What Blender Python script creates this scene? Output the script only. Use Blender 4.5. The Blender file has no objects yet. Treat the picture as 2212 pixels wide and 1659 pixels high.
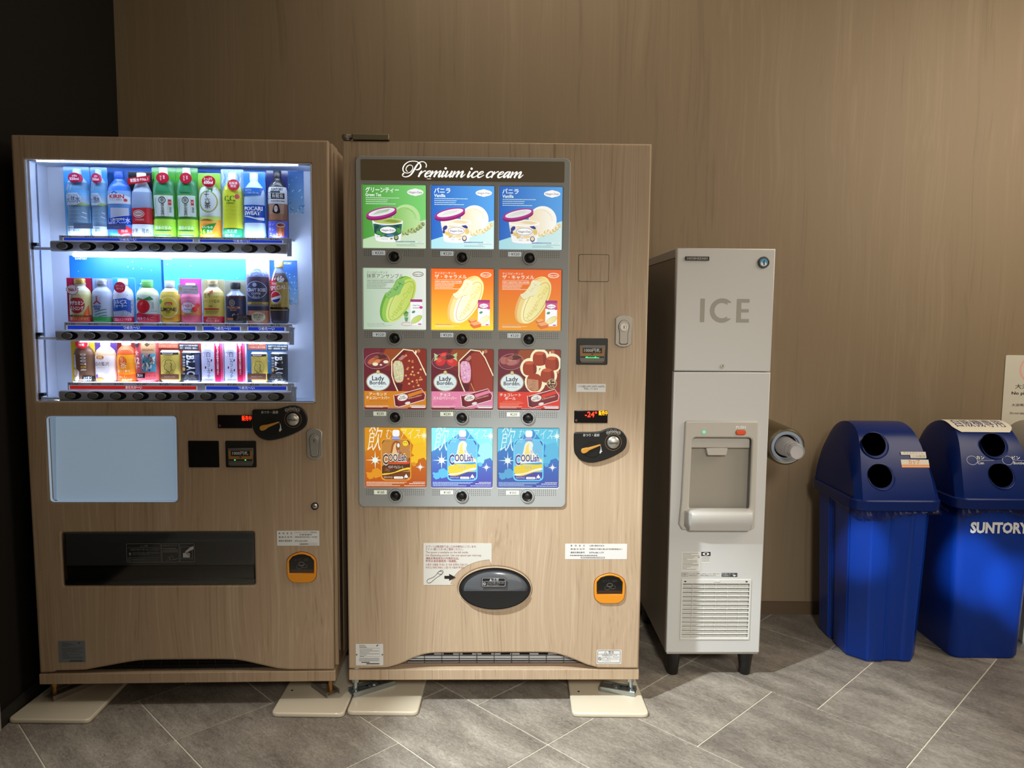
import bpy, bmesh, math, random
from mathutils import Vector, Matrix
PI = math.pi
random.seed(7)
S = bpy.context.scene
COL = bpy.context.collection

# ------------------------------------------------------------------ camera
FPX, PITCH, YAW, ROLL = 1625.67, .0931, -.0034, .0086
CAM = Vector((.5396, -2.3845, 1.2987))
_f = Vector((math.sin(YAW)*math.cos(PITCH), math.cos(YAW)*math.cos(PITCH), -math.sin(PITCH)))
_r0 = Vector((math.cos(YAW), -math.sin(YAW), 0)); _u0 = _r0.cross(_f)
RT = math.cos(ROLL)*_r0 + math.sin(ROLL)*_u0
UP = -math.sin(ROLL)*_r0 + math.cos(ROLL)*_u0
cd = bpy.data.cameras.new('camera'); cam = bpy.data.objects.new('camera', cd); COL.objects.link(cam)
cd.sensor_width = 36; cd.lens = FPX/2212*36; cd.clip_start = .02
m = Matrix.Identity(4)
for i in range(3):
    m[i][0], m[i][1], m[i][2], m[i][3] = RT[i], UP[i], -_f[i], CAM[i]
cam.matrix_world = m
S.camera = cam
S.view_settings.view_transform = 'Standard'; S.view_settings.look = 'None'
S.view_settings.exposure = 0; S.view_settings.gamma = 1; S.view_settings.use_curve_mapping = False

# ------------------------------------------------------------------ light
w = bpy.data.worlds.new('room_light'); S.world = w; w.use_nodes = True
w.node_tree.nodes['Background'].inputs[0].default_value = (1, .83, .64, 1)
w.node_tree.nodes['Background'].inputs[1].default_value = .10
def lamp(kind, loc, to, energy, color, **kw):
    d = bpy.data.lights.new(kind.lower()+'_lamp', kind); o = bpy.data.objects.new('unseen_lamp', d); COL.objects.link(o)  # lamps are out of view, several of them added as fill
    o.location = loc; o.rotation_euler = (Vector(to)-Vector(loc)).to_track_quat('-Z', 'Y').to_euler()
    d.energy = energy; d.color = color
    for k, v in kw.items(): setattr(d, k, v)
    return o
lamp('AREA', (2.9, -.5, 2.3), (1.5, .8, .8), 29, (1, .87, .70), size=1.2)            # warm lamp in the room to the right
lamp('AREA', (.6, .10, 3.0), (.6, .10, 0), 9, (1, .87, .70), size=1.3)               # area light added overhead to brighten the upper wall
lamp('AREA', (2.2, -3.2, 1.7), (1.3, .3, .6), 16, (1, .88, .72), size=2.2)           # large soft fill added behind the viewer
lamp('SPOT', (1.0, -3.6, 2.3), (1.0, .2, -.05), 330, (1, .96, .88), spot_size=math.radians(43), spot_blend=1, shadow_soft_size=.25)   # wide spot added behind the viewer to lift the low parts
lamp('SPOT', (-.45, -.9, 2.9), (-.30, -.72, 0), 150, (1, .97, .92), spot_size=math.radians(40), spot_blend=1, shadow_soft_size=.1)    # spot added to brighten the floor at the left
lamp('SPOT', (-.45, -1.05, 2.6), (.96, -.31, .0), 470, (.90, .97, 1), spot_size=math.radians(35), spot_blend=.5, shadow_soft_size=.04)
lamp('SPOT', (.75, -1.7, 1.95), (2.29, .40, .34), 700, (.8, .9, 1), spot_size=math.radians(5.5), spot_blend=.9, shadow_soft_size=.02)  # narrow spot added to throw a bright patch on the flat-fronted bin
lamp('SPOT', (.75, -1.7, 1.95), (2.49, .40, .24), 700, (.8, .9, 1), spot_size=math.radians(5.5), spot_blend=.9, shadow_soft_size=.02)  # added like the last, carries the patch further right
lamp('SPOT', (.75, -1.7, 1.95), (1.85, .38, .42), 420, (.8, .9, 1), spot_size=math.radians(5.0), spot_blend=.9, shadow_soft_size=.02)  # narrow spot added for the bright patch on the ribbed bin

# ------------------------------------------------------------------ measuring helpers (photo point -> point on a known plane)
def ray(px, py): return _f + RT*((px-1106)/FPX) + UP*((829.5-py)/FPX)
def floor_at(px, py, z=0):
    d = ray(px, py); return CAM + d*((z-CAM.z)/d.z)
class Frame:
    def __init__(s, x, y, rot): s.o = Vector((x, y, 0)); s.rot = rot; s.n = Vector((-math.sin(rot), math.cos(rot), 0)); s.t = Vector((math.cos(rot), math.sin(rot), 0))
    def at(s, px, py, dy=0):
        d = ray(px, py); o = CAM-s.o; q = o + d*((dy-o.dot(s.n))/d.dot(s.n)); return (q.dot(s.t), q.z)
    def world(s, x, y, z): return s.o + s.t*x + s.n*y + Vector((0, 0, z))
M1 = Frame(-.9986, -.0463, .0449); M2 = Frame(0, 0, .025); IC = Frame(1.0892, .2069, .0216)
WALLY = .8119

# ------------------------------------------------------------------ materials
def lin(c):
    if isinstance(c, str): c = tuple(int(c[i:i+2], 16)/255 for i in (0, 2, 4))
    return tuple((v/12.92 if v <= .04045 else ((v+.055)/1.055)**2.4) for v in c)
_M = {}
def mat(name, col='808080', rough=.5, metal=0, emis=None, es=1, spec=.5, coat=0, alpha=1):
    if name in _M: return _M[name]
    m = bpy.data.materials.new(name); m.use_nodes = True; b = m.node_tree.nodes['Principled BSDF']
    b.inputs['Base Color'].default_value = (*lin(col), 1); b.inputs['Roughness'].default_value = rough
    b.inputs['Metallic'].default_value = metal; b.inputs['Specular IOR Level'].default_value = spec
    b.inputs['Coat Weight'].default_value = coat; b.inputs['Alpha'].default_value = alpha
    if emis: b.inputs['Emission Color'].default_value = (*lin(emis), 1); b.inputs['Emission Strength'].default_value = es
    _M[name] = m; return m
def nn(m, t, **kw):
    n = m.node_tree.nodes.new(t)
    for k, v in kw.items():
        if k in n.inputs: n.inputs[k].default_value = v
        else: setattr(n, k, v)
    return n
def ramp(m, stops):
    r = nn(m, 'ShaderNodeValToRGB'); e = r.color_ramp.elements
    e[0].position, e[0].color = stops[0][0], (*lin(stops[0][1]), 1)
    e[1].position, e[1].color = stops[-1][0], (*lin(stops[-1][1]), 1)
    for p, c in stops[1:-1]: x = e.new(p); x.color = (*lin(c), 1)
    return r
def wood(name, dark, mid, light, sx=26, sz=.55, rough=.5, fine=.5, off=(0, 0, 0)):
    m = mat(name, mid, rough); L = m.node_tree.links; b = m.node_tree.nodes['Principled BSDF']
    tc = nn(m, 'ShaderNodeTexCoord')
    mp = nn(m, 'ShaderNodeMapping'); mp.inputs['Scale'].default_value = (sx, sx, sz); mp.inputs['Location'].default_value = off
    L.new(tc.outputs['Object'], mp.inputs['Vector'])
    n0 = nn(m, 'ShaderNodeTexNoise', Scale=1.0, Detail=1.0); mp0 = nn(m, 'ShaderNodeMapping'); mp0.inputs['Scale'].default_value = (5, 5, 1.5); L.new(tc.outputs['Object'], mp0.inputs['Vector']); L.new(mp0.outputs[0], n0.inputs['Vector'])
    wv = nn(m, 'ShaderNodeVectorMath'); wv.operation = 'MULTIPLY_ADD'; wv.inputs[1].default_value = (.07, .07, 0); L.new(n0.outputs['Color'], wv.inputs[0]); L.new(tc.outputs['Object'], wv.inputs[2]); L.new(wv.outputs[0], mp.inputs['Vector'])
    n1 = nn(m, 'ShaderNodeTexNoise', Scale=1.0, Detail=3.0, Roughness=.55, Distortion=.2)
    L.new(mp.outputs[0], n1.inputs['Vector'])
    mp2 = nn(m, 'ShaderNodeMapping'); mp2.inputs['Scale'].default_value = (sx*9, sx*9, sz*2)
    L.new(wv.outputs[0], mp2.inputs['Vector'])
    n2 = nn(m, 'ShaderNodeTexNoise', Scale=1.0, Detail=2.0, Roughness=.6, Distortion=.2)
    L.new(mp2.outputs[0], n2.inputs['Vector'])
    mx = nn(m, 'ShaderNodeMix'); mx.data_type = 'FLOAT'; mx.inputs[0].default_value = fine
    L.new(n1.outputs[0], mx.inputs[2]); L.new(n2.outputs[0], mx.inputs[3])
    r = ramp(m, [(.30, dark), (.44, mid), (.52, mid), (.70, light)]); L.new(mx.outputs[0], r.inputs[0]); L.new(r.outputs[0], b.inputs['Base Color'])
    return m
WOOD = wood('laminate_wood', '9c846a', 'b7a085', 'c7b298', sx=18, sz=.5, fine=.68)
WOOD1 = wood('laminate_wood_shelf_machine', '8f785f', 'aa9277', 'bba58b', sx=16, sz=.5, fine=.65, off=(3.3, 1, 2))
WALLM = wood('wall_wood_panel', '77654e', '85735a', '8f7d64', sx=9, sz=.3, rough=.6, fine=.5)
def attr_mat(name, emis=0, rough=.45, base=1, coat=0):
    if name in _M: return _M[name]
    m = mat(name, 'ffffff', rough, coat=coat); L = m.node_tree.links; b = m.node_tree.nodes['Principled BSDF']
    a = nn(m, 'ShaderNodeVertexColor'); a.layer_name = 'Col'
    if base == 1: L.new(a.outputs[0], b.inputs['Base Color'])
    else:
        b.inputs['Base Color'].default_value = (.03, .03, .03, 1)
    if emis:
        L.new(a.outputs[0], b.inputs['Emission Color']); b.inputs['Emission Strength'].default_value = emis
    return m
PRINT = attr_mat('print', 0, .5)
GLOSSPRINT = attr_mat('gloss_print', 0, .22)
SAMPLE = attr_mat('sample_plastic', 0, .3)
BACKLIT = attr_mat('backlit_print', .92, .35, 0)
BACKLIT2 = attr_mat('backlit_print_hot', 1.12, .35, 0)
BLACK = mat('black_plastic', '141414', .38); BLACKM = mat('black_matt', '0c0c0c', .7)
CHROME = mat('brushed_steel', 'c0bdb6', .32, .7); SATIN = mat('satin_nickel', 'a8a297', .42, .45)
ZINC = mat('zinc_steel', 'aab4b8', .3, .9)
WHITEP = mat('white_plastic', 'd9dee6', .4); CREAM = mat('cream_enamel', 'd6ccb6', .3, coat=.3)
ORANGE = mat('orange_plastic', 'dd8d1c', .35); RAIL = mat('rail_plastic', 'c4c3c8', .4)
STICK = mat('white_sticker', 'dcdcda', .5); GREYP = mat('grey_panel', 'a6a9a8', .42)
LEDW = mat('led_tube', 'ffffff', .5, emis='d4e4ff', es=58)
LEDW2 = mat('led_tube_soft', 'ffffff', .5, emis='d4e4ff', es=52)
REDLED = mat('red_led', 'ff2010', .5, emis='ff3010', es=3); YELLED = mat('amber_led', 'ffb010', .5, emis='ff9a08', es=3)
GREENLED = mat('green_led', '20ff60', .5, emis='20e060', es=4)
def glass_mat(name, tint, fac, rough=.02):
    m = bpy.data.materials.new(name); m.use_nodes = True; t = m.node_tree; t.nodes.clear()
    o = t.nodes.new('ShaderNodeOutputMaterial'); mx = t.nodes.new('ShaderNodeMixShader'); tr = t.nodes.new('ShaderNodeBsdfTransparent'); g = t.nodes.new('ShaderNodeBsdfGlossy')
    tr.inputs[0].default_value = (*lin(tint), 1); g.inputs['Roughness'].default_value = rough; g.inputs[0].default_value = (.9, .9, .9, 1)
    fr = t.nodes.new('ShaderNodeFresnel'); fr.inputs[0].default_value = fac
    t.links.new(fr.outputs[0], mx.inputs[0]); t.links.new(tr.outputs[0], mx.inputs[1]); t.links.new(g.outputs[0], mx.inputs[2]); t.links.new(mx.outputs[0], o.inputs[0])
    return m
GLASS = glass_mat('clear_pane', 'fafcff', 1.18); SMOKE = glass_mat('smoked_pane', 'dedede', 1.5, .06); BAG = glass_mat('clear_film', 'c8ccd4', 1.5, .18)
CLEARCUP = mat('clear_cup', 'dcdadc', .2, alpha=.42)
SMOKE2 = glass_mat('smoked_flap', 'd0d0d0', 1.5, .05)

# ------------------------------------------------------------------ object helpers
def link(name, me, mats=None, parent=None, smooth=False):
    o = bpy.data.objects.new(name, me); COL.objects.link(o)
    if mats is not None and len(me.materials) == 0:
        for mm in (mats if isinstance(mats, (list, tuple)) else [mats]): me.materials.append(mm)
    if parent: o.parent = parent
    if smooth:
        for p in me.polygons: p.use_smooth = True
    return o
def empty(name, loc, rot=0, label=None, cat=None, group=None):
    o = bpy.data.objects.new(name, None); COL.objects.link(o); o.location = loc; o.rotation_euler = (0, 0, rot); o.empty_display_size = .05
    return tag(o, label, cat, group)
def tag(o, label=None, cat=None, group=None, kind=None):
    if label: o['label'] = label
    if cat: o['category'] = cat
    if group: o['group'] = group
    if kind: o['kind'] = kind
    return o
class MB:
    def __init__(s): s.b = bmesh.new()
    def _new(s, n0): return [v for v in s.b.verts if v.index == -1 or True][n0:]
    def box(s, x0, x1, y0, y1, z0, z1, bev=0, seg=2, M=None):
        g = bmesh.ops.create_cube(s.b, size=1); vs = g['verts']
        for v in vs: v.co = Vector(((x0+x1)/2+v.co.x*(x1-x0), (y0+y1)/2+v.co.y*(y1-y0), (z0+z1)/2+v.co.z*(z1-z0)))
        if bev:
            es = list({e for v in vs for e in v.link_edges})
            r = bmesh.ops.bevel(s.b, geom=es, offset=bev, segments=seg, affect='EDGES', profile=.5); vs = list({v for f in r['faces'] for v in f.verts} | {v for v in vs if v.is_valid})
        if M: bmesh.ops.transform(s.b, matrix=M, verts=vs)
        return s
    def cyl(s, c, r, h, axis='Y', r2=None, n=32, cap=True, M=None):
        g = bmesh.ops.create_cone(s.b, cap_ends=cap, segments=n, radius1=r, radius2=r if r2 is None else r2, depth=h)
        R = {'Y': Matrix.Rotation(PI/2, 4, 'X'), 'X': Matrix.Rotation(PI/2, 4, 'Y'), 'Z': Matrix.Identity(4)}[axis]
        bmesh.ops.transform(s.b, matrix=Matrix.Translation(c) @ R, verts=g['verts'])
        if M: bmesh.ops.transform(s.b, matrix=M, verts=g['verts'])
        return s
    def ring(s, c, r, w, d, n=40, axis='Y', sx=1, sz=1):   # flat ring (outer r, width w, depth d) facing -Y
        rows = []
        for (rr, y) in ((r, d/2), (r, -d/2), (r-w, -d/2), (r-w, d/2)):
            rows.append([s.b.verts.new((c[0]+rr*math.cos(2*PI*i/n)*sx, c[1]+y, c[2]+rr*math.sin(2*PI*i/n)*sz)) for i in range(n)])
        for k in range(4):
            A, B = rows[k], rows[(k+1) % 4]
            for i in range(n): s.b.faces.new((A[i], A[(i+1) % n], B[(i+1) % n], B[i]))
        return s
    def lathe(s, prof, c=(0, 0, 0), n=32, dy=1, axis='Z'):
        rows = []
        for r, z in prof:
            row = []
            for i in range(n):
                a = 2*PI*i/n; x, y = r*math.cos(a), r*math.sin(a)*dy
                p = (c[0]+x, c[1]+y, c[2]+z) if axis == 'Z' else (c[0]+x, c[1]-z, c[2]+y)
                row.append(s.b.verts.new(p))
            rows.append(row)
        for A, B in zip(rows, rows[1:]):
            for i in range(n): s.b.faces.new((A[i], A[(i+1) % n], B[(i+1) % n], B[i]))
        for row in (rows[0], rows[-1]):
            try: s.b.faces.new(row)
            except Exception: pass
        return s
    def tube(s, pts, r, n=8):
        pts = [Vector(p) for p in pts]; rows = []
        for i, p in enumerate(pts):
            d = (pts[min(i+1, len(pts)-1)]-pts[max(i-1, 0)]).normalized()
            a = d.cross(Vector((0, 0, 1))) if abs(d.z) < .9 else d.cross(Vector((1, 0, 0)))
            a.normalize(); b = d.cross(a)
            rows.append([s.b.verts.new(p+a*r*math.cos(2*PI*k/n)+b*r*math.sin(2*PI*k/n)) for k in range(n)])
        for A, B in zip(rows, rows[1:]):
            for k in range(n): s.b.faces.new((A[k], A[(k+1) % n], B[(k+1) % n], B[k]))
        s.b.faces.new(rows[0]); s.b.faces.new(rows[-1]); return s
    def build(s, name, m, parent=None, smooth=False):
        bmesh.ops.recalc_face_normals(s.b, faces=s.b.faces)
        me = bpy.data.meshes.new(name); s.b.to_mesh(me); s.b.free()
        if smooth:
            for p in me.polygons: p.use_smooth = True
            me.set_sharp_from_angle(angle=math.radians(38))
        return link(name, me, m, parent)
def rr(x0, z0, x1, z1, r, n=6):
    P = []
    for cx, cz, a0 in ((x1-r, z1-r, 0), (x0+r, z1-r, 90), (x0+r, z0+r, 180), (x1-r, z0+r, 270)):
        for i in range(n+1):
            a = math.radians(a0+90*i/n); P.append((cx+r*math.cos(a), cz+r*math.sin(a)))
    return P
def ell(cx, cz, rx, rz, n=48, rot=0, a0=0, a1=360):
    P = []; k = n if a1-a0 >= 360 else n+1; c, s_ = math.cos(rot), math.sin(rot)
    for i in range(k):
        a = math.radians(a0+(a1-a0)*i/n); x, z = rx*math.cos(a), rz*math.sin(a); P.append((cx+x*c-z*s_, cz+x*s_+z*c))
    return P
def smooth_poly(P, it=2, closed=True):
    for _ in range(it):
        Q = []; n = len(P)
        if not closed: Q.append(P[0])
        for i in range(n if closed else n-1):
            a, b = P[i], P[(i+1) % n]
            Q.append((a[0]*.75+b[0]*.25, a[1]*.75+b[1]*.25)); Q.append((a[0]*.25+b[0]*.75, a[1]*.25+b[1]*.75))
        if not closed: Q.append(P[-1])
        P = Q
    return P
def plate(name, loops, y0, y1, m, parent=None, bev=0, seg=3):
    """Extruded outline in the XZ plane from y0 (front) to y1 (back); extra loops are holes."""
    c = bpy.data.curves.new(name, 'CURVE'); c.dimensions = '2D'; c.fill_mode = 'BOTH'
    h = (y1-y0)/2; bev = min(bev, h*.98); c.extrude = h-bev; c.bevel_depth = bev; c.bevel_resolution = seg
    for P in loops:
        A = sum(P[i][0]*P[(i+1) % len(P)][1]-P[(i+1) % len(P)][0]*P[i][1] for i in range(len(P)))
        first = P is loops[0]
        if (A > 0) != first: P = P[::-1]
        sp = c.splines.new('POLY'); sp.points.add(len(P)-1); sp.use_cyclic_u = True
        for i, (x, z) in enumerate(P): sp.points[i].co = (x, z, 0, 1)
    if bev: c.offset = -bev
    o = bpy.data.objects.new(name, c); COL.objects.link(o)
    me = bpy.data.meshes.new_from_object(o.evaluated_get(bpy.context.evaluated_depsgraph_get()))
    bpy.data.objects.remove(o); bpy.data.curves.remove(c)
    me.transform(Matrix.Translation((0, (y0+y1)/2, 0)) @ Matrix.Rotation(PI/2, 4, 'X'))
    me.materials.clear(); me.name = name
    return link(name, me, m, parent)

# ------------------------------------------------------------------ flat print
_T = {}
def text_mesh(s, bold=0, shear=0):
    if any(ord(ch) > 0x3400 for ch in s): bold = max(-.008, min(bold, .004))   # dense characters break up when thickened
    k = (s, bold, shear)
    if k in _T: return _T[k]
    c = bpy.data.curves.new('t', 'FONT'); c.body = s; c.size = 1; c.resolution_u = 2; c.offset = bold; c.shear = shear
    o = bpy.data.objects.new('t', c); COL.objects.link(o)
    me = bpy.data.meshes.new_from_object(o.evaluated_get(bpy.context.evaluated_depsgraph_get()))
    V = [(v.co.x, v.co.y) for v in me.vertices]; F = [tuple(p.vertices) for p in me.polygons]
    bpy.data.objects.remove(o); bpy.data.curves.remove(c); bpy.data.meshes.remove(me)
    if not V: V = [(0, 0)]
    _T[k] = (V, F, min(v[0] for v in V), max(v[0] for v in V), min(v[1] for v in V), max(v[1] for v in V))
    return _T[k]
class Art:
    def __init__(s, ox=0, oz=0, sx=1, sz=1, y=0, warp=None, eps=.0001):
        s.ox, s.oz, s.sx, s.sz, s.y, s.warp, s.eps = ox, oz, sx, sz, y, warp, eps; s.V = []; s.F = []; s.C = []; s.k = 0; s.clip = None
    def _v(s, x, z, c):
        if s.clip: x = min(max(x, s.clip[0]), s.clip[2]); z = min(max(z, s.clip[1]), s.clip[3])
        X, Z = s.ox+x*s.sx, s.oz+z*s.sz
        s.V.append((X, (s.warp(X, Z) if s.warp else s.y)-s.eps*s.k, Z)); s.C.append((*lin(c), 1)); return len(s.V)-1
    def poly(s, P, c, same=False):
        if not same: s.k += 1
        s.F.append([s._v(x, z, c if not callable(c) else c(x, z)) for x, z in P]); return s
    def rect(s, x0, z0, x1, z1, c, same=False): return s.poly([(x0, z0), (x1, z0), (x1, z1), (x0, z1)], c, same)
    def quad(s, P, C):
        s.k += 1; s.F.append([s._v(p[0], p[1], c) for p, c in zip(P, C)]); return s
    def grad(s, x0, z0, x1, z1, cb, ct, n=8):
        a, b = [tuple(int(q[i:i+2], 16)/255 for i in (0, 2, 4)) for q in (cb, ct)]; s.k += 1
        mix = lambda t: tuple(a[i]*(1-t)+b[i]*t for i in range(3))
        for j in range(n):
            t0, t1 = j/n, (j+1)/n
            s.F.append([s._v(x0, z0+(z1-z0)*t0, mix(t0)), s._v(x1, z0+(z1-z0)*t0, mix(t0)), s._v(x1, z0+(z1-z0)*t1, mix(t1)), s._v(x0, z0+(z1-z0)*t1, mix(t1))])
        return s
    def gradx(s, P, ca, cb, x0, x1):
        a, b = [tuple(int(q[i:i+2], 16)/255 for i in (0, 2, 4)) for q in (ca, cb)]
        return s.poly(P, lambda x, z: tuple(a[i]+(b[i]-a[i])*min(1, max(0, (x-x0)/(x1-x0))) for i in range(3)))
    def ell(s, cx, cz, rx, rz, c, n=28, rot=0, a0=0, a1=360): return s.poly(ell(cx, cz, rx, rz, n, rot, a0, a1), c)
    def line(s, P, wd, c, closed=False):
        s.k += 1; n = len(P); asp = s.sz/s.sx
        L = []
        for i in range(n):
            a = P[(i-1) % n] if (i > 0 or closed) else P[i]; b = P[(i+1) % n] if (i < n-1 or closed) else P[i]
            dx, dz = (b[0]-a[0]), (b[1]-a[1])*asp; l = math.hypot(dx, dz) or 1; ww = wd[i] if isinstance(wd, (list, tuple)) else wd
            nx, nz = -dz/l*ww/2, dx/l*ww/2/asp; L.append((s._v(P[i][0]+nx, P[i][1]+nz, c), s._v(P[i][0]-nx, P[i][1]-nz, c)))
        for i in range(n if closed else n-1):
            A, B = L[i], L[(i+1) % n]; s.F.append([A[0], A[1], B[1], B[0]])
        return s
    def ring(s, cx, cz, rx, rz, wd, c, n=28, rot=0): return s.line(ell(cx, cz, rx, rz, n, rot), wd, c, True)
    def frame(s, x0, z0, x1, z1, wd, c): return s.line([(x0, z0), (x1, z0), (x1, z1), (x0, z1)], wd, c, True)
    def text(s, t, x, z, h, c, align='C', bold=0, shear=0, w=None, rot=0, vert=False, cap=.72, stroke=None):
        """h = letter height; w = width to fit; x,z = left/centre/right at the middle height"""
        if vert:
            for i, ch in enumerate(t): s.text(ch, x, z-i*h*1.12, h, c, 'C', bold, shear)
            return s
        if stroke: s.text(t, x, z, h, stroke[0], align, bold+stroke[1], shear, w*1.02 if w else None, rot)
        V, F, x0, x1, z0, z1 = text_mesh(t, bold, shear)
        cjk = any(ord(ch) > 0x2000 for ch in t); capH = .82 if cjk else .69; mid = .3 if cjk else .345
        k = h/capH; kx = k*s.sz/s.sx
        if w: kx = w/max(x1-x0, 1e-6)
        off = {'L': -x0, 'C': -(x0+x1)/2, 'R': -x1}[align]
        s.k += 1; ca, sa = math.cos(rot), math.sin(rot); b = len(s.V)
        asp = s.sz/s.sx
        for vx, vz in V:
            dx, dz = (vx+off)*kx, (vz-mid)*k
            if rot: X = dx; dx, dz = X*ca-dz*asp*sa, (X*sa/asp+dz*ca)
            s._v(x+dx, z+dz, c)
        for f in F: s.F.append([b+i for i in f])
        return s
    def blur(s, x0, z, x1, h, c, n=None, seed=1):
        """a line of print too small to read: a row of short dashes"""
        rnd = random.Random(seed*77+int(z*997)); x = x0
        while x < x1-h*.4:
            l = h*rnd.uniform(.8, 3.2)*s.sz/s.sx; e = min(x+l, x1); s.rect(x, z-h*.36, e, z+h*.36, c, True); x = e+h*.35*s.sz/s.sx
        return s
    def build(s, name, m, parent=None):
        me = bpy.data.meshes.new(name); me.from_pydata(s.V, [], s.F)
        a = me.color_attributes.new('Col', 'FLOAT_COLOR', 'POINT'); a.data.foreach_set('color', [q for c in s.C for q in c])
        return link(name, me, m, parent)

# ================================================================== SETTING
def stone():
    m = mat('stone_tile', '8b8379', .62); L = m.node_tree.links; b = m.node_tree.nodes['Principled BSDF']
    tc = nn(m, 'ShaderNodeTexCoord'); oi = nn(m, 'ShaderNodeObjectInfo')
    ad = nn(m, 'ShaderNodeVectorMath'); ad.operation = 'MULTIPLY_ADD'; ad.inputs[1].default_value = (1, 1, 1)
    cv = nn(m, 'ShaderNodeCombineXYZ'); mu = nn(m, 'ShaderNodeMath', operation='MULTIPLY'); mu.inputs[1].default_value = 37
    L.new(oi.outputs['Random'], mu.inputs[0]); L.new(mu.outputs[0], cv.inputs[0]); L.new(mu.outputs[0], cv.inputs[1])
    L.new(tc.outputs['Object'], ad.inputs[0]); L.new(cv.outputs[0], ad.inputs[2])
    mp = nn(m, 'ShaderNodeMapping'); mp.inputs['Scale'].default_value = (1, 2.6, 1); L.new(ad.outputs[0], mp.inputs['Vector'])
    n1 = nn(m, 'ShaderNodeTexNoise', Scale=52.0, Detail=7.0, Roughness=.68, Distortion=1.4); L.new(mp.outputs[0], n1.inputs['Vector'])
    n2 = nn(m, 'ShaderNodeTexNoise', Scale=5.0, Detail=3.0, Roughness=.5, Distortion=.4); L.new(mp.outputs[0], n2.inputs['Vector'])
    mx = nn(m, 'ShaderNodeMix'); mx.data_type = 'FLOAT'; mx.inputs[0].default_value = .4; L.new(n1.outputs[0], mx.inputs[2]); L.new(n2.outputs[0], mx.inputs[3])
    r = ramp(m, [(.36, '6c645b'), (.5, '8f877c'), (.64, 'b0a89c')]); L.new(mx.outputs[0], r.inputs[0])
    hs = nn(m, 'ShaderNodeHueSaturation'); L.new(r.outputs[0], hs.inputs['Color'])
    mr = nn(m, 'ShaderNodeMapRange'); mr.inputs[3].default_value = .72; mr.inputs[4].default_value = .96; L.new(oi.outputs['Random'], mr.inputs[0]); L.new(mr.outputs[0], hs.inputs['Value'])
    L.new(hs.outputs[0], b.inputs['Base Color'])
    bp = nn(m, 'ShaderNodeBump', Strength=.35, Distance=.004); L.new(n1.outputs[0], bp.inputs['Height']); L.new(bp.outputs[0], b.inputs['Normal'])
    return m
STONE = stone()
fl = MB().box(-1.3, 3.3, -1.9, .86, -.06, -.0025).build('floor', mat('floor_grout', 'd6cebc', .8)); tag(fl, kind='structure')
TA = .7828; TU = Vector((math.sin(TA), -math.cos(TA), 0)); TV = Vector((math.cos(TA), math.sin(TA), 0))
# tiles on a 16 cm module, measured from the joints in the photo: (u0, v0, u1, v1)
TILES = [(4, 2, 7, 4), (1, 0, 4, 2), (2, 2, 4, 4), (4, 4, 6, 7), (6, 4, 9, 7), (4, 7, 7, 10), (7, 7, 9, 10), (2, 4, 4, 7), (7, 2, 9, 4), (9, 6, 12, 9),
         (-1, 0, 1, 2), (-1, -3, 2, 0), (2, -3, 4, 0), (4, -1, 6, 2), (6, -1, 9, 2), (9, 9, 12, 12), (7, 10, 9, 12), (6, 10, 7, 12), (9, 3, 11, 6), (11, 3, 14, 6), (12, 6, 14, 9), (12, 9, 14, 12),
         (-1, 2, 2, 4), (-1, 4, 2, 7), (2, 7, 4, 10), (4, 10, 6, 13), (1, 7, 2, 10), (9, 12, 12, 14), (6, 12, 9, 14), (9, -1, 11, 3), (4, -3, 7, -1),
         (-3, -3, -1, -1), (-3, -5, -1, -3), (-1, -5, 1, -3), (1, -5, 4, -3), (-3, -1, -1, 2), (-3, 2, -1, 4), (-5, -5, -3, -2), (-5, -2, -3, 1), (-5, 1, -3, 4),
         (-3, -7, 0, -5), (0, -7, 2, -5), (-5, -8, -3, -5), (-3, 4, -1, 6), (2, -7, 5, -5), (-7, -6, -5, -3), (-7, -3, -5, 0), (-1, 7, 1, 9), (12, 12, 14, 14), (2, 10, 4, 12), (4, -5, 6, -3), (7, -3, 9, -1), (-3, -9, -1, -7), (14, 9, 16, 12), (14, 6, 16, 9), (12, 14, 14, 16), (9, 14, 12, 16), (14, 12, 16, 15), (11, 0, 13, 3), (9, -3, 12, -1)]
_tm = {}
g = .0022
for (u0, v0, u1, v1) in TILES:
    k = (u1-u0, v1-v0)
    if k not in _tm:
        mb = MB().box(-k[0]*.08+g, k[0]*.08-g, -k[1]*.08+g, k[1]*.08-g, -.012, 0, .0008, 1); o = mb.build('tile', STONE); _tm[k] = o.data; bpy.data.objects.remove(o)
    o = link('tile', _tm[k]); o.parent = fl
    c = TU*((u0+u1)/2*.16-.03) + TV*((v0+v1)/2*.16-.01)
    o.location = (c.x, c.y, 0); o.rotation_euler = (0, 0, TA-PI/2 + (PI if (u0*7+v0*3) % 2 else 0))
# tiles poke past the walls only under them
o = MB().box(-1.35, 3.35, WALLY, WALLY+.08, -.03, 3.0).build('wall_back', WALLM); tag(o, kind='structure')
bb = mat('baseboard_vinyl', '5e4c38', .55)
o = MB().box(-1.1, 3.3, WALLY-.008, WALLY, 0, .056).build('baseboard_back', bb); tag(o, kind='structure')
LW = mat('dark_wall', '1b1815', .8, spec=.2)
a, b_ = Vector((-1.054, -.17, 0)), Vector((-1.112, WALLY, 0)); d = (b_-a); nrm = Vector((-d.y, d.x, 0)).normalized()
ang = math.atan2(d.y, d.x)
MW = Matrix.Translation(a) @ Matrix.Rotation(ang, 4, 'Z')
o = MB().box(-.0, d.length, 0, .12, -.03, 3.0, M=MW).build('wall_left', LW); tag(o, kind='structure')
o = MB().box(0.0, d.length, -.010, 0, 0, .055, M=MW).build('baseboard_left', mat('black_baseboard', '1b1815', .6)); tag(o, kind='structure')
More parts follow.
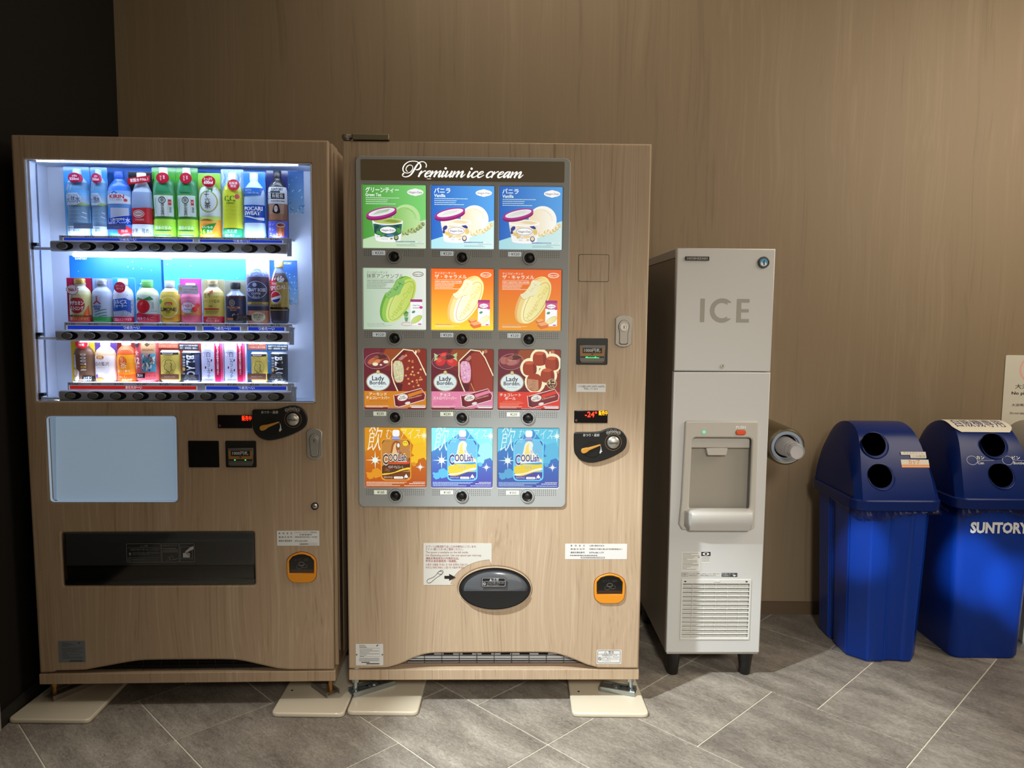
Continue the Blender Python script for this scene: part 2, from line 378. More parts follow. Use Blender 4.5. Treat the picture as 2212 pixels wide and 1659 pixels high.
o = MB().box(-.012, 0, -.0135, .13, -.03, 3.0, M=MW).build('trim_1', mat('grey_trim', 'a5a29e', .6)); tag(o, kind='structure')
o = MB().box(-1.42, -1.30, -3.6, -.16, -.03, 3.0).build('light_block_wall', LW); tag(o, kind='structure')  # unseen wall added to block ambient light from the left
# ================================================================== ICE CREAM VENDING MACHINE
m2 = empty('ice_cream_vending_machine', (0, 0, 0), M2.rot, 'wood-grain vending machine with grey panel of twelve lit ice cream pictures', 'vending machine')
def P2(*q): return [M2.at(*p) for p in q]
wave = P2((774, 1445), (837, 1443), (866, 1435), (894, 1421), (921, 1413), (948, 1411)) + P2((1170, 1410), (1192, 1411), (1214, 1416), (1237, 1424), (1268, 1437), (1292, 1443.5))
wave = [wave[0]] + smooth_poly(wave[1:-1], 2, False) + [wave[-1]]
W2 = .962
outer = [(0, .127), (0, 1.828), (W2, 1.830), (W2, .126)] + wave[::-1]
oval_c = M2.at(1069, 1271); orx, orz = .121, .0735
hatch = P2((1249.5, 549), (1315, 609)); hx0, hz1, hx1, hz0 = hatch[0][0], hatch[0][1], hatch[1][0], hatch[1][1]
door2 = plate('door', [outer, ell(oval_c[0], oval_c[1], orx, orz, 64)], 0, .05, WOOD, m2, .006)
plate('hatch_seam', [rr(hx0, hz0, hx1, hz1, .006), rr(hx0+.0022, hz0+.0022, hx1-.0022, hz1-.0022, .005)], -.0003, .001, mat('seam_dark', '33302c', .6), m2, 0)
plate('hatch_cover', [rr(hx0+.0015, hz0+.0015, hx1-.0015, hz1-.0015, .005)], -.0006, .002, WOOD, m2, .0004)
MB().box(.012, W2-.01, .052, .72, .13, 1.82, .004).build('cabinet', mat('cabinet_side', '6b5947', .55), m2)
MB().box(.0, .9635, .004, .62, .0855, .1215, .002).build('plinth', WOOD, m2)
MB().box(.008, .955, .03, .06, .1215, .13).build('threshold', mat('brown_trim', '8d7763', .5), m2)
# top hinge
h = M2.at(740, 300)
hb = MB(); hb.box(.03, .145, -.004, .05, 1.8305, 1.8485, .003); hb.build('hinge_cover', mat('gold_grey_metal', '9c9276', .35, .8), m2)
hb = MB(); hb.cyl((.012, .018, 1.842), .016, .011, 'Z', n=24); hb.box(.012, .035, .003, .033, 1.8375, 1.8465, .002); hb.cyl((.012, .018, 1.834), .012, .006, 'Z', n=20); hb.build('hinge_knuckle', SATIN, m2)
o = MB().cyl((.025, .02, .1245), .012, .005, 'Z', n=20).build('hinge_washer', WHITEP, m2)
# wire grille with the condenser behind it
gx0, gx1 = .10, .86
MB().box(gx0, gx1, .049, .0515, .12, .175).build('grille_recess', BLACKM, m2)
gm = MB()
for i in range(5): z = .1265+i*.0098; gm.tube([(gx0, .034, z), (gx1, .034, z)], .0012, 6)
for i in range(13): x = gx0+.03+i*.0585; gm.tube([(x, .0355, .122), (x, .0355, .172)], .0011, 6)
tag(gm.build('wire_grille', BLACK, m2), kind='stuff')
cnd = MB(); wh = mat('condenser_white', 'e2e6ea', .4, emis='dfe8f0', es=.0)
rnd = random.Random(3)
for i in range(11):
    x = .15+i*.064; cnd.box(x, x+.032, .0435, .049, .155, .168, .001)
cnd.box(.12, .84, .044, .049, .135, .152, .001); cnd.box(.12, .84, .040, .049, .1235, .1305, .001)
cnd.build('condenser', wh, m2)
# grey selection panel
gp = P2((767, 337), (1229, 342), (1218, 1095), (778, 1097))
GX0, GX1, GZ0, GZ1 = .0405, .7085, .6735, 1.7815
CARDX = [(.0603, .2587), (.2735, .4718), (.4862, .6855)]; CARDZ = [(1.4992, 1.6952), (1.2450, 1.4390), (.9912, 1.1855), (.7376, .9330)]
holes = [rr(a, c, b, d, .005, 4) for (a, b) in CARDX for (c, d) in CARDZ]
plate('selection_panel', [rr(GX0, GZ0, GX1, GZ1, .018, 8)] + holes, -.006, -.0002, GREYP, m2, .0025)
# sign strip
plate('sign_strip', [rr(.0575, 1.7075, .6895, 1.771, .004, 4)], -.0068, -.0055, mat('sign_brown', '75664d', .45), m2, .0003)
def new_lt():
    global LT
    LT = Art(0, 0, 1, 1, -.0073, eps=.00004)
new_lt()
def zp(x, y):  # lettering traced on the strip
    return M2.at(860+x/7.9, 335+y/7.9)
def stroke(P, wd, it=3):
    Q = smooth_poly([zp(*p) for p in P], it, False)
    if isinstance(wd, (list, tuple)):
        n = len(Q); W_ = []
        for i in range(n):
            t = i/(n-1)*(len(wd)-1); j = min(int(t), len(wd)-2); W_.append((wd[j]*(1-(t-j))+wd[j+1]*(t-j))/7.9*.00149*.80)
    else: W_ = wd/7.9*.00149
    LT.line(Q, W_, 'fffdf4')
stroke([(95, 325), (72, 345), (90, 372), (140, 382), (205, 360), (255, 300), (300, 215), (345, 150), (390, 120), (440, 120), (475, 145), (488, 180), (478, 222)], [30, 18, 14, 16, 24, 34, 34, 26, 16, 15, 18, 20, 14])
stroke([(168, 290), (138, 268), (140, 225), (175, 182), (225, 175), (258, 205), (250, 258), (205, 308), (145, 318), (95, 292), (82, 235), (112, 172), (175, 122), (255, 108), (330, 118), (380, 155), (395, 205), (370, 245), (325, 262), (300, 252)], [14, 14, 16, 18, 14, 12, 14, 16, 14, 18, 24, 20, 16, 14, 16, 26, 34, 28, 16, 10])
LT.poly([zp(*p) for p in ell(95, 325, 14, 14, 16)], 'fffdf4')
def script_word(word, x, base):
    UX, XH = 233, 108
    def q(P, wd, ww=1): stroke([(x+px*UX+(py*XH)*.50, base(x)-py*XH) for px, py in P], wd)
    for ch in word:
        if ch == 'r':
            q([(-.08, .55), (0, .85), (.03, .98), (.0, .6), (-.0, 0)], [10, 12, 30, 34, 34]); q([(0, .25), (.12, .7), (.24, .97), (.33, .92)], [10, 12, 20, 34]); x += .40*UX
        elif ch == 'e': q([(.05, .45), (.24, .55), (.33, .8), (.25, 1), (.08, .85), (.0, .4), (.08, .03), (.24, .02), (.46, .42)], [12, 12, 16, 16, 30, 38, 30, 16, 10]); x += .43*UX
        elif ch == 'c': q([(.29, .78), (.33, .92), (.22, 1), (.07, .82), (0, .4), (.08, .03), (.24, .02), (.46, .42)], [30, 22, 14, 30, 38, 30, 16, 10]); x += .43*UX
        elif ch in 'mu' or ch == 'i':
            if ch == 'm':
                q([(0, .98), (0, 0)], [34, 34]); q([(0, .2), (.16, .8), (.27, 1), (.32, .85), (.30, .5), (.30, 0)], [10, 12, 20, 34, 36, 36])
                q([(.3, .2), (.46, .8), (.57, 1), (.62, .85), (.60, .3), (.63, .02), (.72, .05), (.86, .5)], [10, 12, 20, 34, 38, 34, 16, 10]); x += .83*UX
            elif ch == 'u': q([(0, .98), (0, .3), (.04, .02), (.14, .08), (.28, .6), (.34, .98)], [36, 36, 32, 18, 12, 12]); q([(.33, .98), (.32, .3), (.35, .02), (.43, .05), (.57, .5)], [36, 38, 32, 16, 10]); x += .54*UX
            else: q([(0, .98), (0, .3), (.03, .02), (.11, .05), (.25, .5)], [34, 38, 32, 16, 10]); LT.poly([zp(*p) for p in ell(x+.62*XH+10, base(x)-1.38*XH, 20, 20, 18)], 'fffdf4'); x += .26*UX
        elif ch == 'a': q([(.3, .85), (.2, 1), (.07, .8), (0, .35), (.07, .02), (.18, .15), (.32, .9)], [14, 14, 30, 38, 30, 14, 12]); q([(.34, 1), (.32, .3), (.35, .02), (.43, .05), (.57, .5)], [34, 38, 32, 16, 10]); x += .54*UX
    return x
bl = lambda x: 380+(x-340)*.0112
script_word('remium', 350, bl); LT.build('sign_lettering', BACKLIT2, m2); new_lt(); script_word('ice', 1178, bl); LT.build('sign_lettering', BACKLIT2, m2); new_lt(); script_word('cream', 1490, bl); LT.build('sign_lettering', BACKLIT2, m2); new_lt()
LT.poly([zp(*p) for p in ell(530, 413, 40, 6, 20)], 'e8dcc0')
LT.build('sign_underline', BACKLIT2, m2)
# --- pictures
def logo_badge(A, x, z, rx, rz, bg='ffffff', ink='7d6a6e', t='Häagen-Dazs', ringc=None):
    if bg: A.ell(x, z, rx, rz, bg); A.ell(x, z, rx*.5, rz*1.14, bg)
    if ringc: A.ring(x, z, rx, rz, .008, ringc); A.ring(x, z, rx*.9, rz*.86, .003, ringc)
    A.text(t, x, z, rz*.62, ink, bold=.01, w=rx*1.62)
def cup_card(A, bg0, bg1, ground, t1, t2, sc0, sc1, band, ice, crumb):
    A.gradx([(0, 0), (1, 0), (1, 1), (0, 1)], bg0, bg1, 0, 1.0)
    A.gradx([(0, 0), (1, 0), (1, .46), (0, .135)], ground, 'f2fbee', -.4, 1.8)
    A.text(t1, .045, .915, .075, 'ffffff', 'L', .02, w=.53 if len(t1) > 3 else .26); A.text(t2, .045, .845, .048, 'f4fff0', 'L', .02, w=.25 if len(t2) > 8 else .18)
    for i, l in enumerate((.53, .36, .34, .47)): A.blur(.05, .795-i*.031, .05+l, .012, 'e8f8e8', seed=i)
    logo_badge(A, .835, .89, .13, .052)
    # scoop
    A.ell(.69, .47, .222, .225, sc0, 40)
    A.gradx([(x, z) for x, z in ell(.665, .45, .19, .205, 40)], sc1, sc0, .42, .86)
    for i in range(14):
        a = 1.5-i*.11; A.line([(.66+.15*math.cos(a)+(i % 3)*.01, .47+.17*math.sin(a)), (.69+.15*math.cos(a), .455+.17*math.sin(a)), (.715+.15*math.cos(a), .45+.17*math.sin(a))], .004, sc1)
    rnd = random.Random(5)
    for i in range(26):
        t = i/25; x = .60+t*.36; z = .235+.14*t*t*1.1+rnd.uniform(-.02, .02); A.ell(x, z, .032, .025, crumb[i % 3], 10, rnd.uniform(0, 3)); A.ell(x+.006, z+.006, .014, .008, crumb[(i+1) % 3], 8, rnd.uniform(0, 3))
    # cup
    A.ell(.405, .125, .195, .03, 'ffffff'); A.poly([(.155, .40), (.205, .125), (.60, .125), (.635, .40)], 'fbfbfa')
    A.poly([(.165, .385), (.185, .23), (.24, .205), (.40, .17), (.56, .205), (.61, .235), (.625, .385)], band[0])
    for i, (x, z, rx, rz, rt) in enumerate([(.22, .33, .045, .03, .8), (.26, .24, .05, .025, -.4), (.35, .37, .07, .02, .2), (.53, .36, .06, .025, -.5), (.57, .28, .035, .045, .3), (.44, .20, .06, .022, 0), (.20, .27, .02, .03, 0), (.31, .20, .04, .02, .5)]): A.ell(x, z, rx, rz, band[1+i % 3], 14, rt)
    A.ell(.395, .42, .245, .055, 'ffffff', 36); A.ell(.395, .428, .225, .045, ice[0], 36)
    A.poly([(.25, .44), (.33, .43), (.42, .455), (.5, .45), (.60, .425), (.52, .40), (.40, .41)], ice[1])
    logo_badge(A, .40, .285, .125, .052, ink='4a1d35'); A.ring(.40, .285, .127, .056, .005, band[1])
    A.text(t1, .33, .175, .026, '556', 'C', w=.12) if False else A.text(t1, .33, .175, .028, '55555f', 'C'); A.text(t2, .34, .145, .016, '77777f', 'C')
    A.ell(.53, .165, .038, .045, band[1]); A.ell(.53, .17, .026, .03, crumb[0]); A.ell(.455, .15, .022, .014, crumb[1])
    # lid
    A.ell(.298, .528, .247, .078, '8a1a63', 40, .22); A.ell(.300, .560, .247, .078, 'b0308a', 40, .22); A.ell(.302, .568, .212, .052, 'fdf4fa', 40, .22)
    A.ell(.302, .562, .198, .043, 'e6ece6', 36, .22)
    for i in range(4): A.line([(.17+i*.02, .53+i*.018), (.40+i*.012, .585+i*.012)], .005, band[2] if band[0] != 'f3ead2' else 'd8d2c8')
    A.rect(.52, .095, .83, .113, '7a9aa0' if ice[0] == 'b7c96a' else '6f8fb8'); A.blur(.53, .104, .82, .008, 'e8f2f4'); A.rect(.83, .095, .97, .113, 'e8f6f4'); A.blur(.87, .104, .94, .007, '708080')
    A.blur(.75, .075, .97, .008, '8aa0a0'); A.blur(.53, .055, .83, .009, '7f9a96'); A.blur(.53, .036, .86, .009, '7f9a96')
def sandwich_card(A, bg, txt, head, head2, en, body, side, bite, back, green):
    if green: A.gradx([(0, 0), (1, 0), (1, 1), (0, 1)], bg[0], bg[1], 0, 1.1)
    else: A.grad(0, 0, 1, 1, bg[1], bg[0], 12)
    gl = 'e8f6c8' if green else 'ffe98c'
    A.ell(.55, .50, .425, .215, gl, 48, 1.07)
    A.ell(.525, .495, .418, .2, side[0], 48, 1.07); A.ell(.552, .49, .415, .185, side[1], 48, 1.07)
    A.gradx(ell(.60, .475, .40, .168, 48, 1.07), body[1], body[0], .4, .85)
    A.ring(.605, .47, .355, .132, .007, side[2], 48, 1.07)
    A.text('Häagen-Dazs', .61, .46, .075, side[3], 'C', .0, 0, .60, 1.03); A.text('Häagen-Dazs', .607, .464, .075, body[0], 'C', -.004, 0, .60, 1.03)
    # bite
    B = [(.33, .585), (.39, .60), (.455, .66), (.50, .73), (.524, .826), (.60, .815), (.665, .79), (.65, .72), (.61, .66), (.58, .57), (.51, .56), (.45, .52), (.39, .50)]
    A.poly([(.14, .66), (.32, .59), (.39, .61), (.45, .67), (.495, .74), (.525, .83), (.50, .95), (.40, .99), (.2, .99)], lambda x, z: bgc(bg, x, z, green))
    A.poly(smooth_poly(B, 1), side[2]); A.poly(smooth_poly([(x+.004, z+.006) for x, z in B], 1), bite[0])
    rnd = random.Random(2)
    for i in range(16):
        t = rnd.random(); x = .42+.17*t+rnd.uniform(-.03, .04); z = .56+.20*t+rnd.uniform(-.02, .03); A.ell(x, z, .011, .007, bite[1], 8, rnd.uniform(0, 3))
    A.text(head, .055, .925, .036, txt, 'L', .004); A.text(head2, .055, .866, .062, txt if not green else '5d4a44', 'L', .012)
    A.line([(.055, .82), (.48, .82)], .004, txt); A.text(en, .055, .792, .02, txt, 'L', .02, w=.44)
    for i, l in enumerate((.43, .32, .31, .29, .40)): A.blur(.055, .765-i*.023, .055+l, .011, txt, seed=i+8)
    logo_badge(A, .875, .905, .085, .038, None, '6b4f50' if green else 'fff4e4', 'Häagen-Dazs', '8c7a74' if green else 'ffe9d0')
    # pack
    A.rect(.75, .075, .94, .495, 'ffffff'); A.rect(.75, .455, .94, .495, '9a1e72'); A.rect(.755, .47, .935, .474, 'd080b0')
    if not green: A.rect(.75, .36, .94, .455, 'd2578a')
    logo_badge(A, .845, .40, .07, .032, 'ffffff', '444')if False else logo_badge(A, .845, .40, .07, .032, 'ffffff', '443040')
    A.ell(.92, .365, .028, .024, pack[0]); A.text('クッキー', .84, .35, .02, '6a4040', 'C') if False else A.blur(.79, .355, .89, .014, '6a5050')
    A.ell(.80, .29, .03, .02, pack[1], 14, .4); A.gradx(ell(.85, .17, .10, .045, 24, .6), body[1], body[0], .75, .95); A.ring(.85, .17, .10, .045, .004, side[2], 24, .6); A.ell(.90, .09, .03, .012, pack[2])
    if green:
        A.ring(.69, .09, .085, .028, .008, 'd8909a'); A.poly([(.65, .20), (.72, .20), (.70, .13), (.67, .13)], '6aa06c'); A.ell(.68, .24, .035, .035, '7fb45f'); A.poly([(.63, .25), (.73, .27), (.68, .31)], '4e8f4e')
    else:
        for x, z, s_ in ((.66, .155, .9), (.71, .095, 1.2)):
            A.poly([(x-.07*s_, z+.02), (x+.03*s_, z+.045*s_), (x+.08*s_, z+.01), (x-.02*s_, z-.02)], 'f5b070'); A.poly([(x-.07*s_, z+.02), (x-.02*s_, z-.02), (x-.02*s_, z-.06*s_), (x-.07*s_, z-.02*s_)], 'd8743a'); A.poly([(x-.02*s_, z-.02), (x+.08*s_, z+.01), (x+.075*s_, z-.035*s_), (x-.02*s_, z-.06*s_)], 'e8743a')
    A.rect(.055, .083, .33, .099, '8a9a88' if green else 'e8b08c'); A.blur(.06, .091, .32, .009, 'f4f8f0' if green else 'd0603a'); A.blur(.06, .066, .46, .008, '9aa898' if green else 'fff0c0'); A.blur(.06, .05, .36, .008, '9aa898' if green else 'fff0c0')
def bgc(bg, x, z, green):
    t = x/1.1 if green else 1-z
    a, b = [tuple(int(q[i:i+2], 16)/255 for i in (0, 2, 4)) for q in bg]; return tuple(a[i]*(1-t)+b[i]*t for i in range(3))
def lady_card(A, kind, band, t1, t2, en):
    A.gradx([(0, 0), (1, 0), (1, 1), (0, 1)], '6e2438', '8e2f22', 0, .9); A.poly([(.2, .7), (.75, .75), (.85, 1), (.35, 1)], '9a4a26'); A.poly([(.0, .3), (.5, .3), (.45, .62), (0, .75)], '6a2030')
    rnd = random.Random(4)
    for i in range(16): A.ell(rnd.uniform(.78, .99), rnd.uniform(.60, .97), rnd.choice((.012, .02, .03)), rnd.choice((.012, .02, .03)), rnd.choice(('f6ead0', 'd89a60', 'fffbe8', 'c07848')), 14)
    # plate of ingredients
    A.ring(.21, .80, .20, .13, .006, 'c89a98', 36, .1); A.ell(.21, .79, .185, .105, '7c3440', 30)
    if kind == 0:
        for x, z, rx, rz, c in ((.14, .80, .09, .045, 'c06a48'), (.24, .83, .1, .05, 'b05a3c'), (.30, .88, .08, .04, 'a05038'), (.2, .78, .07, .035, 'd88a4a')): A.ell(x, z, rx, rz, c, 16, .5)
        A.ell(.18, .745, .045, .028, 'f2ecc8'); A.ell(.35, .785, .042, .026, 'f2ecc8'); A.ell(.27, .735, .02, .014, 'e8e0c0')
    elif kind == 1:
        for x, z, rt in ((.15, .80, .5), (.33, .79, -.4), (.22, .88, 0)): A.ell(x, z, .085, .07, 'd83838', 20, rt); A.ell(x-.02, z+.02, .045, .035, 'ee5650', 14, rt)
        for x, z, sgn in ((.06, .86, 1), (.40, .87, -1)):
            for k in range(4): A.poly([(x, z), (x+sgn*.05, z-.02+k*.02), (x-sgn*.02, z-.06+k*.045)], 'b8d89a')
    else:
        for x, z, rx, rz, c in ((.1, .82, .07, .06, 'b06a62'), (.23, .82, .12, .085, 'a45a54'), (.24, .85, .09, .05, 'c08078'), (.25, .90, .04, .03, 'a05850'), (.22, .78, .09, .03, 'b87068')): A.ell(x, z, rx, rz, c, 18, .2)
    A.poly([(.2, .86), (.27, .93), (.27, 1), (.29, 1), (.30, .92), (.38, .87), (.30, .83), (.22, .83)], '5a2a2a'); A.ell(.28, .92, .035, .022, '7a4440'); A.ell(.20, .86, .04, .025, '94584e')
    gl = 'fdf3c8'
    if kind < 2:
        bar = [(.455, .80), (.64, .985), (.78, .965), (.86, .86), (.995, .56), (.995, .30), (.55, .30), (.49, .44), (.455, .56)]
        A.line(bar[:5], .035, gl); A.line(bar[6:]+[bar[0]], .035, gl); A.poly(bar, '8e2f26')
        A.poly([(.455, .80), (.64, .985), (.70, .97), (.52, .80)], '6e2226'); A.poly([(.49, .44), (.62, .42), (.60, .3), (.55, .30)], '5a1a24'); A.poly([(.55, .83), (.62, .90), (.68, .88), (.60, .81)], 'c08078')
        A.poly(smooth_poly([(.465, .80), (.60, .81), (.64, .70), (.64, .52), (.61, .445), (.50, .445), (.47, .6)], 1), 'd6cfa4' if kind == 0 else 'eab0cc')
        for i in range(22): A.ell(rnd.uniform(.49, .61), rnd.uniform(.47, .78), .014, .009, ('efe9c4', 'b9b388')[i % 2] if kind == 0 else ('fbd8e8', 'cc7aa4')[i % 2], 8, rnd.uniform(0, 3))
        if kind == 0:
            for i in range(30):
                x, z = rnd.uniform(.66, .97), rnd.uniform(.33, .92)
                if z < .98-(x-.64)*1.05: A.poly([(x-.022, z-.006), (x+.012, z-.016), (x+.018, z+.012), (x-.005, z+.02)], ('e89a5a', 'd07848', 'f0b070')[i % 3])
        else:
            A.poly([(.64, .93), (.78, .96), (.99, .55), (.99, .30), (.70, .30), (.66, .6)], 'a03c2c'); A.line([(.64, .44), (.70, .30)], .012, 'd89a60')
    else:
        Bs = [(.67, .86), (.87, .78), (.51, .70), (.80, .58)]
        for x, z in Bs: A.ell(x, z, .155, .165, gl, 24)
        A.ell(.60, .47, .17, .19, gl, 24)
        for x, z in Bs:
            A.poly(smooth_poly([(x-.10, z-.11), (x-.12, z+.02), (x-.08, z+.11), (x+.08, z+.115), (x+.115, z+.02), (x+.11, z-.10), (x, z-.13)], 2), 'a53c22'); A.ell(x-.01, z+.085, .075, .03, 'c85a38'); A.poly([(x+.05, z+.08), (x+.11, z+.02), (x+.1, z-.09), (x+.06, z-.1)], '8a2c20')
        A.poly(smooth_poly([(.48, .34), (.455, .50), (.50, .60), (.66, .61), (.72, .50), (.69, .34), (.6, .30)], 2), 'a53c22'); A.poly([(.475, .36), (.475, .52), (.65, .50), (.655, .34), (.60, .315)], 'c4906e')
        for i in range(22): A.line([(.49+rnd.uniform(0, .1), .34+i*.0075), (.56+rnd.uniform(0, .08), .343+i*.0075)], .003, 'a06a4c')
        A.ell(.87, .44, .085, .085, '5a3020'); A.ring(.87, .44, .078, .078, .008, 'e8c890'); A.text('5コ', .87, .46, .07, 'f8e8b8', 'C', .02); A.text('入り', .87, .395, .038, 'f8e8b8', 'C', .01)
    # emblem
    A.ell(.225, .455, .195, .155, 'a8906a', 40); A.ell(.225, .455, .18, .142, 'e2efee', 40); A.ell(.225, .615, .03, .033, 'c2a862'); A.ell(.225, .618, .018, .024, 'e0cc90')
    A.text('Lady', .225, .515, .075, '38303c', 'C', .018); A.text('Borden.', .225, .44, .06, '38303c', 'C', .018, w=.27); A.text('Ice Cream', .225, .378, .026, '98a4a8', 'C', 0, .4)
    A.rect(0, .03, 1, .30, band[0]); A.rect(0, .035, 1, .04, band[1]); A.rect(0, 0, 1, .03, '7a2028')
    k = 1 if kind < 2 else 1
    A.text(t1, .22 if kind < 2 else .20, .245, .05, 'fff8e8', 'C', .012); A.text(t2, .22 if kind < 2 else .20, .185, .05, 'fff8e8', 'C', .012, w=.38 if len(t2) > 4 else None)
    A.text(en, .23, .137, .018, band[2], 'C', .01, w=.30)
    for i in range(5): A.blur(.03, .112-i*.02, .03+(.38, .32, .3, .36, .27)[i], .009, band[3] if i < 3 else 'fff0e0', seed=i)
    # small box
    C = [(.48, .235), (.50, .06), (.56, .04), (.97, .165), (.985, .24), (.92, .345), (.505, .225)]
    A.line([(x, z) for x, z in C], .018, 'fff0e8', True); A.poly(C, '7c1c2c'); A.poly([(.50, .22), (.92, .34), (.98, .24), (.545, .12)], '8e2434'); A.poly([(.70, .25), (.93, .325), (.955, .28), (.72, .20)], band[0])
    A.ell(.62, .195, .085, .055, 'f4efe2', 26, .2); A.text('Lady', .62, .213, .03, '302838', 'C', .01, 0, None, .2); A.text('Borden', .62, .182, .028, '302838', 'C', .01, 0, .12, .2)
    A.text('Chocolate', .82, .21, .026, 'f0d8a0', 'C', 0, .35, .22, .27); A.ell(.70, .105, .045, .02, 'efe6e0', 20, .25); A.poly([(.50, .22), (.545, .12), (.56, .045), (.50, .065)], '5e1422')
    A.rect(.74, .05, .985, .068, 'e8e4e0'); A.blur(.75, .06, .98, .01, '555555'); A.rect(.76, .025, .985, .042, 'ffffff'); A.blur(.38, .018, .70, .012, 'e8c8c8')
def pouch_card(A, c, lab, sub, hot=0):
    bg0, bg1, bg2 = c[:3]
    A.grad(0, 0, 1, 1, bg0, bg1, 12); A.poly([(.55, 1), (1, 1), (1, .45)], bg2); A.poly([(.0, 1), (.6, 1), (0, .6)], bg2 if hot else bg1)
    for x, z, r, cc in ((.905, .62, .155, c[3]), (.80, .46, .075, c[3]), (.80, .385, .038, c[4]), (.185, .235, .09, c[4]), (.085, .19, .062, c[4]), (.045, .225, .025, c[4])): A.clip = (0, 0, 1, 1); A.ell(x, z, r, r, cc, 6, .3); A.ell(x-.01, z+.01, r*.8, r*.8, cc, 6, .3)
    A.clip = None
    A.text('飲', .165, .79, .40, 'fff6dc' if not hot else 'e4fbff', 'C', -.008, .25, .25); A.text('む', .39, .88, .17, 'fff6dc' if not hot else 'e4fbff', 'C', -.01, .25, .09)
    for ch, x in (('ア', .63), ('イ', .745), ('ス', .85)): A.text(ch, x, .885, .17, 'fff6dc' if not hot else 'e4fbff', 'C', -.01, .25, .095)
    def star(x, z, r, cc='ffffff'):
        for k in range(4):
            a = k*PI/4; rr_ = r*(1 if k % 2 == 0 else .6)
            A.poly([(x+rr_*math.cos(a), z+rr_*math.sin(a)), (x+.012*math.cos(a+PI/2), z+.012*math.sin(a+PI/2)), (x-rr_*math.cos(a), z-rr_*math.sin(a)), (x-.012*math.cos(a+PI/2), z-.012*math.sin(a+PI/2))], cc)
        A.ell(x, z, r*.28, r*.28, cc, 16)
    star(.165, .455, .16, 'f0fff4'); star(.90, .34, .075); star(.965, .87, .11, 'fffbd0' if not hot else 'f0ffff')
    # pouch
    for e, cc in ((.018, c[5]), (0, c[6])): A.poly(rr(.275-e, .13-e, .735+e, .80+e, .07, 5), cc)
    A.poly([(.275, .26), (.735, .26), (.735, .7), (.68, .80), (.33, .80), (.275, .72)], c[7])
    A.poly(smooth_poly([(.275, .20), (.40, .19), (.52, .235), (.62, .27), (.735, .285), (.735, .52), (.70, .46), (.275, .40)], 1), c[8]); A.poly(smooth_poly([(.275, .2), (.40, .215), (.55, .26), (.64, .29), (.735, .30), (.735, .34), (.60, .31), (.45, .24), (.275, .23)], 1), c[9])
    # soft serve swirl
    A.poly(smooth_poly([(.36, .42), (.42, .60), (.44, .74), (.50, .79), (.56, .77), (.585, .72), (.56, .66), (.59, .58), (.66, .52), (.735, .46), (.735, .40), (.4, .38)], 2), c[10]); A.poly(smooth_poly([(.40, .44), (.45, .60), (.47, .72), (.52, .76), (.50, .68), (.52, .60), (.56, .52), (.5, .45)], 2), c[11]); A.ell(.545, .705, .022, .035, 'e8f8ff')
    if sub: A.ell(.66, .74, .045, .045, 'ffe030'); A.ell(.645, .75, .006, .01, '6a5010'); A.ell(.675, .75, .006, .01, '6a5010')
    A.text('LOTTE', .345, .772, .022, '8a7a50' if sub else 'a8e8f8', 'C', .02, w=.11)
    A.text('飲むアイス', .63, .615, .05, '9a5a30' if sub else '7aa8d0', 'C', 0, .2, .19, .18, stroke=('ffffff', .02))
    A.poly([(.30, .40), (.72, .43), (.73, .40), (.66, .39), (.42, .395), (.34, .375)], c[12]); 
    A.text('C', .33, .47, .165, c[13], 'C', .03, 0, .085, stroke=('ffffff', .05)); A.text('OOLish', .53, .50, .115, c[13], 'C', .03, 0, .30, stroke=('ffffff', .05))
    A.text(lab, .50, .335, .045, c[14], 'C', .01, stroke=('ffffff', .03), w=.11 if len(lab) < 4 else .24)
    if sub: A.poly([(.30, .30), (.36, .34), (.43, .28), (.37, .24)], '6a3a1c'); A.line([(.33, .32), (.40, .26)], .008, 'a8683c'); A.line([(.32, .27), (.40, .31)], .008, 'a8683c')
    A.text('ラクトアイス', .375, .163, .028, 'ffffff', 'C', .01, w=.14); A.poly(rr(.47, .143, .62, .18, .012, 3), 'ffffff'); A.blur(.49, .162, .60, .014, 'a09080')
    A.line([(.635, .145), (.65, .19), (.67, .20), (.69, .19), (.705, .145)], .008, 'ffffff'); A.poly([(.655, .20), (.67, .225), (.685, .20)], 'ffffff'); A.ell(.67, .175, .02, .02, 'ffffff')
    # bottle neck and cap
    A.poly([(.44, .795), (.46, .86), (.55, .86), (.57, .795)], '7a8cc8'); A.rect(.445, .815, .565, .83, 'b8c4ec'); A.rect(.455, .84, .555, .85, 'b8c4ec'); A.poly(rr(.45, .855, .565, .965, .03, 4), 'ffffff')
    for i in range(4): A.blur(.02, .085-i*.02, .02+(.66, .62, .42, .55)[i], .011, 'f4ecd0' if sub else 'c8ecff', seed=i)
    A.blur(.78, .085, .98, .013, 'fff8e0'); A.blur(.72, .06, .98, .015, 'ffffff'); A.blur(.64, .025, .98, .013, 'fff4d8' if sub else 'd8f0ff')
gt = dict(bg0='4e9e3c', bg1='86e07c', ground='b9dca8', sc0='c4eca4', sc1='80c258', band=('2e6a58', '1e4a44', '4c9a48', '5a86b0'), ice=('b7c96a', '8f9f3e'), crumb=('a9b874', '7f9450', 'c8d49a'))
va = dict(bg0='2667c4', bg1='5aa6ea', ground='9edcea', sc0='fffdf4', sc1='f2dcae', band=('f3ead2', '3c3c8c', 'e6c878', 'f0d8a0'), ice=('fbf3dc', 'eed9ae'), crumb=('f2e2b4', 'e2c888', 'fff6dc'))
pack = ('d84a9a', '5a9a70', 'd86aa0')
OR = ('c25208', 'e09410', 'ffd21a', 'ffc81e', 'e89a1c', 'f0a030', '7a3c14', 'c8893c', '5a3016', 'ffd838', 'a85a20', 'f0c890', 'e8502c', '5a4028', '6a3c1c')
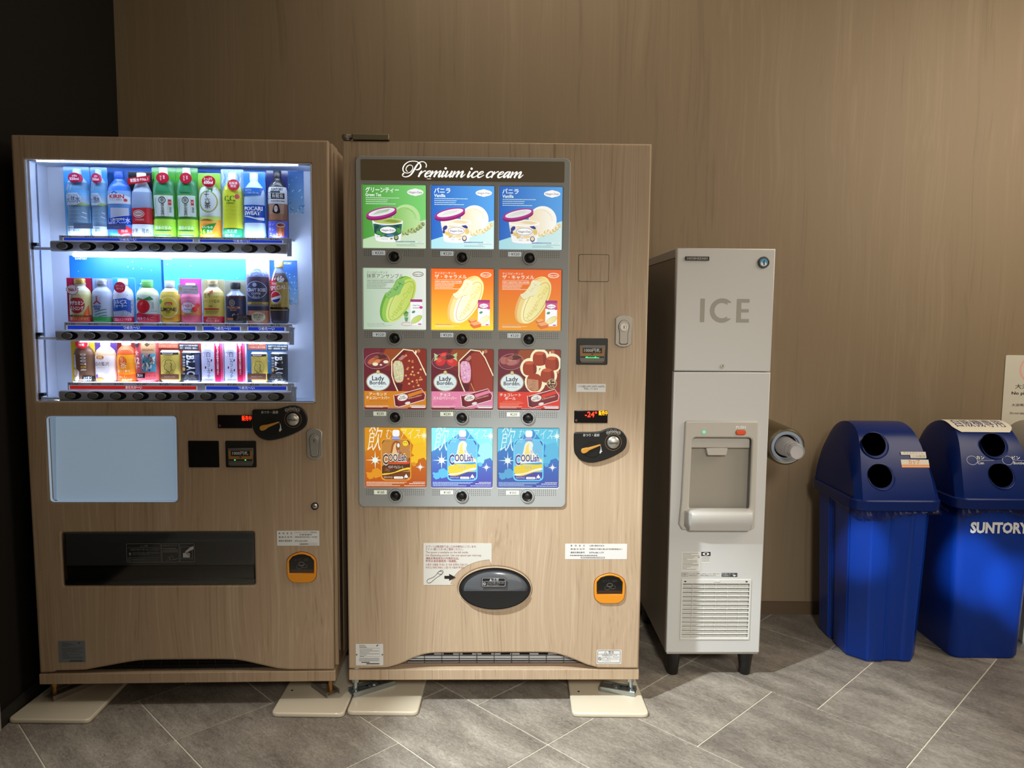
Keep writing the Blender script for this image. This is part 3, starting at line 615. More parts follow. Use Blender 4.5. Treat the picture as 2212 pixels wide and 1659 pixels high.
BL = ('4a48b4', '4cb8e4', '8ff0fc', 'a4ecfa', '62c4f0', '6ae0ff', '4a48a8', '72c8ee', 'f2d83a', 'ffffff', 'fbf6e0', 'fbe77a', '38a8e0', '4a4a94', '6a6a9c')
LB = ('ffffff',)
cards = [
 (0, 0, lambda A: cup_card(A, t1='グリーンティー', t2='Green Tea', **gt), 'green'), (1, 0, lambda A: cup_card(A, t1='バニラ', t2='Vanilla', **va), 'hot'), (2, 0, lambda A: cup_card(A, t1='バニラ', t2='Vanilla', **va), ''),
 (0, 1, lambda A: sandwich_card(A, ('b4ccb0', 'f6faf0'), '6a7468', 'クリスピーサンド', '抹茶アンサンブル', 'CRISPY SANDWICH MATCHA ENSEMBLE', ('c8dc62', 'd8e888'), ('6cae44', '9ccc5a', '7aa04a', '93b04c'), ('8cc46a', '4e8440'), 0, True), ''),
 (1, 1, lambda A: sandwich_card(A, ('ee6420', 'fbd83a'), 'fff2e0', 'クリスピーサンド', 'ザ・キャラメル', 'CRISPY SANDWICH THE CARAMEL', ('fdf3a0', 'ffffe8'), ('f6c878', 'fce49c', 'cf9a48', 'd6b45c'), ('fff4cc', 'f6e0a4'), 0, False), 'hot'),  # same print as the next card, colours lightened for stronger backlight
 (2, 1, lambda A: sandwich_card(A, ('ee6420', 'f5a02a'), 'fff2e0', 'クリスピーサンド', 'ザ・キャラメル', 'CRISPY SANDWICH THE CARAMEL', ('efe08a', 'fff6b8'), ('eeb870', 'f4d88c', 'b8924a', 'c6ac5c'), ('f2ecc0', 'e6d49c'), 0, False), ''),
 (0, 2, lambda A: lady_card(A, 0, ('d8851e', 'f0b060', 'a85a20', 'b87838'), 'アーモンド', 'チョコレートバー', 'ALMOND CHOCOLATE BAR'), ''), (1, 2, lambda A: lady_card(A, 1, ('ea88ac', 'f8b8d0', 'd05a88', 'c86890'), 'チョコ', 'ストロベリーバー', 'CHOCO STRAWBERRY BAR'), ''), (2, 2, lambda A: lady_card(A, 2, ('e23a28', 'f46a50', 'f09058', 'ffb090'), 'チョコレート', 'ボール', 'CHOCOLATE BALL'), ''),
 (0, 3, lambda A: pouch_card(A, OR, 'ベルギーチョコレート', 1), ''), (1, 3, lambda A: pouch_card(A, BL, 'バニラ', 0, 1), 'hot'), (2, 3, lambda A: pouch_card(A, ('3a52b4', '2ea0dc', '62d0ee') + ('5ac0e8', '58b0e0') + BL[5:], 'バニラ', 0, 1), '')]  # middle pouch coloured lighter than the right one for stronger backlight
CL = {(0, 0): 'lit green picture of an ice cream cup', (1, 0): 'lit blue picture of an ice cream cup, middle column', (2, 0): 'lit blue picture of an ice cream cup, right column', (0, 1): 'pale green picture of a bitten ice cream sandwich',
      (1, 1): 'bright orange picture of a bitten ice cream sandwich, middle column', (2, 1): 'orange picture of a bitten ice cream sandwich, right column', (0, 2): 'maroon picture of a nutty chocolate ice bar', (1, 2): 'maroon and pink picture of a strawberry ice bar', (2, 2): 'maroon and red picture of chocolate ice balls',
      (0, 3): 'orange picture of a drinkable ice pouch', (1, 3): 'pale blue picture of a drinkable ice pouch', (2, 3): 'blue picture of a drinkable ice pouch'}
for i, j, fn, hot in cards:
    (x0, x1), (z0, z1) = CARDX[i], CARDZ[j]
    A = Art(x0+.001, z0+.001, x1-x0-.002, z1-z0-.002, -.0018, eps=.00003); A.clip = None; fn(A)
    o = A.build('picture_card', BACKLIT2 if hot == 'hot' else BACKLIT, m2); o['label'] = CL[(i, j)]
# --- buttons, price tags and speaker dots
BX = [.1592, .3717, .5836]; BZ = [1.4737, 1.2186, .9664, .7113]
PR = ['¥320', '¥320', '¥230', '¥160']
tagm = attr_mat('price_print', .30, .4)
for j, bz in enumerate(BZ):
    for i, bx in enumerate(BX):
        b = MB().ring((bx, -.0075, bz), .0215, .0045, .004).build('select_button', GREYP, m2, True)
        mb = MB().ring((bx, -.0067, bz), .0223, .0010, .0012); mb.build('button_seam', BLACK, b)
        mb = MB().lathe([(.0168, 0), (.0168, .004), (.0145, .006), (.0115, .003), (.010, .0028), (.009, .006), (.006, .0072), (0.0001, .0075)], (bx, -.006, bz), 32, 1, 'Y'); mb.build('button_cap', BLACK, b, True)
        px = CARDX[i][0]+.050
        a = Art(px-.0205, bz+.0045, .041, .0135, -.0068); a.rect(0, 0, 1, 1, 'e6ecd8' if j > 1 else 'dfe6ea'); 
        if j < 2: a.rect(.04, .15, .16, .85, 'b4c8d2'); a.rect(.84, .15, .96, .85, 'b4c8d2')
        a.text(PR[j], .53, .5, .62, '39423c', 'C', .01, w=.55 if j > 1 else .62); a.build('price_tag', tagm, m2)
dots = MB()
for j, bz in enumerate(BZ):
    for i, bx in enumerate(BX):
        for c in range(29):
            x = CARDX[i][0]+.006+c*.00655
            for r_ in range(4):
                z = bz+.020-r_*.0058
                if math.hypot(x-bx, z-bz) < .0265 or (abs(x-(CARDX[i][0]+.05)) < .023 and r_ > 0): continue
                dots.cyl((x, -.0061, z), .00125, .0006, 'Y', n=6)
tag(dots.build('speaker_dots', mat('dot_dark', '3c3a36', .8), m2), kind='stuff')
# --- fittings shared by both machines
def lock_plate(fr, root, q, mode):
    (x0, z1), (x1, z0) = fr.at(*q[0]), fr.at(*q[1]); cx = (x0+x1)/2; w_, h_ = x1-x0, z1-z0
    out = [(x0+w_*a, z0+h_*b) for a, b in ((.0, .10), (.22, .02), (.5, 0), (.78, .02), (1, .10), (1, .90), (.78, .98), (.5, 1), (.22, .98), (0, .90))]
    p = plate('lock_plate', [out], -.006, .0, SATIN if mode else CHROME, root, .002)
    kz = z0+h_*.62
    tear = [(cx+w_*.34*math.cos(a), kz+w_*.02+w_*.42*math.sin(a)) for a in [PI*k/14 for k in range(15)]] + ([(cx-w_*.24, z0+h_*.13), (cx-w_*.14, z0+h_*.08), (cx+w_*.14, z0+h_*.08), (cx+w_*.24, z0+h_*.13)] if not mode else [(cx-w_*.26, kz-h_*.2), (cx-w_*.26, z0+h_*.12), (cx-w_*.16, z0+h_*.08), (cx+w_*.16, z0+h_*.08), (cx+w_*.26, z0+h_*.12), (cx+w_*.26, kz-h_*.2)])
    plate('lock_recess', [tear], -.0066, -.0059, mat('seam_dark', '33302c', .6), p, 0); sc = .93
    plate('lock_lever', [[(cx+(x-cx)*.92, kz+(z-kz)*.965) for x, z in tear]], -.008, -.006, SATIN if mode else CHROME, p, .001)
    mb = MB().ring((cx, -.010, kz), w_*.23, w_*.07, .005); mb.cyl((cx, -.0085, kz), w_*.15, .004, n=24); mb.build('lock_cylinder', CHROME, p, True)
    MB().box(cx-w_*.02, cx+w_*.02, -.0112, -.0105, kz-w_*.08, kz+w_*.08).build('keyhole', BLACKM, p)
def coin_panel(fr, root, pts, ox, oy, lev, slot, k=5.53):
    q = lambda x, y: fr.at(ox+x/k, oy+y/k)
    P = smooth_poly([q(*p) for p in pts], 2); pl = plate('coin_panel', [P], -.010, 0, mat('panel_black', '191918', .35), root, .003)
    c = q(*lev[0]); e = q(*lev[1]); s_ = q(*lev[2]); r = .0265
    MB().ring((c[0], -.0105, c[1]), r, .0035, .004).cyl((c[0], -.0095, c[1]), r*.93, .003).build('lever_dial', BLACK, pl, True)
    dx, dz = e[0]-s_[0], e[1]-s_[1]; L = math.hypot(dx, dz); ux, uz = dx/L, dz/L
    def lp(a, b): return (s_[0]+ux*a-uz*b, s_[1]+uz*a+ux*b)
    pts_ = [lp(-.0085*math.cos(t), .0085*math.sin(t)) for t in [PI/2*(-1+k_/6) for k_ in range(13)]] + [lp(.008, .0078), lp(.018, .0052), lp(L-.004, .003), lp(L, .0008), lp(L-.002, -.001), lp(.018, -.004), lp(.008, -.0078)]
    plate('return_lever', [pts_], -.017, -.010, mat('lever_orange', 'c08a35', .4), pl, .0015)
    A = Art(0, 0, 1, 1, -.0102)
    arc = [(c[0]+.0305*math.cos(t), c[1]+.0305*math.sin(t)) for t in [math.radians(22-k_*6.2) for k_ in range(9)]]
    A.line(arc, [.001+.0006*min(i, 6) for i in range(9)], 'd8d8d8'); A.poly([(arc[6][0]+.006, arc[6][1]+.001), (arc[6][0]-.003, arc[6][1]+.001), (arc[8][0], arc[8][1]-.002)], 'd8d8d8')
    A.build('arrow_print', PRINT, pl); A = Art(0, 0, 1, 1, -.0102)
    t = q(*slot[1]); A.text('おつり・返却', t[0], t[1], .0082, 'dededa', 'C', .012, w=.052)
    A.build('panel_print', PRINT, pl); A = Art(0, 0, 1, 1, -.0102)
    for cx_, cy_ in slot[2]:
        z = q(cx_, cy_); A.ring(z[0], z[1], .0055, .0055, .0008, 'cfcfca', 20)
        A.text(('500', '100', '50', '10')[slot[2].index((cx_, cy_))], z[0], z[1], .0036, 'cfcfca', 'C', .02, w=.007)
    A.build('coin_print', PRINT, pl)
    z = q(*slot[0])
    MB().ring((z[0], -.0105, z[1]), .0268, .0012, .0015).build('slot_trim', mat('copper_trim', 'a07a52', .4, .5), pl, True)
    MB().cyl((z[0], -.0102, z[1]), .0245, .0012, n=40).build('slot_bezel', BLACKM, pl)
    cs = MB().lathe([(.0195, 0), (.0195, .004), (.017, .007), (.008, .0095), (.0001, .0102)], (z[0], -.0105, z[1]), 36, 1, 'Y').build('coin_slot', CHROME, pl, True)
    MB().box(z[0]-.0135, z[0]+.0135, -.0220, -.0185, z[1]-.0014, z[1]+.0002, .0003, 1).build('coin_slit', BLACKM, pl)
def led_box(fr, root, q, items):
    (x0, z1), (x1, z0) = fr.at(*q[0]), fr.at(*q[1])
    p = plate('price_display', [rr(x0, z0, x1, z1, .002, 3)], -.003, 0, mat('display_black', '150e10', .15), root, .001)
    for (t, x, z, h, w_, M_) in items:
        A = Art(x0, z0, x1-x0, z1-z0, -.0032); A.text(t, x, z, h, 'ff3020', 'C', .015, w=w_); o = A.build('lit_characters', M_, p)
    A = Art(x0, z0, x1-x0, z1-z0, -.0031); A.ell(.06, .2, .035, .1, '4a4244'); A.build('sensor_window', PRINT, p)
def bill_slot(fr, root, q, green):
    (x0, z1), (x1, z0) = fr.at(*q[0]), fr.at(*q[1]); w_, h_ = x1-x0, z1-z0
    p = plate('bill_validator', [rr(x0, z0, x1, z1, .004, 4)], -.003, 0, mat('panel_black', '191918', .35), root, .0015)
    ix0, ix1, iz0, iz1 = x0+w_*.09, x1-w_*.09, z0+h_*.07, z0+h_*.74
    plate('bill_frame', [[(ix0, iz1), (ix1, iz1), (ix1-.001, iz0+.010), (ix1-.006, iz0), (ix0+.006, iz0), (ix0+.001, iz0+.010)]], -.008, -.003, mat('bill_grey', '6b6862', .35, .4), p, .0012)
    A = Art(x0, z0, w_, h_, -.0083); A.rect(.12, .33, .88, .64, '9a6a34'); A.rect(.19, .44, .81, .64, '1c1a18'); A.text('1000円札', .5, .54, .13, 'dcdcd6', 'C', .015, w=.52); A.poly([(.45, .42), (.55, .42), (.5, .37)], '1c1a18'); A.rect(.12, .27, .88, .32, '181816'); A.build('bill_print', PRINT, p)
    plate('bill_lip', [rr(ix0+.002, z0+h_*.12, ix1-.002, z0+h_*.20, .001, 2)], -.011, -.008, mat('bill_grey', '6b6862', .35, .4), p, .0008)
    g_ = MB()
    for x in ((.32, .66) if not green else (.33, .60)): g_.box(x0+w_*x-.002, x0+w_*x+.002, -.0090, -.0083, z0+h_*.285, z0+h_*.31)
    if green: g_.box(x0+w_*.28, x0+w_*.72, -.0088, -.0083, z0+h_*.265, z0+h_*.283)
    g_.build('bill_lights', GREENLED, p)
def coin_return(fr, root, q):
    (x0, z1), (x1, z0) = fr.at(*q[0]), fr.at(*q[1]); w_, h_ = x1-x0, z1-z0; X = lambda a: x0+w_*a; Z = lambda b: z0+h_*b
    def shp(e):
        P = [(.0, .30), (.04, .14), (.16, .03), (.30, .0), (.70, .0), (.84, .03), (.96, .14), (1, .30), (1, .70), (.94, .82), (.80, .92), (.62, .98), (.5, 1), (.38, .98), (.20, .92), (.06, .82), (0, .70)]
        return [(X(.5+(a-.5)*e), Z(.5+(b-.5)*e)) for a, b in smooth_poly(P, 2)]
    p = plate('coin_return', [shp(1), [(X(a), Z(b)) for a, b in ((.08, .31), (.92, .31), (.92, .72), (.80, .86), (.62, .92), (.5, .93), (.38, .92), (.20, .86), (.08, .72))]], -.006, .0, ORANGE, root, .002)
    plate('return_rim', [shp(1.03)], -.0012, .0, mat('rim_brown', '6a3010', .5), p, 0)
    plate('return_cavity', [[(X(a), Z(b)) for a, b in ((.08, .30), (.92, .30), (.92, .72), (.80, .86), (.62, .92), (.5, .93), (.38, .92), (.20, .86), (.08, .72))]], -.0030, -.0015, mat('cavity_dark', '1d1b1a', .5), p, 0)
    A = Art(x0, z0, w_, h_, -.0033); A.rect(.08, .30, .92, .37, '8a4c10'); A.poly([(.08, .37), (.92, .37), (.84, .43), (.16, .43)], 'b4762e')
    A.rect(.27, .44, .73, .72, '0c0c0c'); A.text('おつり・返却', .5, .74, .075, 'c4c4be', 'C', .01, w=.46)
    for x, z in ((.42, .52), (.6, .55), (.5, .62)): A.ell(x, z, .095, .062, '0c0c0c'); A.ring(x, z, .09, .055, .02, 'c2c2bc', 24); A.ring(x, z-.02, .09, .05, .012, 'a4a49e', 24); A.ell(x, z, .075, .042, '0c0c0c')
    A.build('return_print', PRINT, p)
    plate('return_flap', [[(X(a), Z(b)) for a, b in ((.10, .34), (.90, .34), (.90, .71), (.79, .84), (.62, .895), (.5, .905), (.38, .895), (.21, .84), (.10, .71))]], -.0055, -.0045, SMOKE2, p, 0)
def sticker(fr, root, q, bg='dcdcda', y=-.0006, r=.001, name='sticker', m=STICK):
    (x0, z1), (x1, z0) = fr.at(*q[0]), fr.at(*q[1])
    p = plate(name, [rr(x0, z0, x1, z1, r, 3)], y, 0.0, m, root, 0); A = Art(x0, z0, x1-x0, z1-z0, y-.0001, eps=.00004); return p, A
lock_plate(M2, m2, ((1329.5, 680), (1364, 750)), 1)
bill_slot(M2, m2, ((1245.5, 730.5), (1312, 788)), True)
p, A = sticker(M2, m2, ((1245, 829), (1308, 847)), name='notice_sticker'); A.text('つり銭(10円 50円 100円)', .5, .66, .24, '222222', 'C', .015, w=.92); A.text('不足しています', .5, .36, .22, '222222', 'C', .015, w=.48); A.build('notice_print', PRINT, p)
led_box(M2, m2, ((1240.5, 886.5), (1312, 913.5)), [('-24°', .50, .69, .42, .36, REDLED), ('販売中', .86, .78, .34, .26, YELLED)])
coin_panel(M2, m2, [(990, 650), (1000, 625), (1040, 622), (1290, 622), (1370, 585), (1460, 568), (1560, 600), (1612, 670), (1625, 740), (1600, 830), (1500, 895), (1360, 955), (1210, 992), (1090, 970), (1010, 900), (990, 830)], 1060, 820, ((1200, 820), (1312, 772), (1105, 842)), ((1458, 742), (1196, 660), [(1397, 628), (1437, 616), (1482, 616), (1523, 629)]))
p, A = sticker(M2, m2, ((1221, 1174.5), (1354, 1208)), name='owner_label')
for i, (l, r_) in enumerate((('管　理　者　名', '山崎木業株式会社'), ('連 絡 先 住 所', '京都府久世郡久御山町市田新珠城229-1'), ('連絡先電話番号', '0774-48-1177'))):
    A.text(l, .2, .87-i*.22, .10, '3a3a3a', 'C', .01, w=.23); A.text(r_, .39, .87-i*.22, .10, '3a3a3a', 'L', .01, w=(.24, .53, .235)[i])
A.blur(.08, .25, .52, .07, '555555'); A.poly(rr(.255, .06, .64, .16, .02, 3), '444444'); A.poly(rr(.265, .075, .63, .145, .02, 3), 'dddddd'); A.blur(.28, .11, .62, .05, '444444'); A.build('owner_print', PRINT, p)
coin_return(M2, m2, ((1284, 1238), (1349, 1302.5)))
p, A = sticker(M2, m2, ((1289, 1404), (1342, 1434)), name='warning_sticker', r=.002); A.line(rr(.04, .08, .95, .96, .05, 3), .02, '6a6a6a', True); A.line([(.04, .70), (.95, .70)], .012, '6a6a6a')
A.text('警告', .58, .82, .16, '333333', 'C', .015); A.line([(.30, .75), (.36, .90), (.42, .75)], .018, '444444', True); A.ring(.13, .38, .055, .1, .02, '555555'); A.line([(.09, .44), (.17, .32)], .02, '555555')
for i, t in enumerate(('転倒事故を防ぐため', '上に乗らない、揺さぶら', 'ない、傾けないようにし', 'てください。')): A.text(t, .22, .62-i*.13, .085, '666666', 'L', .005, w=(.6, .68, .68, .36)[i])
A.build('warning_print', PRINT, p)
p, A = sticker(M2, m2, ((768.5, 1391), (828, 1437)), name='rating_plate', r=.002)
for i in range(3): A.blur(.13, .94-i*.05, (.34, .38, .4)[i], .03, '555555', seed=i)
A.frame(.14, .40, .87, .80, .008, '666666'); [A.blur(.15, .74-i*.065, (.6, .85, .5, .85, .4, .3)[i], .03, '666666', seed=i) for i in range(6)]; [A.blur(.12, .32-i*.055, .86, .03, '666666', seed=i+9) for i in range(3)]
A.rect(.38, .05, .86, .10, '444444'); A.rect(.2, .12, .5, .16, '333333'); A.poly([(.74, .88), (.78, .96), (.86, .97), (.80, .93), (.80, .9)], '222222'); A.ell(.03, .5, .03, .04, '6a6a66', 10); A.ell(.97, .5, .03, .04, '6a6a66', 10); A.build('rating_print', PRINT, p)
# spoon notice, notched round the oval flap
SP = P2((915, 1173), (1062, 1173.5), (1062, 1218)); arc = [M2.at(1069+97*math.cos(math.radians(t)), 1271-63*math.sin(math.radians(t))) for t in range(97, 173, 5)]
p = plate('spoon_notice', [SP + arc + P2((982, 1263.5), (915, 1263.5))], -.0007, 0, mat('notice_paper', 'cfcdc4', .6), m2, 0)
(ax0, az1), (ax1, az0) = M2.at(915, 1173), M2.at(1062, 1263.5); A = Art(ax0, az0, ax1-ax0, az1-az0, -.0009, eps=.00004)
for i, (t, c, w_) in enumerate((('スプーンは商品取り出し口の内側左にございます。', '8c4048', .75), ('アイス1個につき1本ご使用ください。', '8c4048', .55), ('The spoon is available on the left inside', '9a7c74', .62), ('the dispensing pocket. Use one spoon per mini-cup.', '9a7c74', .82), ('湯匙在商品取出口内側的左边。', 'a04a50', .49), ('每杯冰淇淋僅使用一個湯匙。', 'a04a50', .46), ('스푼은 상품을 꺼내는 곳 내부 왼쪽에 있습니다.', 'a8746c', .62), ('아이스1개에 대해서, 스푼1개 사용해 주세요.', 'a8746c', .57))):
    A.text(t, .03, (.915, .85, .785, .715, .635, .57, .485, .415)[i], .05, c, 'L', .008, w=w_)
A.line(smooth_poly([(.045, .08), (.06, .045), (.10, .05), (.16, .14), (.20, .19), (.28, .27), (.29, .34), (.26, .36), (.21, .31), (.19, .25), (.13, .17), (.06, .14)], 2), .006, '3c3c40', True); A.ring(.245, .295, .035, .035, .006, '3c3c40', 20, .8)
A.poly([(.305, .22), (.375, .22), (.375, .27), (.47, .185), (.375, .10), (.375, .15), (.305, .15)], '1c1416'); A.build('spoon_print', PRINT, p)
# oval take-out flap
cx, cz = oval_c
MB().ring((cx, .012, cz), orx-.0005, .004, .03, 64, sz=orz/orx).build('flap_rim', mat('pale_rim', 'c8b296', .4), m2, True)
plate('flap_well', [ell(cx, cz, orx-.002, orz-.002, 64)], .030, .034, BLACKM, m2, 0)
MB().ring((cx, .006, cz), orx-.003, .008, .02, 64, sz=(orz-.003)/(orx-.003)).build('flap_gasket', BLACK, m2, True)
fb = bmesh.new(); rows = []   # bulging smoked flap
for k in range(9):
    t = k/8; rows.append([fb.verts.new((cx+(orx-.007)*math.cos(a)*(1-t*.999), .012-.022*math.sqrt(1-(1-t)**2), cz+(orz-.006)*math.sin(a)*(1-t*.999))) for a in [2*PI*i/64 for i in range(64)]])
for a_, b2 in zip(rows, rows[1:]):
    for i in range(64): fb.faces.new((a_[i], a_[(i+1) % 64], b2[(i+1) % 64], b2[i]))
me = bpy.data.meshes.new('flap'); fb.to_mesh(me); fb.free(); fo = link('takeout_flap', me, mat('flap_grey', '56585c', .15, coat=.6), m2, True)
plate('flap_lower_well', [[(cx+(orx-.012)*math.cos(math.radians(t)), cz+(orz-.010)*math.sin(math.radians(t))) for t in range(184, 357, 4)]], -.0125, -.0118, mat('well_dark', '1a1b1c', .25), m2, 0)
w2 = Art(cx-.044, cz+.010, .080, .032, -.0145, eps=.00005); w2.poly(rr(0, 0, 1, 1, .06, 3), '17171a'); w2.line(rr(.03, .08, .97, .94, .05, 3), .018, 'a8a8a8', True); w2.text('注意', .58, .76, .28, 'b8b8b8', 'C', .01); w2.poly([(.32, .64), (.38, .9), (.44, .64)], 'b8b8b8'); w2.line([(.04, .58), (.96, .58)], .012, 'a8a8a8'); w2.ring(.12, .34, .05, .13, .018, 'b8b8b8'); w2.line([(.08, .42), (.16, .25)], .018, 'b8b8b8'); w2.text('これより奥へ手を入れ', .22, .42, .17, 'a0a0a0', 'L', .003, w=.70); w2.text('ないでください', .22, .2, .17, 'a0a0a0', 'L', .003, w=.5)
w2.build('caution_print', PRINT, m2)
# levelling feet
def level_foot(root, x, y, ztop, z0, col, flange):
    mb = MB()
    if flange: mb.cyl((x, y, ztop-.004), .020, .005, 'Z', n=24); mb.cyl((x, y, ztop-.017), .0125, .022, 'Z', n=6)
    mb.cyl((x, y, (ztop+z0)/2), .0078, ztop-z0, 'Z', n=16); mb.cyl((x, y, z0+.006), .0125, .009, 'Z', n=6)
    return mb.build('levelling_foot', col, root, True)
for x, y in ((.0135, .05), (.945, .05), (.03, .60), (.93, .60)): level_foot(m2, x, y, .0855, .019, ZINC, True)
# ================================================================== DRINK VENDING MACHINE
m1 = empty('drink_vending_machine', M1.o, M1.rot, 'wood-grain vending machine with a lit window of bottles and cans', 'vending machine')
def P1(*q, dy=0): return [M1.at(x, y, dy) for x, y in q]
def rect1(q, dy=0):
    (x0, z1), (x1, z0) = M1.at(*q[0], dy), M1.at(*q[1], dy); return x0, z0, x1, z1
wv = P1((85, 1455), (116, 1453), (121, 1450), (183, 1448.5), (240, 1438), (296, 1428), (340, 1426.5), (500, 1425.5), (530, 1430), (560, 1437), (600, 1446), (625, 1448), (722, 1447))
wv = wv[:4] + smooth_poly(wv[4:11], 2, False) + wv[11:]
WX0, WX1, WZ0, WZ1 = .0405, .901, 1.0135, 1.754
ib = rect1(((100, 899), (382, 1085))); tk = rect1(((134, 1151), (551, 1265)))
tkl = P1((133, 1151), (548, 1149.5), (551, 1263), (139, 1265)); ibl = P1((100, 899.5), (379, 899.5), (382.5, 1084.5), (109, 1084.5))
def rounded(P, r=.006, n=4):
    out = []
    for i, p in enumerate(P):
        p = Vector(p); a = (Vector(P[i-1])-p); b = (Vector(P[(i+1) % len(P)])-p); a.normalize(); b.normalize()
        for k in range(n+1): t = k/n; q = p + a*r*(1-t)**2 + b*r*t**2; out.append((q.x, q.y))
    return out
outer = rounded([(.0, .1225), (-.0005, 1.8278), (.958, 1.8275), (.958, .1245)], .007)[5:15]
outer = outer + wv[::-1]
door1 = plate('door', [outer, [(WX0, WZ0), (WX1, WZ0), (WX1, WZ1), (WX0, WZ1)], rounded(ibl, .012), rounded(tkl, .005)], 0, .03, WOOD1, m1, .008, 4)
plate('door_liner', [[(.004, .125), (.004, 1.8245), (.9625, 1.8245), (.9625, .125)], [(WX0-.004, WZ0-.004), (WX0-.004, WZ1+.004), (WX1+.004, WZ1+.004), (WX1+.004, WZ0-.004)]], .031, .1235, WOOD1, m1, .006)
MB().box(.004, .9625, .126, .70, .125, 1.8245, .006, 3).build('cabinet', WOOD1, m1, True)
MB().box(.961, .9645, .05, .055, .17, 1.80).build('edge_strip', mat('edge_metal', 'b9a98e', .35, .6), m1)
MB().box(.0025, .956, .0, .60, .0855, .1205, .002).build('plinth', WOOD1, m1)
MB().box(.10, .80, .031, .0325, .12, .17).build('grille_recess', BLACKM, m1)
gm = MB()
for i in range(5): z = .1265+i*.0098; gm.tube([(.12, .022, z), (.80, .022, z)], .0012, 6)
for i in range(12): x = .15+i*.0585; gm.tube([(x, .0235, .122), (x, .0235, .172)], .0011, 6)
tag(gm.build('wire_grille', BLACK, m1), kind='stuff')
# display recess
IW = mat('interior_white', 'd4dcea', .4)
D = .118
MB().box(WX0, WX1, D, D+.004, WZ0-.005, WZ1+.005).build('back_panel', IW, m1)
MB().box(WX0-.004, WX0, .0, D+.004, WZ0, WZ1).build('left_panel', IW, m1)
MB().box(WX1, WX1+.004, .0, D+.004, WZ0, WZ1).build('right_panel', IW, m1)
MB().box(WX0, WX1, .002, D+.004, WZ1, WZ1+.004).build('top_panel', IW, m1)
MB().box(WX0, WX1, .002, D+.004, WZ0-.004, WZ0).build('bottom_panel', IW, m1)
MB().box(WX0+.002, WX0+.0035, .052, .056, WZ0+.002, WZ1-.002).build('side_seam', mat('seam_blue', '6a7898', .5), m1)
MB().box(WX0, WX1, .0035, .0055, WZ0, WZ1).build('window_pane', GLASS, m1)
MB().box(.07, .86, .0085, .0135, WZ1-.0035, WZ1-.0005).build('light_tube', LEDW2, m1)
# racks: rail with prices, button bar, end bracket, arm
ROWS = [((131, 508.5), (622, 516), 140, 49.9, 531.7, .67, (110, 622)), ((137, 695.5), (628, 700), 150.8, 49.15, 725, .27, (121.5, 627)), ((145, 825.5), (630, 830), 158, 48.75, 854.5, .28, (129, 631.5))]
PRICES = [['¥110', '¥110', '¥130', '¥130', '¥140', '¥140', '¥140', '¥160', '¥160', '¥160'], ['¥130']*6+['¥140', '¥150', '¥160', '¥170'], ['¥140', '¥130', '¥130', '¥130', '¥130', '¥130', '¥130', '¥130', '¥130', '¥130']]
BANDS = [[(139, 417, 277, 'c'), (432, 610, 522, 'c')], [(147, 423, 285, 'c'), (440, 519, 481, 'c'), (537, 615, 576, 'c')], [(152, 425, 290, 'h'), (446, 619, 533, 'c')]]
barm = mat('bar_plastic', 'a8a6a6', .35)
BASEZ = []
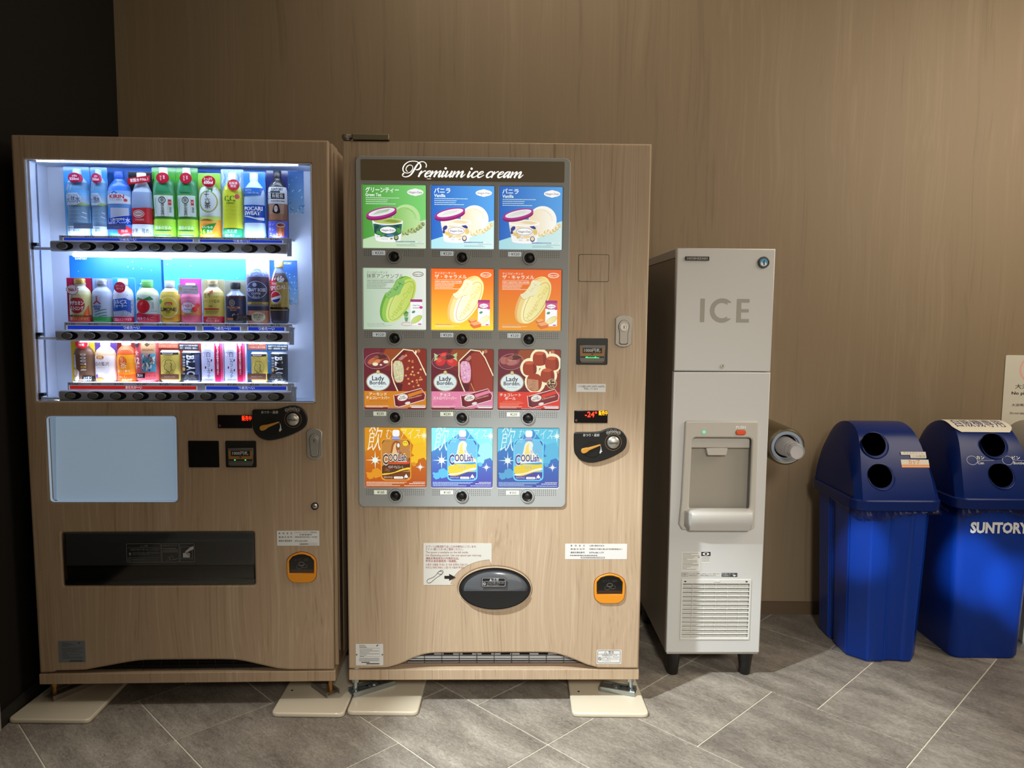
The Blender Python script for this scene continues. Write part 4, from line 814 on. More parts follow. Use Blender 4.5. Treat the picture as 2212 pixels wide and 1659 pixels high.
for r_, (a, b, bx, step, by, dyy, ends) in enumerate(ROWS):
    z = M1.at(bx, by, .02)[1]; zr = M1.at(a[0], a[1], .034)[1]
    x0, x1 = M1.at(ends[0], by, .02)[0], M1.at(ends[1], by, .02)[0]
    rk = plate('button_bar', [rr(x0, z-.0165, x1, z+.0165, .006, 4)], .012, .030, barm, m1, .005)
    for k in (5.35,): 
        MB().box(M1.at(bx+k*step+6, by, .02)[0], M1.at(bx+k*step+7, by, .02)[0], .0115, .013, z-.015, z+.015).build('bar_joint', mat('joint_grey', '8a8888', .5), rk)
    for i in range(10):
        c = M1.at(bx+i*step, by+i*dyy, .012)
        A = Art(0, 0, 1, 1, .0117); A.ell(c[0], c[1], .0255, .0128, '1a1a1c', 36); bz = A.build('button_well', GLOSSPRINT, rk)
        b2 = plate('select_button', [ell(c[0]-.0065, c[1], .0150, .0098, 30)], .0075, .0115, mat('button_olive', '77756a', .4), rk, .0012)
    rl = MB().box(x0+.02, x1+.004, .030, .036, z+.0165, zr, .001, 1).build('price_rail', RAIL, m1)
    H = zr-(z+.0165); A = Art(0, z+.0165, 1, H, .0296, eps=.00005)
    for i in range(10):
        cx = M1.at(bx+i*step+(4 if r_ == 0 else 2), by, .03)[0]; A.text(PRICES[r_][i], cx, .80, .26, '4c4c54', 'C', .015, w=.030)
    for (p0, p1, tx, kind) in BANDS[r_]:
        xa, xb, xt = [M1.at(v, by, .03)[0] for v in (p0, p1, tx)]
        A.rect(xa-.003, .10, xb+.003, .60, 'e2e4f0'); A.rect(xa, .13, xb, .57, '2044d8' if kind == 'c' else 'e8281e'); A.text('つめた〜い' if kind == 'c' else 'あたたか〜い', xt, .35, .34, 'ffffff', 'C', .03, w=.052)
    A.build('rail_print', attr_mat('rail_print', .35 if r_ != 1 else .12, .4) if False else attr_mat('rail_print', .28, .4), rl)
    zb = zr-.001; BASEZ.append(zr)
    MB().box(x0+.03, x1-.004, .037, D, zr-.004, zr-.001).build('rack_shelf', WHITEP, m1)
    if r_ != 1: MB().box(x0+.035, x1-.02, .0375, .0415, zr-.0008, zr+.0006).build('light_tube', LEDW2, m1)
    # left arm with black clip, right end bracket
    mb = MB().box(WX0, x0+.012, .012, .022, z-.013, z-.004, .003); mb.build('rack_arm', WHITEP, m1)
    mb = MB().box(WX0+.0005, WX0+.018, .008, .024, z-.001, z+.009, .002); mb.box(WX0+.0005, WX0+.006, .008, .024, z-.012, z+.009, .002); mb.build('arm_clip', BLACK, m1)
    plate('end_bracket', [[(x1-.002, z-.024), (x1+.012, z-.024), (x1+.013, z+.022), (x1+.016, z+.030), (x1-.002, z+.036)]], .012, .020, mat('bracket_clear', 'b9c1cf', .25), m1, .002)
    MB().box(x1+.004, x1+.006, .0112, .0122, z+.000, z+.018, .0005).build('bracket_rib', WHITEP, m1)
MB().box(.150, .795, .038, .050, 1.4655, 1.4770, .002).build('light_tube', LEDW, m1)
MB().box(.165, .81, .0305, .036, 1.1975, 1.2005, .001).build('light_tube', LEDW2, m1)
MB().box(.088, .81, .018, .030, 1.0150, 1.0175).build('light_tube', LEDW2, m1)
# posters on the back panel
def poster(q, c0, c1, kind=0, seed=1):
    x0, z0, x1, z1 = rect1(q, D-.002); A = Art(x0, z0, x1-x0, z1-z0, D-.0012, eps=.00004); asp = (z1-z0)/(x1-x0)
    A.grad(0, 0, 1, 1, c0, c1, 10); rnd = random.Random(seed)
    if kind == 1:
        for i in range(70):
            x, z = rnd.random(), rnd.random()**1.6*.6; l = .03*asp; A.line([(x, z), (x+rnd.uniform(-1, 1)*l, z+rnd.uniform(-.03, .03)), (x+rnd.uniform(-1, 1)*l*1.6, z+rnd.uniform(-.05, .05))], .0035/ (x1-x0)*.6, rnd.choice(('bfe4f4', '3f7cb8', 'e2f4fa', '2f68a8')))
        for i in range(9): x, z = rnd.random(), rnd.uniform(.55, .95); s_ = rnd.choice((.002, .003)); A.rect(x, z, x+s_/(x1-x0), z+s_/(z1-z0), 'd4ecf8')
    return A
def suntory(A, x, z, h, w_, c='ffffff'): A.text('SUNTORY', x, z, h, c, 'C', .025, w=w_)
A = poster(((137, 351), (577, 505)), '4a98dc', '2a6cc4', 0); A.build('backdrop_poster', PRINT, m1)
A = poster(((577, 360), (657, 461)), 'a8cce4', '1f5fae', 1, 3); suntory(A, .66, .93, .045, .38); A.build('backdrop_poster', PRINT, m1)
A = poster(((149, 552), (357, 695)), '5aa6e4', '0a6cc8', 1, 4); suntory(A, .13, .955, .03, .13); A.build('backdrop_poster', PRINT, m1)
A = poster(((347, 552), (575, 695)), '86c4e4', '1e8ed0', 1, 5); suntory(A, .06, .955, .03, .11); A.build('backdrop_poster', PRINT, m1)  # cyan tone of the tube light is put into the print
A = poster(((575, 562), (643, 655)), 'a8cce8', '1a62c0', 1, 6); suntory(A, .64, .93, .045, .38); A.build('backdrop_poster', PRINT, m1)
A = poster(((160, 737), (440, 822)), 'f8a860', 'e8483c', 0); A.build('backdrop_poster', PRINT, m1)
A = poster(((440, 737), (618, 822)), '3a98e8', '8ec0ee', 1, 9); A.build('backdrop_poster', PRINT, m1)

# ------------------------------------------------------------------ sample bottles, cans and cartons (each a thing)
PROF = {
 'pet': ([(0, .80), (.015, .92), (.05, 1), (.20, .99), (.23, .96), (.27, 1), (.50, 1), (.62, 1), (.70, .98), (.77, .86), (.83, .60), (.865, .40), (.895, .37)], (.885, 1, .40)),
 'petb': ([(0, .82), (.02, .95), (.06, 1), (.25, .93), (.40, .90), (.46, .97), (.55, 1), (.72, 1), (.80, .88), (.86, .58), (.885, .40), (.90, .38)], (.89, 1, .40)),
 'petc': ([(0, .84), (.02, .97), (.05, 1), (.30, .92), (.45, .97), (.70, .88), (.82, .58), (.88, .40), (.9, .38)], (.89, 1, .42)),
 'small': ([(0, .84), (.03, .97), (.06, 1), (.16, .97), (.20, 1), (.56, 1), (.60, .97), (.66, .96), (.74, .84), (.79, .60), (.83, .44), (.85, .42)], (.84, 1, .48)),
 'apple': ([(0, .86), (.03, .98), (.06, 1), (.62, 1), (.68, .95), (.74, .84), (.79, .62), (.82, .46), (.84, .46)], (.82, 1, .50)),
 'alu': ([(0, .90), (.02, .97), (.05, 1), (.64, 1), (.72, .93), (.78, .72), (.82, .52), (.85, .50), (.87, .54), (.90, .54)], (.88, 1, .52)),
 'boss': ([(0, .88), (.02, .98), (.05, 1), (.60, 1), (.66, .98), (.72, .80), (.78, .50), (.82, .44), (.84, .44)], (.84, 1, .48)),
 'craft': ([(0, .92), (.01, .98), (.03, 1), (.66, 1), (.72, .95), (.80, .60), (.86, .38), (.90, .33), (.93, .36), (.94, .42), (1, .40)], None),
 'cola': ([(0, .70), (.01, .82), (.04, .92), (.18, .98), (.24, 1), (.60, 1), (.70, .92), (.80, .62), (.86, .42), (.89, .40)], (.89, 1, .46)),
 'can': ([(0, .84), (.03, .95), (.05, .98), (.5, 1), (.94, 1), (.965, .94), (.975, .88), (1, .88)], None),
}
def strip_poly(P, xs):
    out = []
    for a, b in zip(xs, xs[1:]):
        Q = P
        for k, lim in ((1, a), (-1, b)):
            R = []
            for i in range(len(Q)):
                p, q = Q[i-1], Q[i]; dp, dq = k*(p[0]-lim), k*(q[0]-lim)
                if (dp < 0) != (dq < 0): t = dp/(dp-dq); R.append((p[0]+(q[0]-p[0])*t, p[1]+(q[1]-p[1])*t))
                if dq >= 0: R.append(q)
            Q = R
            if len(Q) < 3: break
        if len(Q) >= 3: out.append(Q)
    return out
class WArt(Art):
    flat = False
    def _v(s, x, z, c):
        n = Art._v(s, x, z, c)
        if s.flat: X, Y, Z = s.V[n]; s.V[n] = (X, -.0208-s.eps*s.k, Z)
        return n
    def poly(s, P, c, same=False):
        if not same: s.k += 1
        for Q in ([P] if s.flat else strip_poly(P, [-.5+i/22 for i in range(23)])):
            zs_ = [z for _, z in Q]; nz = 1 if s.flat else max(1, int((max(zs_)-min(zs_))/.045)); lv = [min(zs_)-1e-6+(max(zs_)-min(zs_)+2e-6)*i/nz for i in range(nz+1)]
            for R in ([Q] if nz == 1 else [[(x, z) for z, x in U] for U in strip_poly([(z, x) for x, z in Q], lv)]): s.F.append([s._v(x, z, c if not callable(c) else c(x, z)) for x, z in R])
        return s
    def grad(s, x0, z0, x1, z1, cb, ct, n=6):
        a, b = [tuple(int(q[i:i+2], 16)/255 for i in (0, 2, 4)) for q in (cb, ct)]
        for j in range(n): t = (j+.5)/n; s.poly([(x0, z0+(z1-z0)*j/n), (x1, z0+(z1-z0)*j/n), (x1, z0+(z1-z0)*(j+1)/n), (x0, z0+(z1-z0)*(j+1)/n)], tuple(a[i]*(1-t)+b[i]*t for i in range(3)), j > 0)
        return s
def shell_mesh(prof, w_, h_, zones, depth):
    V, F, C = [], [], []; n = 14; zs = sorted({t for t, _ in prof} | {t for t, _ in zones} | {max(0, t-.0005) for t, _ in zones if t > 0} | {i/14*prof[-1][0] for i in range(15)}); zs = [t for t in zs if prof[0][0] <= t <= prof[-1][0]]
    for t in zs:
        r = rad(prof, t); c = zones[0][1]
        for zt, zc in zones:
            if t >= zt: c = zc
        for i in range(n+1):
            a = PI*i/n; V.append((-w_/2*r*math.cos(a), -depth*r*math.sin(a), t*h_)); C.append((*lin(c), 1))
    for k in range(len(zs)-1):
        for i in range(n): F.append((k*(n+1)+i, (k+1)*(n+1)+i, (k+1)*(n+1)+i+1, k*(n+1)+i+1))
        F.append((k*(n+1), k*(n+1)+n, (k+1)*(n+1)+n, (k+1)*(n+1)))
    F.append(tuple(range(n+1))); F.append(tuple(range((len(zs)-1)*(n+1)+n, (len(zs)-1)*(n+1)-1, -1)))
    return V, F, C
def rad(prof, t):
    for (a, ra), (b, rb) in zip(prof, prof[1:]):
        if t <= b: return ra+(rb-ra)*max(0, t-a)/max(b-a, 1e-6)
    return prof[-1][1]
def colmesh(name, V, F, C, m, parent, smooth=True):
    me = bpy.data.meshes.new(name); me.from_pydata(V, [], F); a = me.color_attributes.new('Col', 'FLOAT_COLOR', 'POINT'); a.data.foreach_set('color', [q for c in C for q in c])
    if smooth:
        for p in me.polygons: p.use_smooth = True
        me.set_sharp_from_angle(angle=math.radians(50))
    return link(name, me, m, parent)
SDY = .066
def sample(name, q, kind, zones, cap, art, label, cat, card=None, cardart=None, body=None, group=None, depth=.019):
    """q = (left, right, top, bottom) of the whole sample in the photo; body = (left, right, top) when the moulding is smaller than its card"""
    row = 0 if q[3] < 560 else (1 if q[3] < 720 else 2)
    X0, X1 = M1.at(q[0], q[3], SDY-.01)[0], M1.at(q[1], q[3], SDY-.01)[0]; base = BASEZ[row]
    zt = M1.at(q[0], q[2], SDY-.01)[1]; zb_ = M1.at(q[0], q[3], SDY-.01)[1]; H = (zt-zb_)
    b = body or (q[0], q[1], q[2]); bx0, bx1 = M1.at(b[0], q[3], SDY-.01)[0], M1.at(b[1], q[3], SDY-.01)[0]
    h_ = M1.at(b[0], b[2], SDY-.01)[1]-zb_; w_ = (bx1-bx0)*.985
    cx = (bx0+bx1)/2; L = M1.world(cx, SDY+.002, base-.0003)
    root = empty(name, L, M1.rot, label, cat, group)
    if kind != 'box':
        prof, cp = PROF[kind]
        V, F, C = shell_mesh(prof, w_, h_, zones, depth); colmesh('body', V, F, C, SAMPLE, root)
        wf = lambda X, Z: -depth*rad(prof, max(0, min(1, Z/h_)))*math.sqrt(max(0, 1-min(1, abs(X)/(w_/2*rad(prof, max(0, min(1, Z/h_))))+0)**2))-.0009
        if cp:
            cb, ct, cr = cp; r = w_/2*cr; cc, ridg = cap
            mb = MB(); pr = [(r*.97, cb*h_), (r, cb*h_+.001), (r, ct*h_-.0015), (r*.92, ct*h_)]
            mb.lathe(pr, n=28, dy=min(1, depth*1.0/(w_/2)*1.1)); 
            co = mb.build('cap', mat('cap_'+cc, cc, .35, .7 if ridg == 'metal' else 0), root, True)
            if ridg:
                mb = MB()
                for k in range(3): mb.lathe([(r*1.02, cb*h_+(ct-cb)*h_*(.15+.25*k)), (r*1.05, cb*h_+(ct-cb)*h_*(.19+.25*k)), (r*1.02, cb*h_+(ct-cb)*h_*(.23+.25*k))], n=28, dy=depth/(w_/2)*1.1)
                mb.build('cap_ridges', co.data.materials[0], co, True)
    else:
        plate('body', [rr(-w_/2, 0, w_/2, h_, .003, 3)], -depth, 0, mat('carton_'+zones, zones, .4), root, .002); wf = lambda X, Z: -depth-.0005
    if art:
        A = WArt(0, 0, w_, h_, 0, wf, .00011); art(A); A.build('label_print', GLOSSPRINT, root)
    if card:
        cw = X1-X0; P = rr(X0-cx, .0002, X1-cx, H, .004, 3); c_ = plate('backing_card', [P], .0008, .0022, mat('card_white', 'd8dce0', .5), root, 0)
        A = Art(X0-cx, .0004, cw, H-.0008, .0006, eps=.00003); A.grad(0, 0, 1, 1, card[0], card[1], 6)
        if cardart: cardart(A)
        A.build('card_print', GLOSSPRINT, root)
    return root
def front_tag(root_q, name, col, lines, tc='c8b8a8'):
    (xa, za), (xb, zb) = [M1.at(x, y, .043) for x, y in root_q]
    r0 = plate(name, [rr(xa, zb, xb, za, .0008, 2)], .0425, .0432, mat('tag_'+col, col, .4), m1, 0); A = Art(xa, zb, xb-xa, za-zb, .0424, eps=.00004)
    for i, (t, w_) in enumerate(lines): A.text(t, .5, .80-i*.30, .16, tc, 'C', .01, w=w_)
    A.build('tag_print', PRINT, r0)
# --- row 1
def water(A):
    for x in (-.40, -.24): A.line([(x, .60), (x+.02, .68), (x+.10, .76)], .02, 'cfe6f6')
    A.grad(-.5, .46, .5, .68, 'd2e2f0', '5aa4e0'); A.poly([(-.5, .47), (-.5, .60), (-.30, .635), (.1, .64), (.25, .58), (.35, .47)], 'cfe0f0'); A.poly([(.0, .455), (.25, .50), (.5, .475), (.5, .455)], '9ab870')
    A.text('南アルプスの', -.12, .60, .03, '24356e', 'C', .01, w=.45); A.text('天然水', -.10, .535, .085, '1d2a60', 'C', .01, w=.62); A.line([(-.42, .475), (.15, .475)], .008, '7a98c0')
    for i in range(8): A.line([(-.30, .42-i*.028), (.05, .425-i*.028), (.42, .405-i*.028)], .010, ('8fb0cc', 'c4dcec')[i % 2])
    A.poly([(.25, .36), (.42, .345), (.42, .335), (.28, .345)], 'ffffff'); A.poly([(.2, .30), (.4, .28), (.42, .27), (.25, .285)], 'ffffff')
    A.flat = True; A.poly([(.1, .93), (.35, .90), (.42, .84), (.36, .79), (.1, .79)], 'b03c5c'); A.ell(.02, .855, .26, .075, '8e1c3c'); A.text('お得な', .05, .88, .028, 'f4d8dc', 'C', .01, w=.22); A.text('550ml', .03, .84, .036, 'f8e4e8', 'C', .015, w=.40); A.flat = False
    A.grad(-.5, 0, .5, .15, 'c4d8ea', 'd8e8f2'); A.text('奥大山は、', -.1, .12, .03, '3a4a68', 'C', .01, w=.55); A.text('深く澄んだ', -.1, .08, .03, '3a4a68', 'C', .01, w=.55); A.text('澄んでいる。', -.05, .04, .03, '3a4a68', 'C', .01, w=.6)
for n_, q, b in (('leftmost sample bottle of clear mineral water, red disc on a blue card, top row', (138, 194, 352, 504), (143, 193, 357)), ('second sample bottle of clear mineral water from the left, blue card, top row', (196, 232, 353, 504.5), (196.5, 231.5, 358))):
    sample('water_bottle', q, 'petb', [(0, 'a8c8e4'), (.15, '7ea0bc'), (.46, '90b8d8'), (.68, '6a9cc4'), (.8, 'a8d0ec')], ('a8cce8', ''), water, n_, 'bottle', ('8ec4ec', '2f7fc8'), None, b, 'water bottles in the lit window')
def kirin(A):
    A.poly([(-.5, .50), (-.5, .60), (-.25, .66), (-.12, .70), (.05, .66), (.5, .60), (.5, .50)], 'dfe8f4'); A.poly([(-.25, .66), (-.12, .70), (.05, .66), (-.03, .65), (-.12, .67), (-.18, .65)], '3c78c8')
    A.text('KIRIN', -.02, .61, .055, 'c03038', 'C', .03, w=.60); A.text('キリン 天然水', -.05, .555, .024, '3a5a90', 'C', .01, w=.5); A.ell(.32, .555, .07, .024, 'c84850')
    A.rect(-.30, .26, .42, .44, 'c9cfe4'); A.poly([(-.5, .15), (-.5, .27), (.5, .33), (.5, .19)], '1546b8'); A.text('国産天然水', .02, .235, .075, 'f0f6ff', 'C', .02, w=.88, rot=.06); A.ell(.25, .085, .26, .08, 'd82c34'); A.text('国産', .25, .085, .04, 'f0b0b0', 'C', .01, w=.25)
    for i in range(5): A.line([(-.35, .74-i*.012), (0, .78-i*.01), (.35, .74-i*.012)], .006, '5a9ae8')
sample('water_bottle', (231, 285, 364, 507), 'pet', [(0, '3a80dc'), (.10, '4a90e4'), (.45, '6ca0e0'), (.5, '8ab4e4'), (.70, '3c7ce0'), (.8, '2a66cc')], ('1c50b4', 'r'), kirin, 'blue sample water bottle with a white mountain label and red capitals, top row', 'bottle', group='water bottles in the lit window')
def wilk(A):
    A.flat = True; A.poly([(-.5, .80), (.5, .85), (.5, .95), (-.5, .90)], '9a1c28'); A.text('炭酸水↑No.1', .02, .875, .05, 'f8e8e4', 'C', .02, w=.80, rot=.12); A.flat = False
    A.poly([(-.44, .22), (-.46, .44), (.44, .46), (.45, .22)], 'c02a34'); A.ell(-.08, .36, .26, .06, 'f4e4e0'); A.ring(-.08, .36, .22, .045, .03, '8a1c28'); A.text('WILKINSON', -.08, .36, .035, '8a1c28', 'C', .02, w=.34); A.text('TANSAN', -.05, .27, .03, 'f0c8c4', 'C', .01, w=.4)
    A.grad(-.5, 0, .5, .20, 'b8c4d4', 'dfe6ee'); A.text('刺激、強め。', 0, .085, .075, '24262e', 'C', .03, w=.84)
sample('sparkling_water_bottle', (278, 334, 365, 508), 'petc', [(0, 'ced8e4'), (.2, 'c02a34'), (.45, '9cb0d4'), (.7, 'b4c4e4'), (.8, 'd8e0f0')], ('e8ecf4', ''), wilk, 'sample bottle of sparkling water with red bands on a black card, top row', 'bottle', ('3a4454', '15171d'), None, (282, 331, 368))
def tea(A):
    A.poly([(-.30, .64), (-.22, .80), (-.14, .88), (.14, .88), (.22, .80), (.36, .64)], '3a8a5c'); A.rect(-.18, .90, .16, 1.0, 'e4ecec'); A.rect(-.40, .30, .44, .60, 'd5e4dc'); A.rect(-.18, .30, .20, .60, 'e4efe8')
    A.ring(.0, .53, .15, .045, .03, '20302c'); A.text('茶', 0, .53, .055, '20302c', 'C', .01); A.text('伊右衛門', .01, .455, .04, '28403a', 'C', .01, vert=True); A.rect(.26, .46, .38, .54, 'c02c3c'); A.text('福寿園', .33, .42, .024, '2c5048', 'C', .005, vert=True); A.text('京都', .32, .50, .022, 'f0d0d0', 'C', 0, vert=False, w=.08); A.line([(-.31, .56), (-.31, .34)], .03, '88b09c')
    A.grad(-.5, .0, .5, .26, '7fc832', 'b8e850'); A.text('抹茶の甘み', 0, .135, .05, 'ffffff', 'C', .02, w=.72); A.rect(-.40, .02, .34, .105, '3c6a3c'); A.blur(-.25, .075, .2, .012, '9ac08a'); A.blur(-.3, .045, .25, .012, '9ac08a')
    A.flat = True; A.ell(.08, .84, .29, .078, '981a2c'); A.text('にごり', .0, .862, .022, 'f0d4d0', 'C', .01, vert=True); A.text('旨み', .14, .86, .024, 'f0d4d0', 'C', .01, vert=True); A.flat = False
for n_, q in (('left one of two tall green tea sample cards with bottle, top row', (329, 380, 355, 508)), ('right one of two tall green tea sample cards with bottle, top row', (380.5, 428, 356, 509))):
    sample('tea_bottle', q, 'petb', [(0, '7cc43c'), (.27, '4ea048'), (.62, '4a9464'), (.82, '4a9c3c')], ('d8e6e0', ''), tea, n_, 'bottle', ('6cc02c', '3f9430'), None, (q[0]+1, q[1]-1, q[2]+1), 'green tea bottles in the lit window')
def juroku(A):
    A.poly(rr(-.46, .34, .46, .80, .14, 5), 'e4ecea'); A.ring(0, .57, .40, .165, .05, '88b070', 40); A.ring(0.02, .57, .38, .155, .02, 'c8a84a', 40); A.poly([(-.05, .71), (.22, .73), (.20, .78), (.0, .77)], '4a9a4c'); A.text('16', .08, .745, .04, 'f0f8f0', 'C', .02)
    A.text('十', -.06, .67, .075, '1c2420', 'C', .03); A.text('六', -.02, .585, .07, '1c2420', 'C', .03); A.text('茶', -.01, .50, .085, '1c2420', 'C', .03)
    A.grad(-.5, 0, .5, .27, 'e88a20', 'f0a848'); A.poly([(-.5, .25), (-.1, .31), (.3, .26), (.5, .29), (.5, .34), (-.5, .33)], 'c8e070'); A.poly([(-.46, .08), (-.30, .05), (.15, .09), (.35, .24), (.0, .21), (-.3, .17)], '3a9a3c'); A.text('いいもの', -.05, .165, .035, 'f8fcf0', 'C', .02, w=.5); A.text('16', -.26, .10, .065, 'f8e040', 'C', .03); A.text('素材', .05, .095, .045, 'f8fcf0', 'C', .02, w=.25)
    A.flat = True; A.ell(.08, .88, .31, .09, 'a01828'); A.text('たっぷり', .05, .915, .04, 'f4dcd8', 'C', .01, w=.38); A.text('600ml', .07, .865, .05, 'f8ece8', 'C', .02, .2, w=.42); A.flat = False
sample('tea_bottle', (428.5, 477, 368, 510), 'pet', [(0, 'e89a38'), (.3, 'dfe8e6'), (.75, 'a8cc70')], ('8cc848', ''), juroku, 'sample bottle of blended tea with green leaves and orange base, top row', 'bottle', ('e89a30', '8cc850'), None, (429, 476.5, 372))
def cclemon(A):
    A.poly([(-.40, .15), (-.43, .60), (-.30, .78), (.30, .78), (.43, .60), (.42, .15)], 'd6dc3c'); A.text('C.C.', -.05, .60, .085, '2e7c34', 'C', .04, w=.55); A.text('Lemon', -.02, .535, .035, '4a7a24', 'C', .02, w=.4, shear=.2); A.ell(.30, .63, .11, .036, 'c4485c')
    for i in range(7): A.line([(-.35, .30+i*.03), (-.1, .31+i*.03), (.15, .295+i*.03), (.38, .305+i*.03)], .008, ('c2cc2c', 'e8ee70')[i % 2])
    A.grad(-.5, 0, .5, .14, '1f9c58', '2fb078'); A.text('元気応援', -.05, .10, .05, 'eafaf0', 'C', .03, w=.66); A.text('CCレモン', -.1, .04, .045, 'eafaf0', 'C', .02, w=.5); A.flat = True; A.ell(.17, .80, .30, .085, 'c0303c'); A.text('自販機', .17, .825, .036, 'fbe8e8', 'C', .03, w=.4); A.text('限定', .17, .78, .036, 'fbe8e8', 'C', .03, w=.28); A.flat = False
sample('lemon_drink_bottle', (478, 526, 360, 511), 'pet', [(0, '2aa468'), (.15, 'dce23c'), (.5, 'd0da40'), (.7, 'c8dc60')], ('eaf2f6', ''), cclemon, 'yellow lemon drink sample bottle with a red disc on an icy card, top row', 'bottle', ('a8cce0', '8aaed0'), lambda A: [A.line([(.05+.1*i, .98-.05*(i % 3)), (.1+.1*i, .88), (.03+.1*i, .80)], .02, ('e8f4fc', '3c5c94')[i % 2]) for i in range(9)], (480, 524, 368))
def pocari(A):
    A.rect(-.48, .245, .48, .51, '1a50b8'); A.text('POCARI', 0, .455, .055, 'f2f8ff', 'C', .045, w=.86); A.text('SWEAT', -.05, .385, .055, 'f2f8ff', 'C', .045, w=.78)
    A.poly([(-.48, .345), (-.2, .34), (.1, .315), (.48, .32), (.48, .275), (.25, .28), (-.1, .31), (-.48, .34)], 'f2f8ff'); A.blur(-.4, .262, .4, .01, '6a94d8')
    A.poly([(-.5, .64), (-.48, .77), (.46, .77), (.36, .66)], '2a64b4'); A.text('何よりも、', -.22, .735, .026, 'd4e6f8', 'C', .01, w=.38); A.text('ヒトの身体に近い水。', -.07, .69, .026, 'd4e6f8', 'C', .01, w=.74); A.line([(-.4, .60), (-.1, .585), (.2, .60), (.42, .59)], .01, 'a8c8ec'); A.line([(-.3, .10), (.1, .09), (.3, .05)], .01, 'b8d4f4')
sample('sports_drink_bottle', (522, 573, 366, 512), 'pet', [(0, 'd8ecfc'), (.24, '1a50b8'), (.51, 'b4d0f0'), (.64, 'c8dcf4')], ('dfe8f4', 'r'), pocari, 'blue and white sports drink sample bottle, top row', 'bottle', ('4a90dc', '3a84d0'), None, (526, 572, 369.5))
def oolong(A):
    A.rect(-.46, .51, .46, .755, 'dfe2e4'); A.text('SUNTORY', .04, .72, .038, '24242c', 'C', .04, w=.60); A.rect(-.30, .67, .20, .695, '4a4a54'); A.rect(-.28, .58, .40, .665, '1c1c24'); A.text('烏龍茶', .06, .622, .062, 'e6e6e2', 'C', .02, w=.58); A.blur(-.28, .548, .40, .02, '70707a'); A.text('CHA', -.39, .625, .05, '34343c', 'C', .0, rot=-PI/2, w=.4)
    A.poly([(-.36, .36), (-.38, .505), (.38, .505), (.36, .36)], 'b08c74'); A.poly(smooth_poly([(-.22, .37), (-.16, .46), (-.05, .51), (.10, .505), (.18, .44), (.20, .36)], 2), '2a2430'); A.ell(-.02, .435, .095, .048, 'd8c8c0', 20); A.ell(-.06, .444, .018, .005, '2a2430'); A.ell(.03, .444, .018, .005, '2a2430'); A.line([(-.05, .418), (0, .412), (.04, .42)], .016, 'f0f0ec'); A.poly([(-.3, .27), (-.32, .355), (.32, .355), (.3, .27)], 'a8765a')
    A.grad(-.5, .0, .5, .26, '5454a8', '5a62c0'); A.text('コク', -.27, .215, .05, 'e4e4f4', 'C', 0, w=.28); A.text('キレ', -.27, .135, .05, 'e4e4f4', 'C', 0, w=.28); A.text('スッキリ', -.08, .055, .05, 'e4e4f4', 'C', 0, w=.62)
    A.poly([(.0, .20), (.05, .03), (.34, .03), (.40, .20)], 'b05a34'); A.ell(.2, .20, .2, .035, 'e4dcd4'); A.ell(.2, .20, .17, .025, '8a3020'); A.rect(.12, .09, .24, .15, 'd08a54')
    for x in (-.3,): A.line([(-.15, .80), (-.04, .83)], .02, 'ffffff')
sample('oolong_tea_bottle', (576, 622, 364, 513), 'pet', [(0, '5a5eb0'), (.26, '8a5c40'), (.51, 'd8dcdf'), (.755, '2c2420'), (.84, '241c1c')], ('231d22', ''), oolong, 'dark oolong tea sample bottle showing a smiling face, right end of the top row', 'bottle', ('3c3c9c', '1e2858'), None, (578, 621, 364.5))
# --- row 2
def dode(A):
    A.flat = True; A.poly([(-.20+(.31 if k % 2 else .25)*math.cos(k*PI/14), .745+(.13 if k % 2 else .105)*math.sin(k*PI/14)) for k in range(28)], 'c83040'); A.poly([(-.20+(.28 if k % 2 else .23)*math.cos(k*PI/14), .745+(.115 if k % 2 else .095)*math.sin(k*PI/14)) for k in range(28)], 'f0ece4'); A.text('No.1', -.20, .75, .08, 'c0302c', 'C', .04, w=.34, rot=.15); A.flat = False
    A.ell(-.06, .40, .36, .20, 'b82c30', 32); A.poly([(-.40, .54), (-.2, .66), (.1, .64), (.3, .52), (.1, .56), (-.2, .56)], 'd6cc90'); A.text('ドデカミン', -.05, .43, .085, 'fcf6e8', 'C', .05, w=.66); A.text('ストロング', -.05, .31, .085, 'fcf6e8', 'C', .05, w=.62)
    A.rect(-.5, .125, .5, .165, '3c2c24'); A.text('超 元気炸裂!', 0, .145, .025, 'e8d890', 'C', .01, w=.5); A.grad(-.5, 0, .5, .12, 'b83428', 'd84a38'); A.text('超!元気上がる!!', .0, .07, .055, 'f0c060', 'C', .02, w=.8); A.poly([(.22, .15), (.44, .40), (.48, .15)], 'e2622c')
sample('energy_drink_bottle', (143, 199, 600, 696), 'alu', [(0, 'c23c34'), (.12, 'ded490'), (.64, 'dcd6a8'), (.72, 'c8c8b0')], ('c8ae58', 'metal'), dode, 'gold and red sample drink bottle with a starburst, left end of the middle row', 'bottle', ('c83040', 'b02848'), None, (148, 196, 602))
def cider(A):
    A.line([(-.15, .60), (-.15, .50), (-.34, .43)], .07, 'b84a58'); A.line([(-.15, .50), (.04, .43)], .07, 'b84a58'); A.rect(-.19, .58, -.11, .62, 'd07880'); A.text('MITSUYA', -.15, .37, .045, '3a50a0', 'C', .05, w=.42); A.text('CIDER', -.15, .315, .045, '3a50a0', 'C', .05, w=.34)
    for k, z in enumerate((.27, .20, .13)): A.line([(-.5, z-.03), (-.25, z-.03), (0, z+.01), (.25, z+.035), (.5, z+.04)], .035, '2c8a4c')
    A.grad(-.5, .0, .5, .13, '2c8f44', '4aa85c')
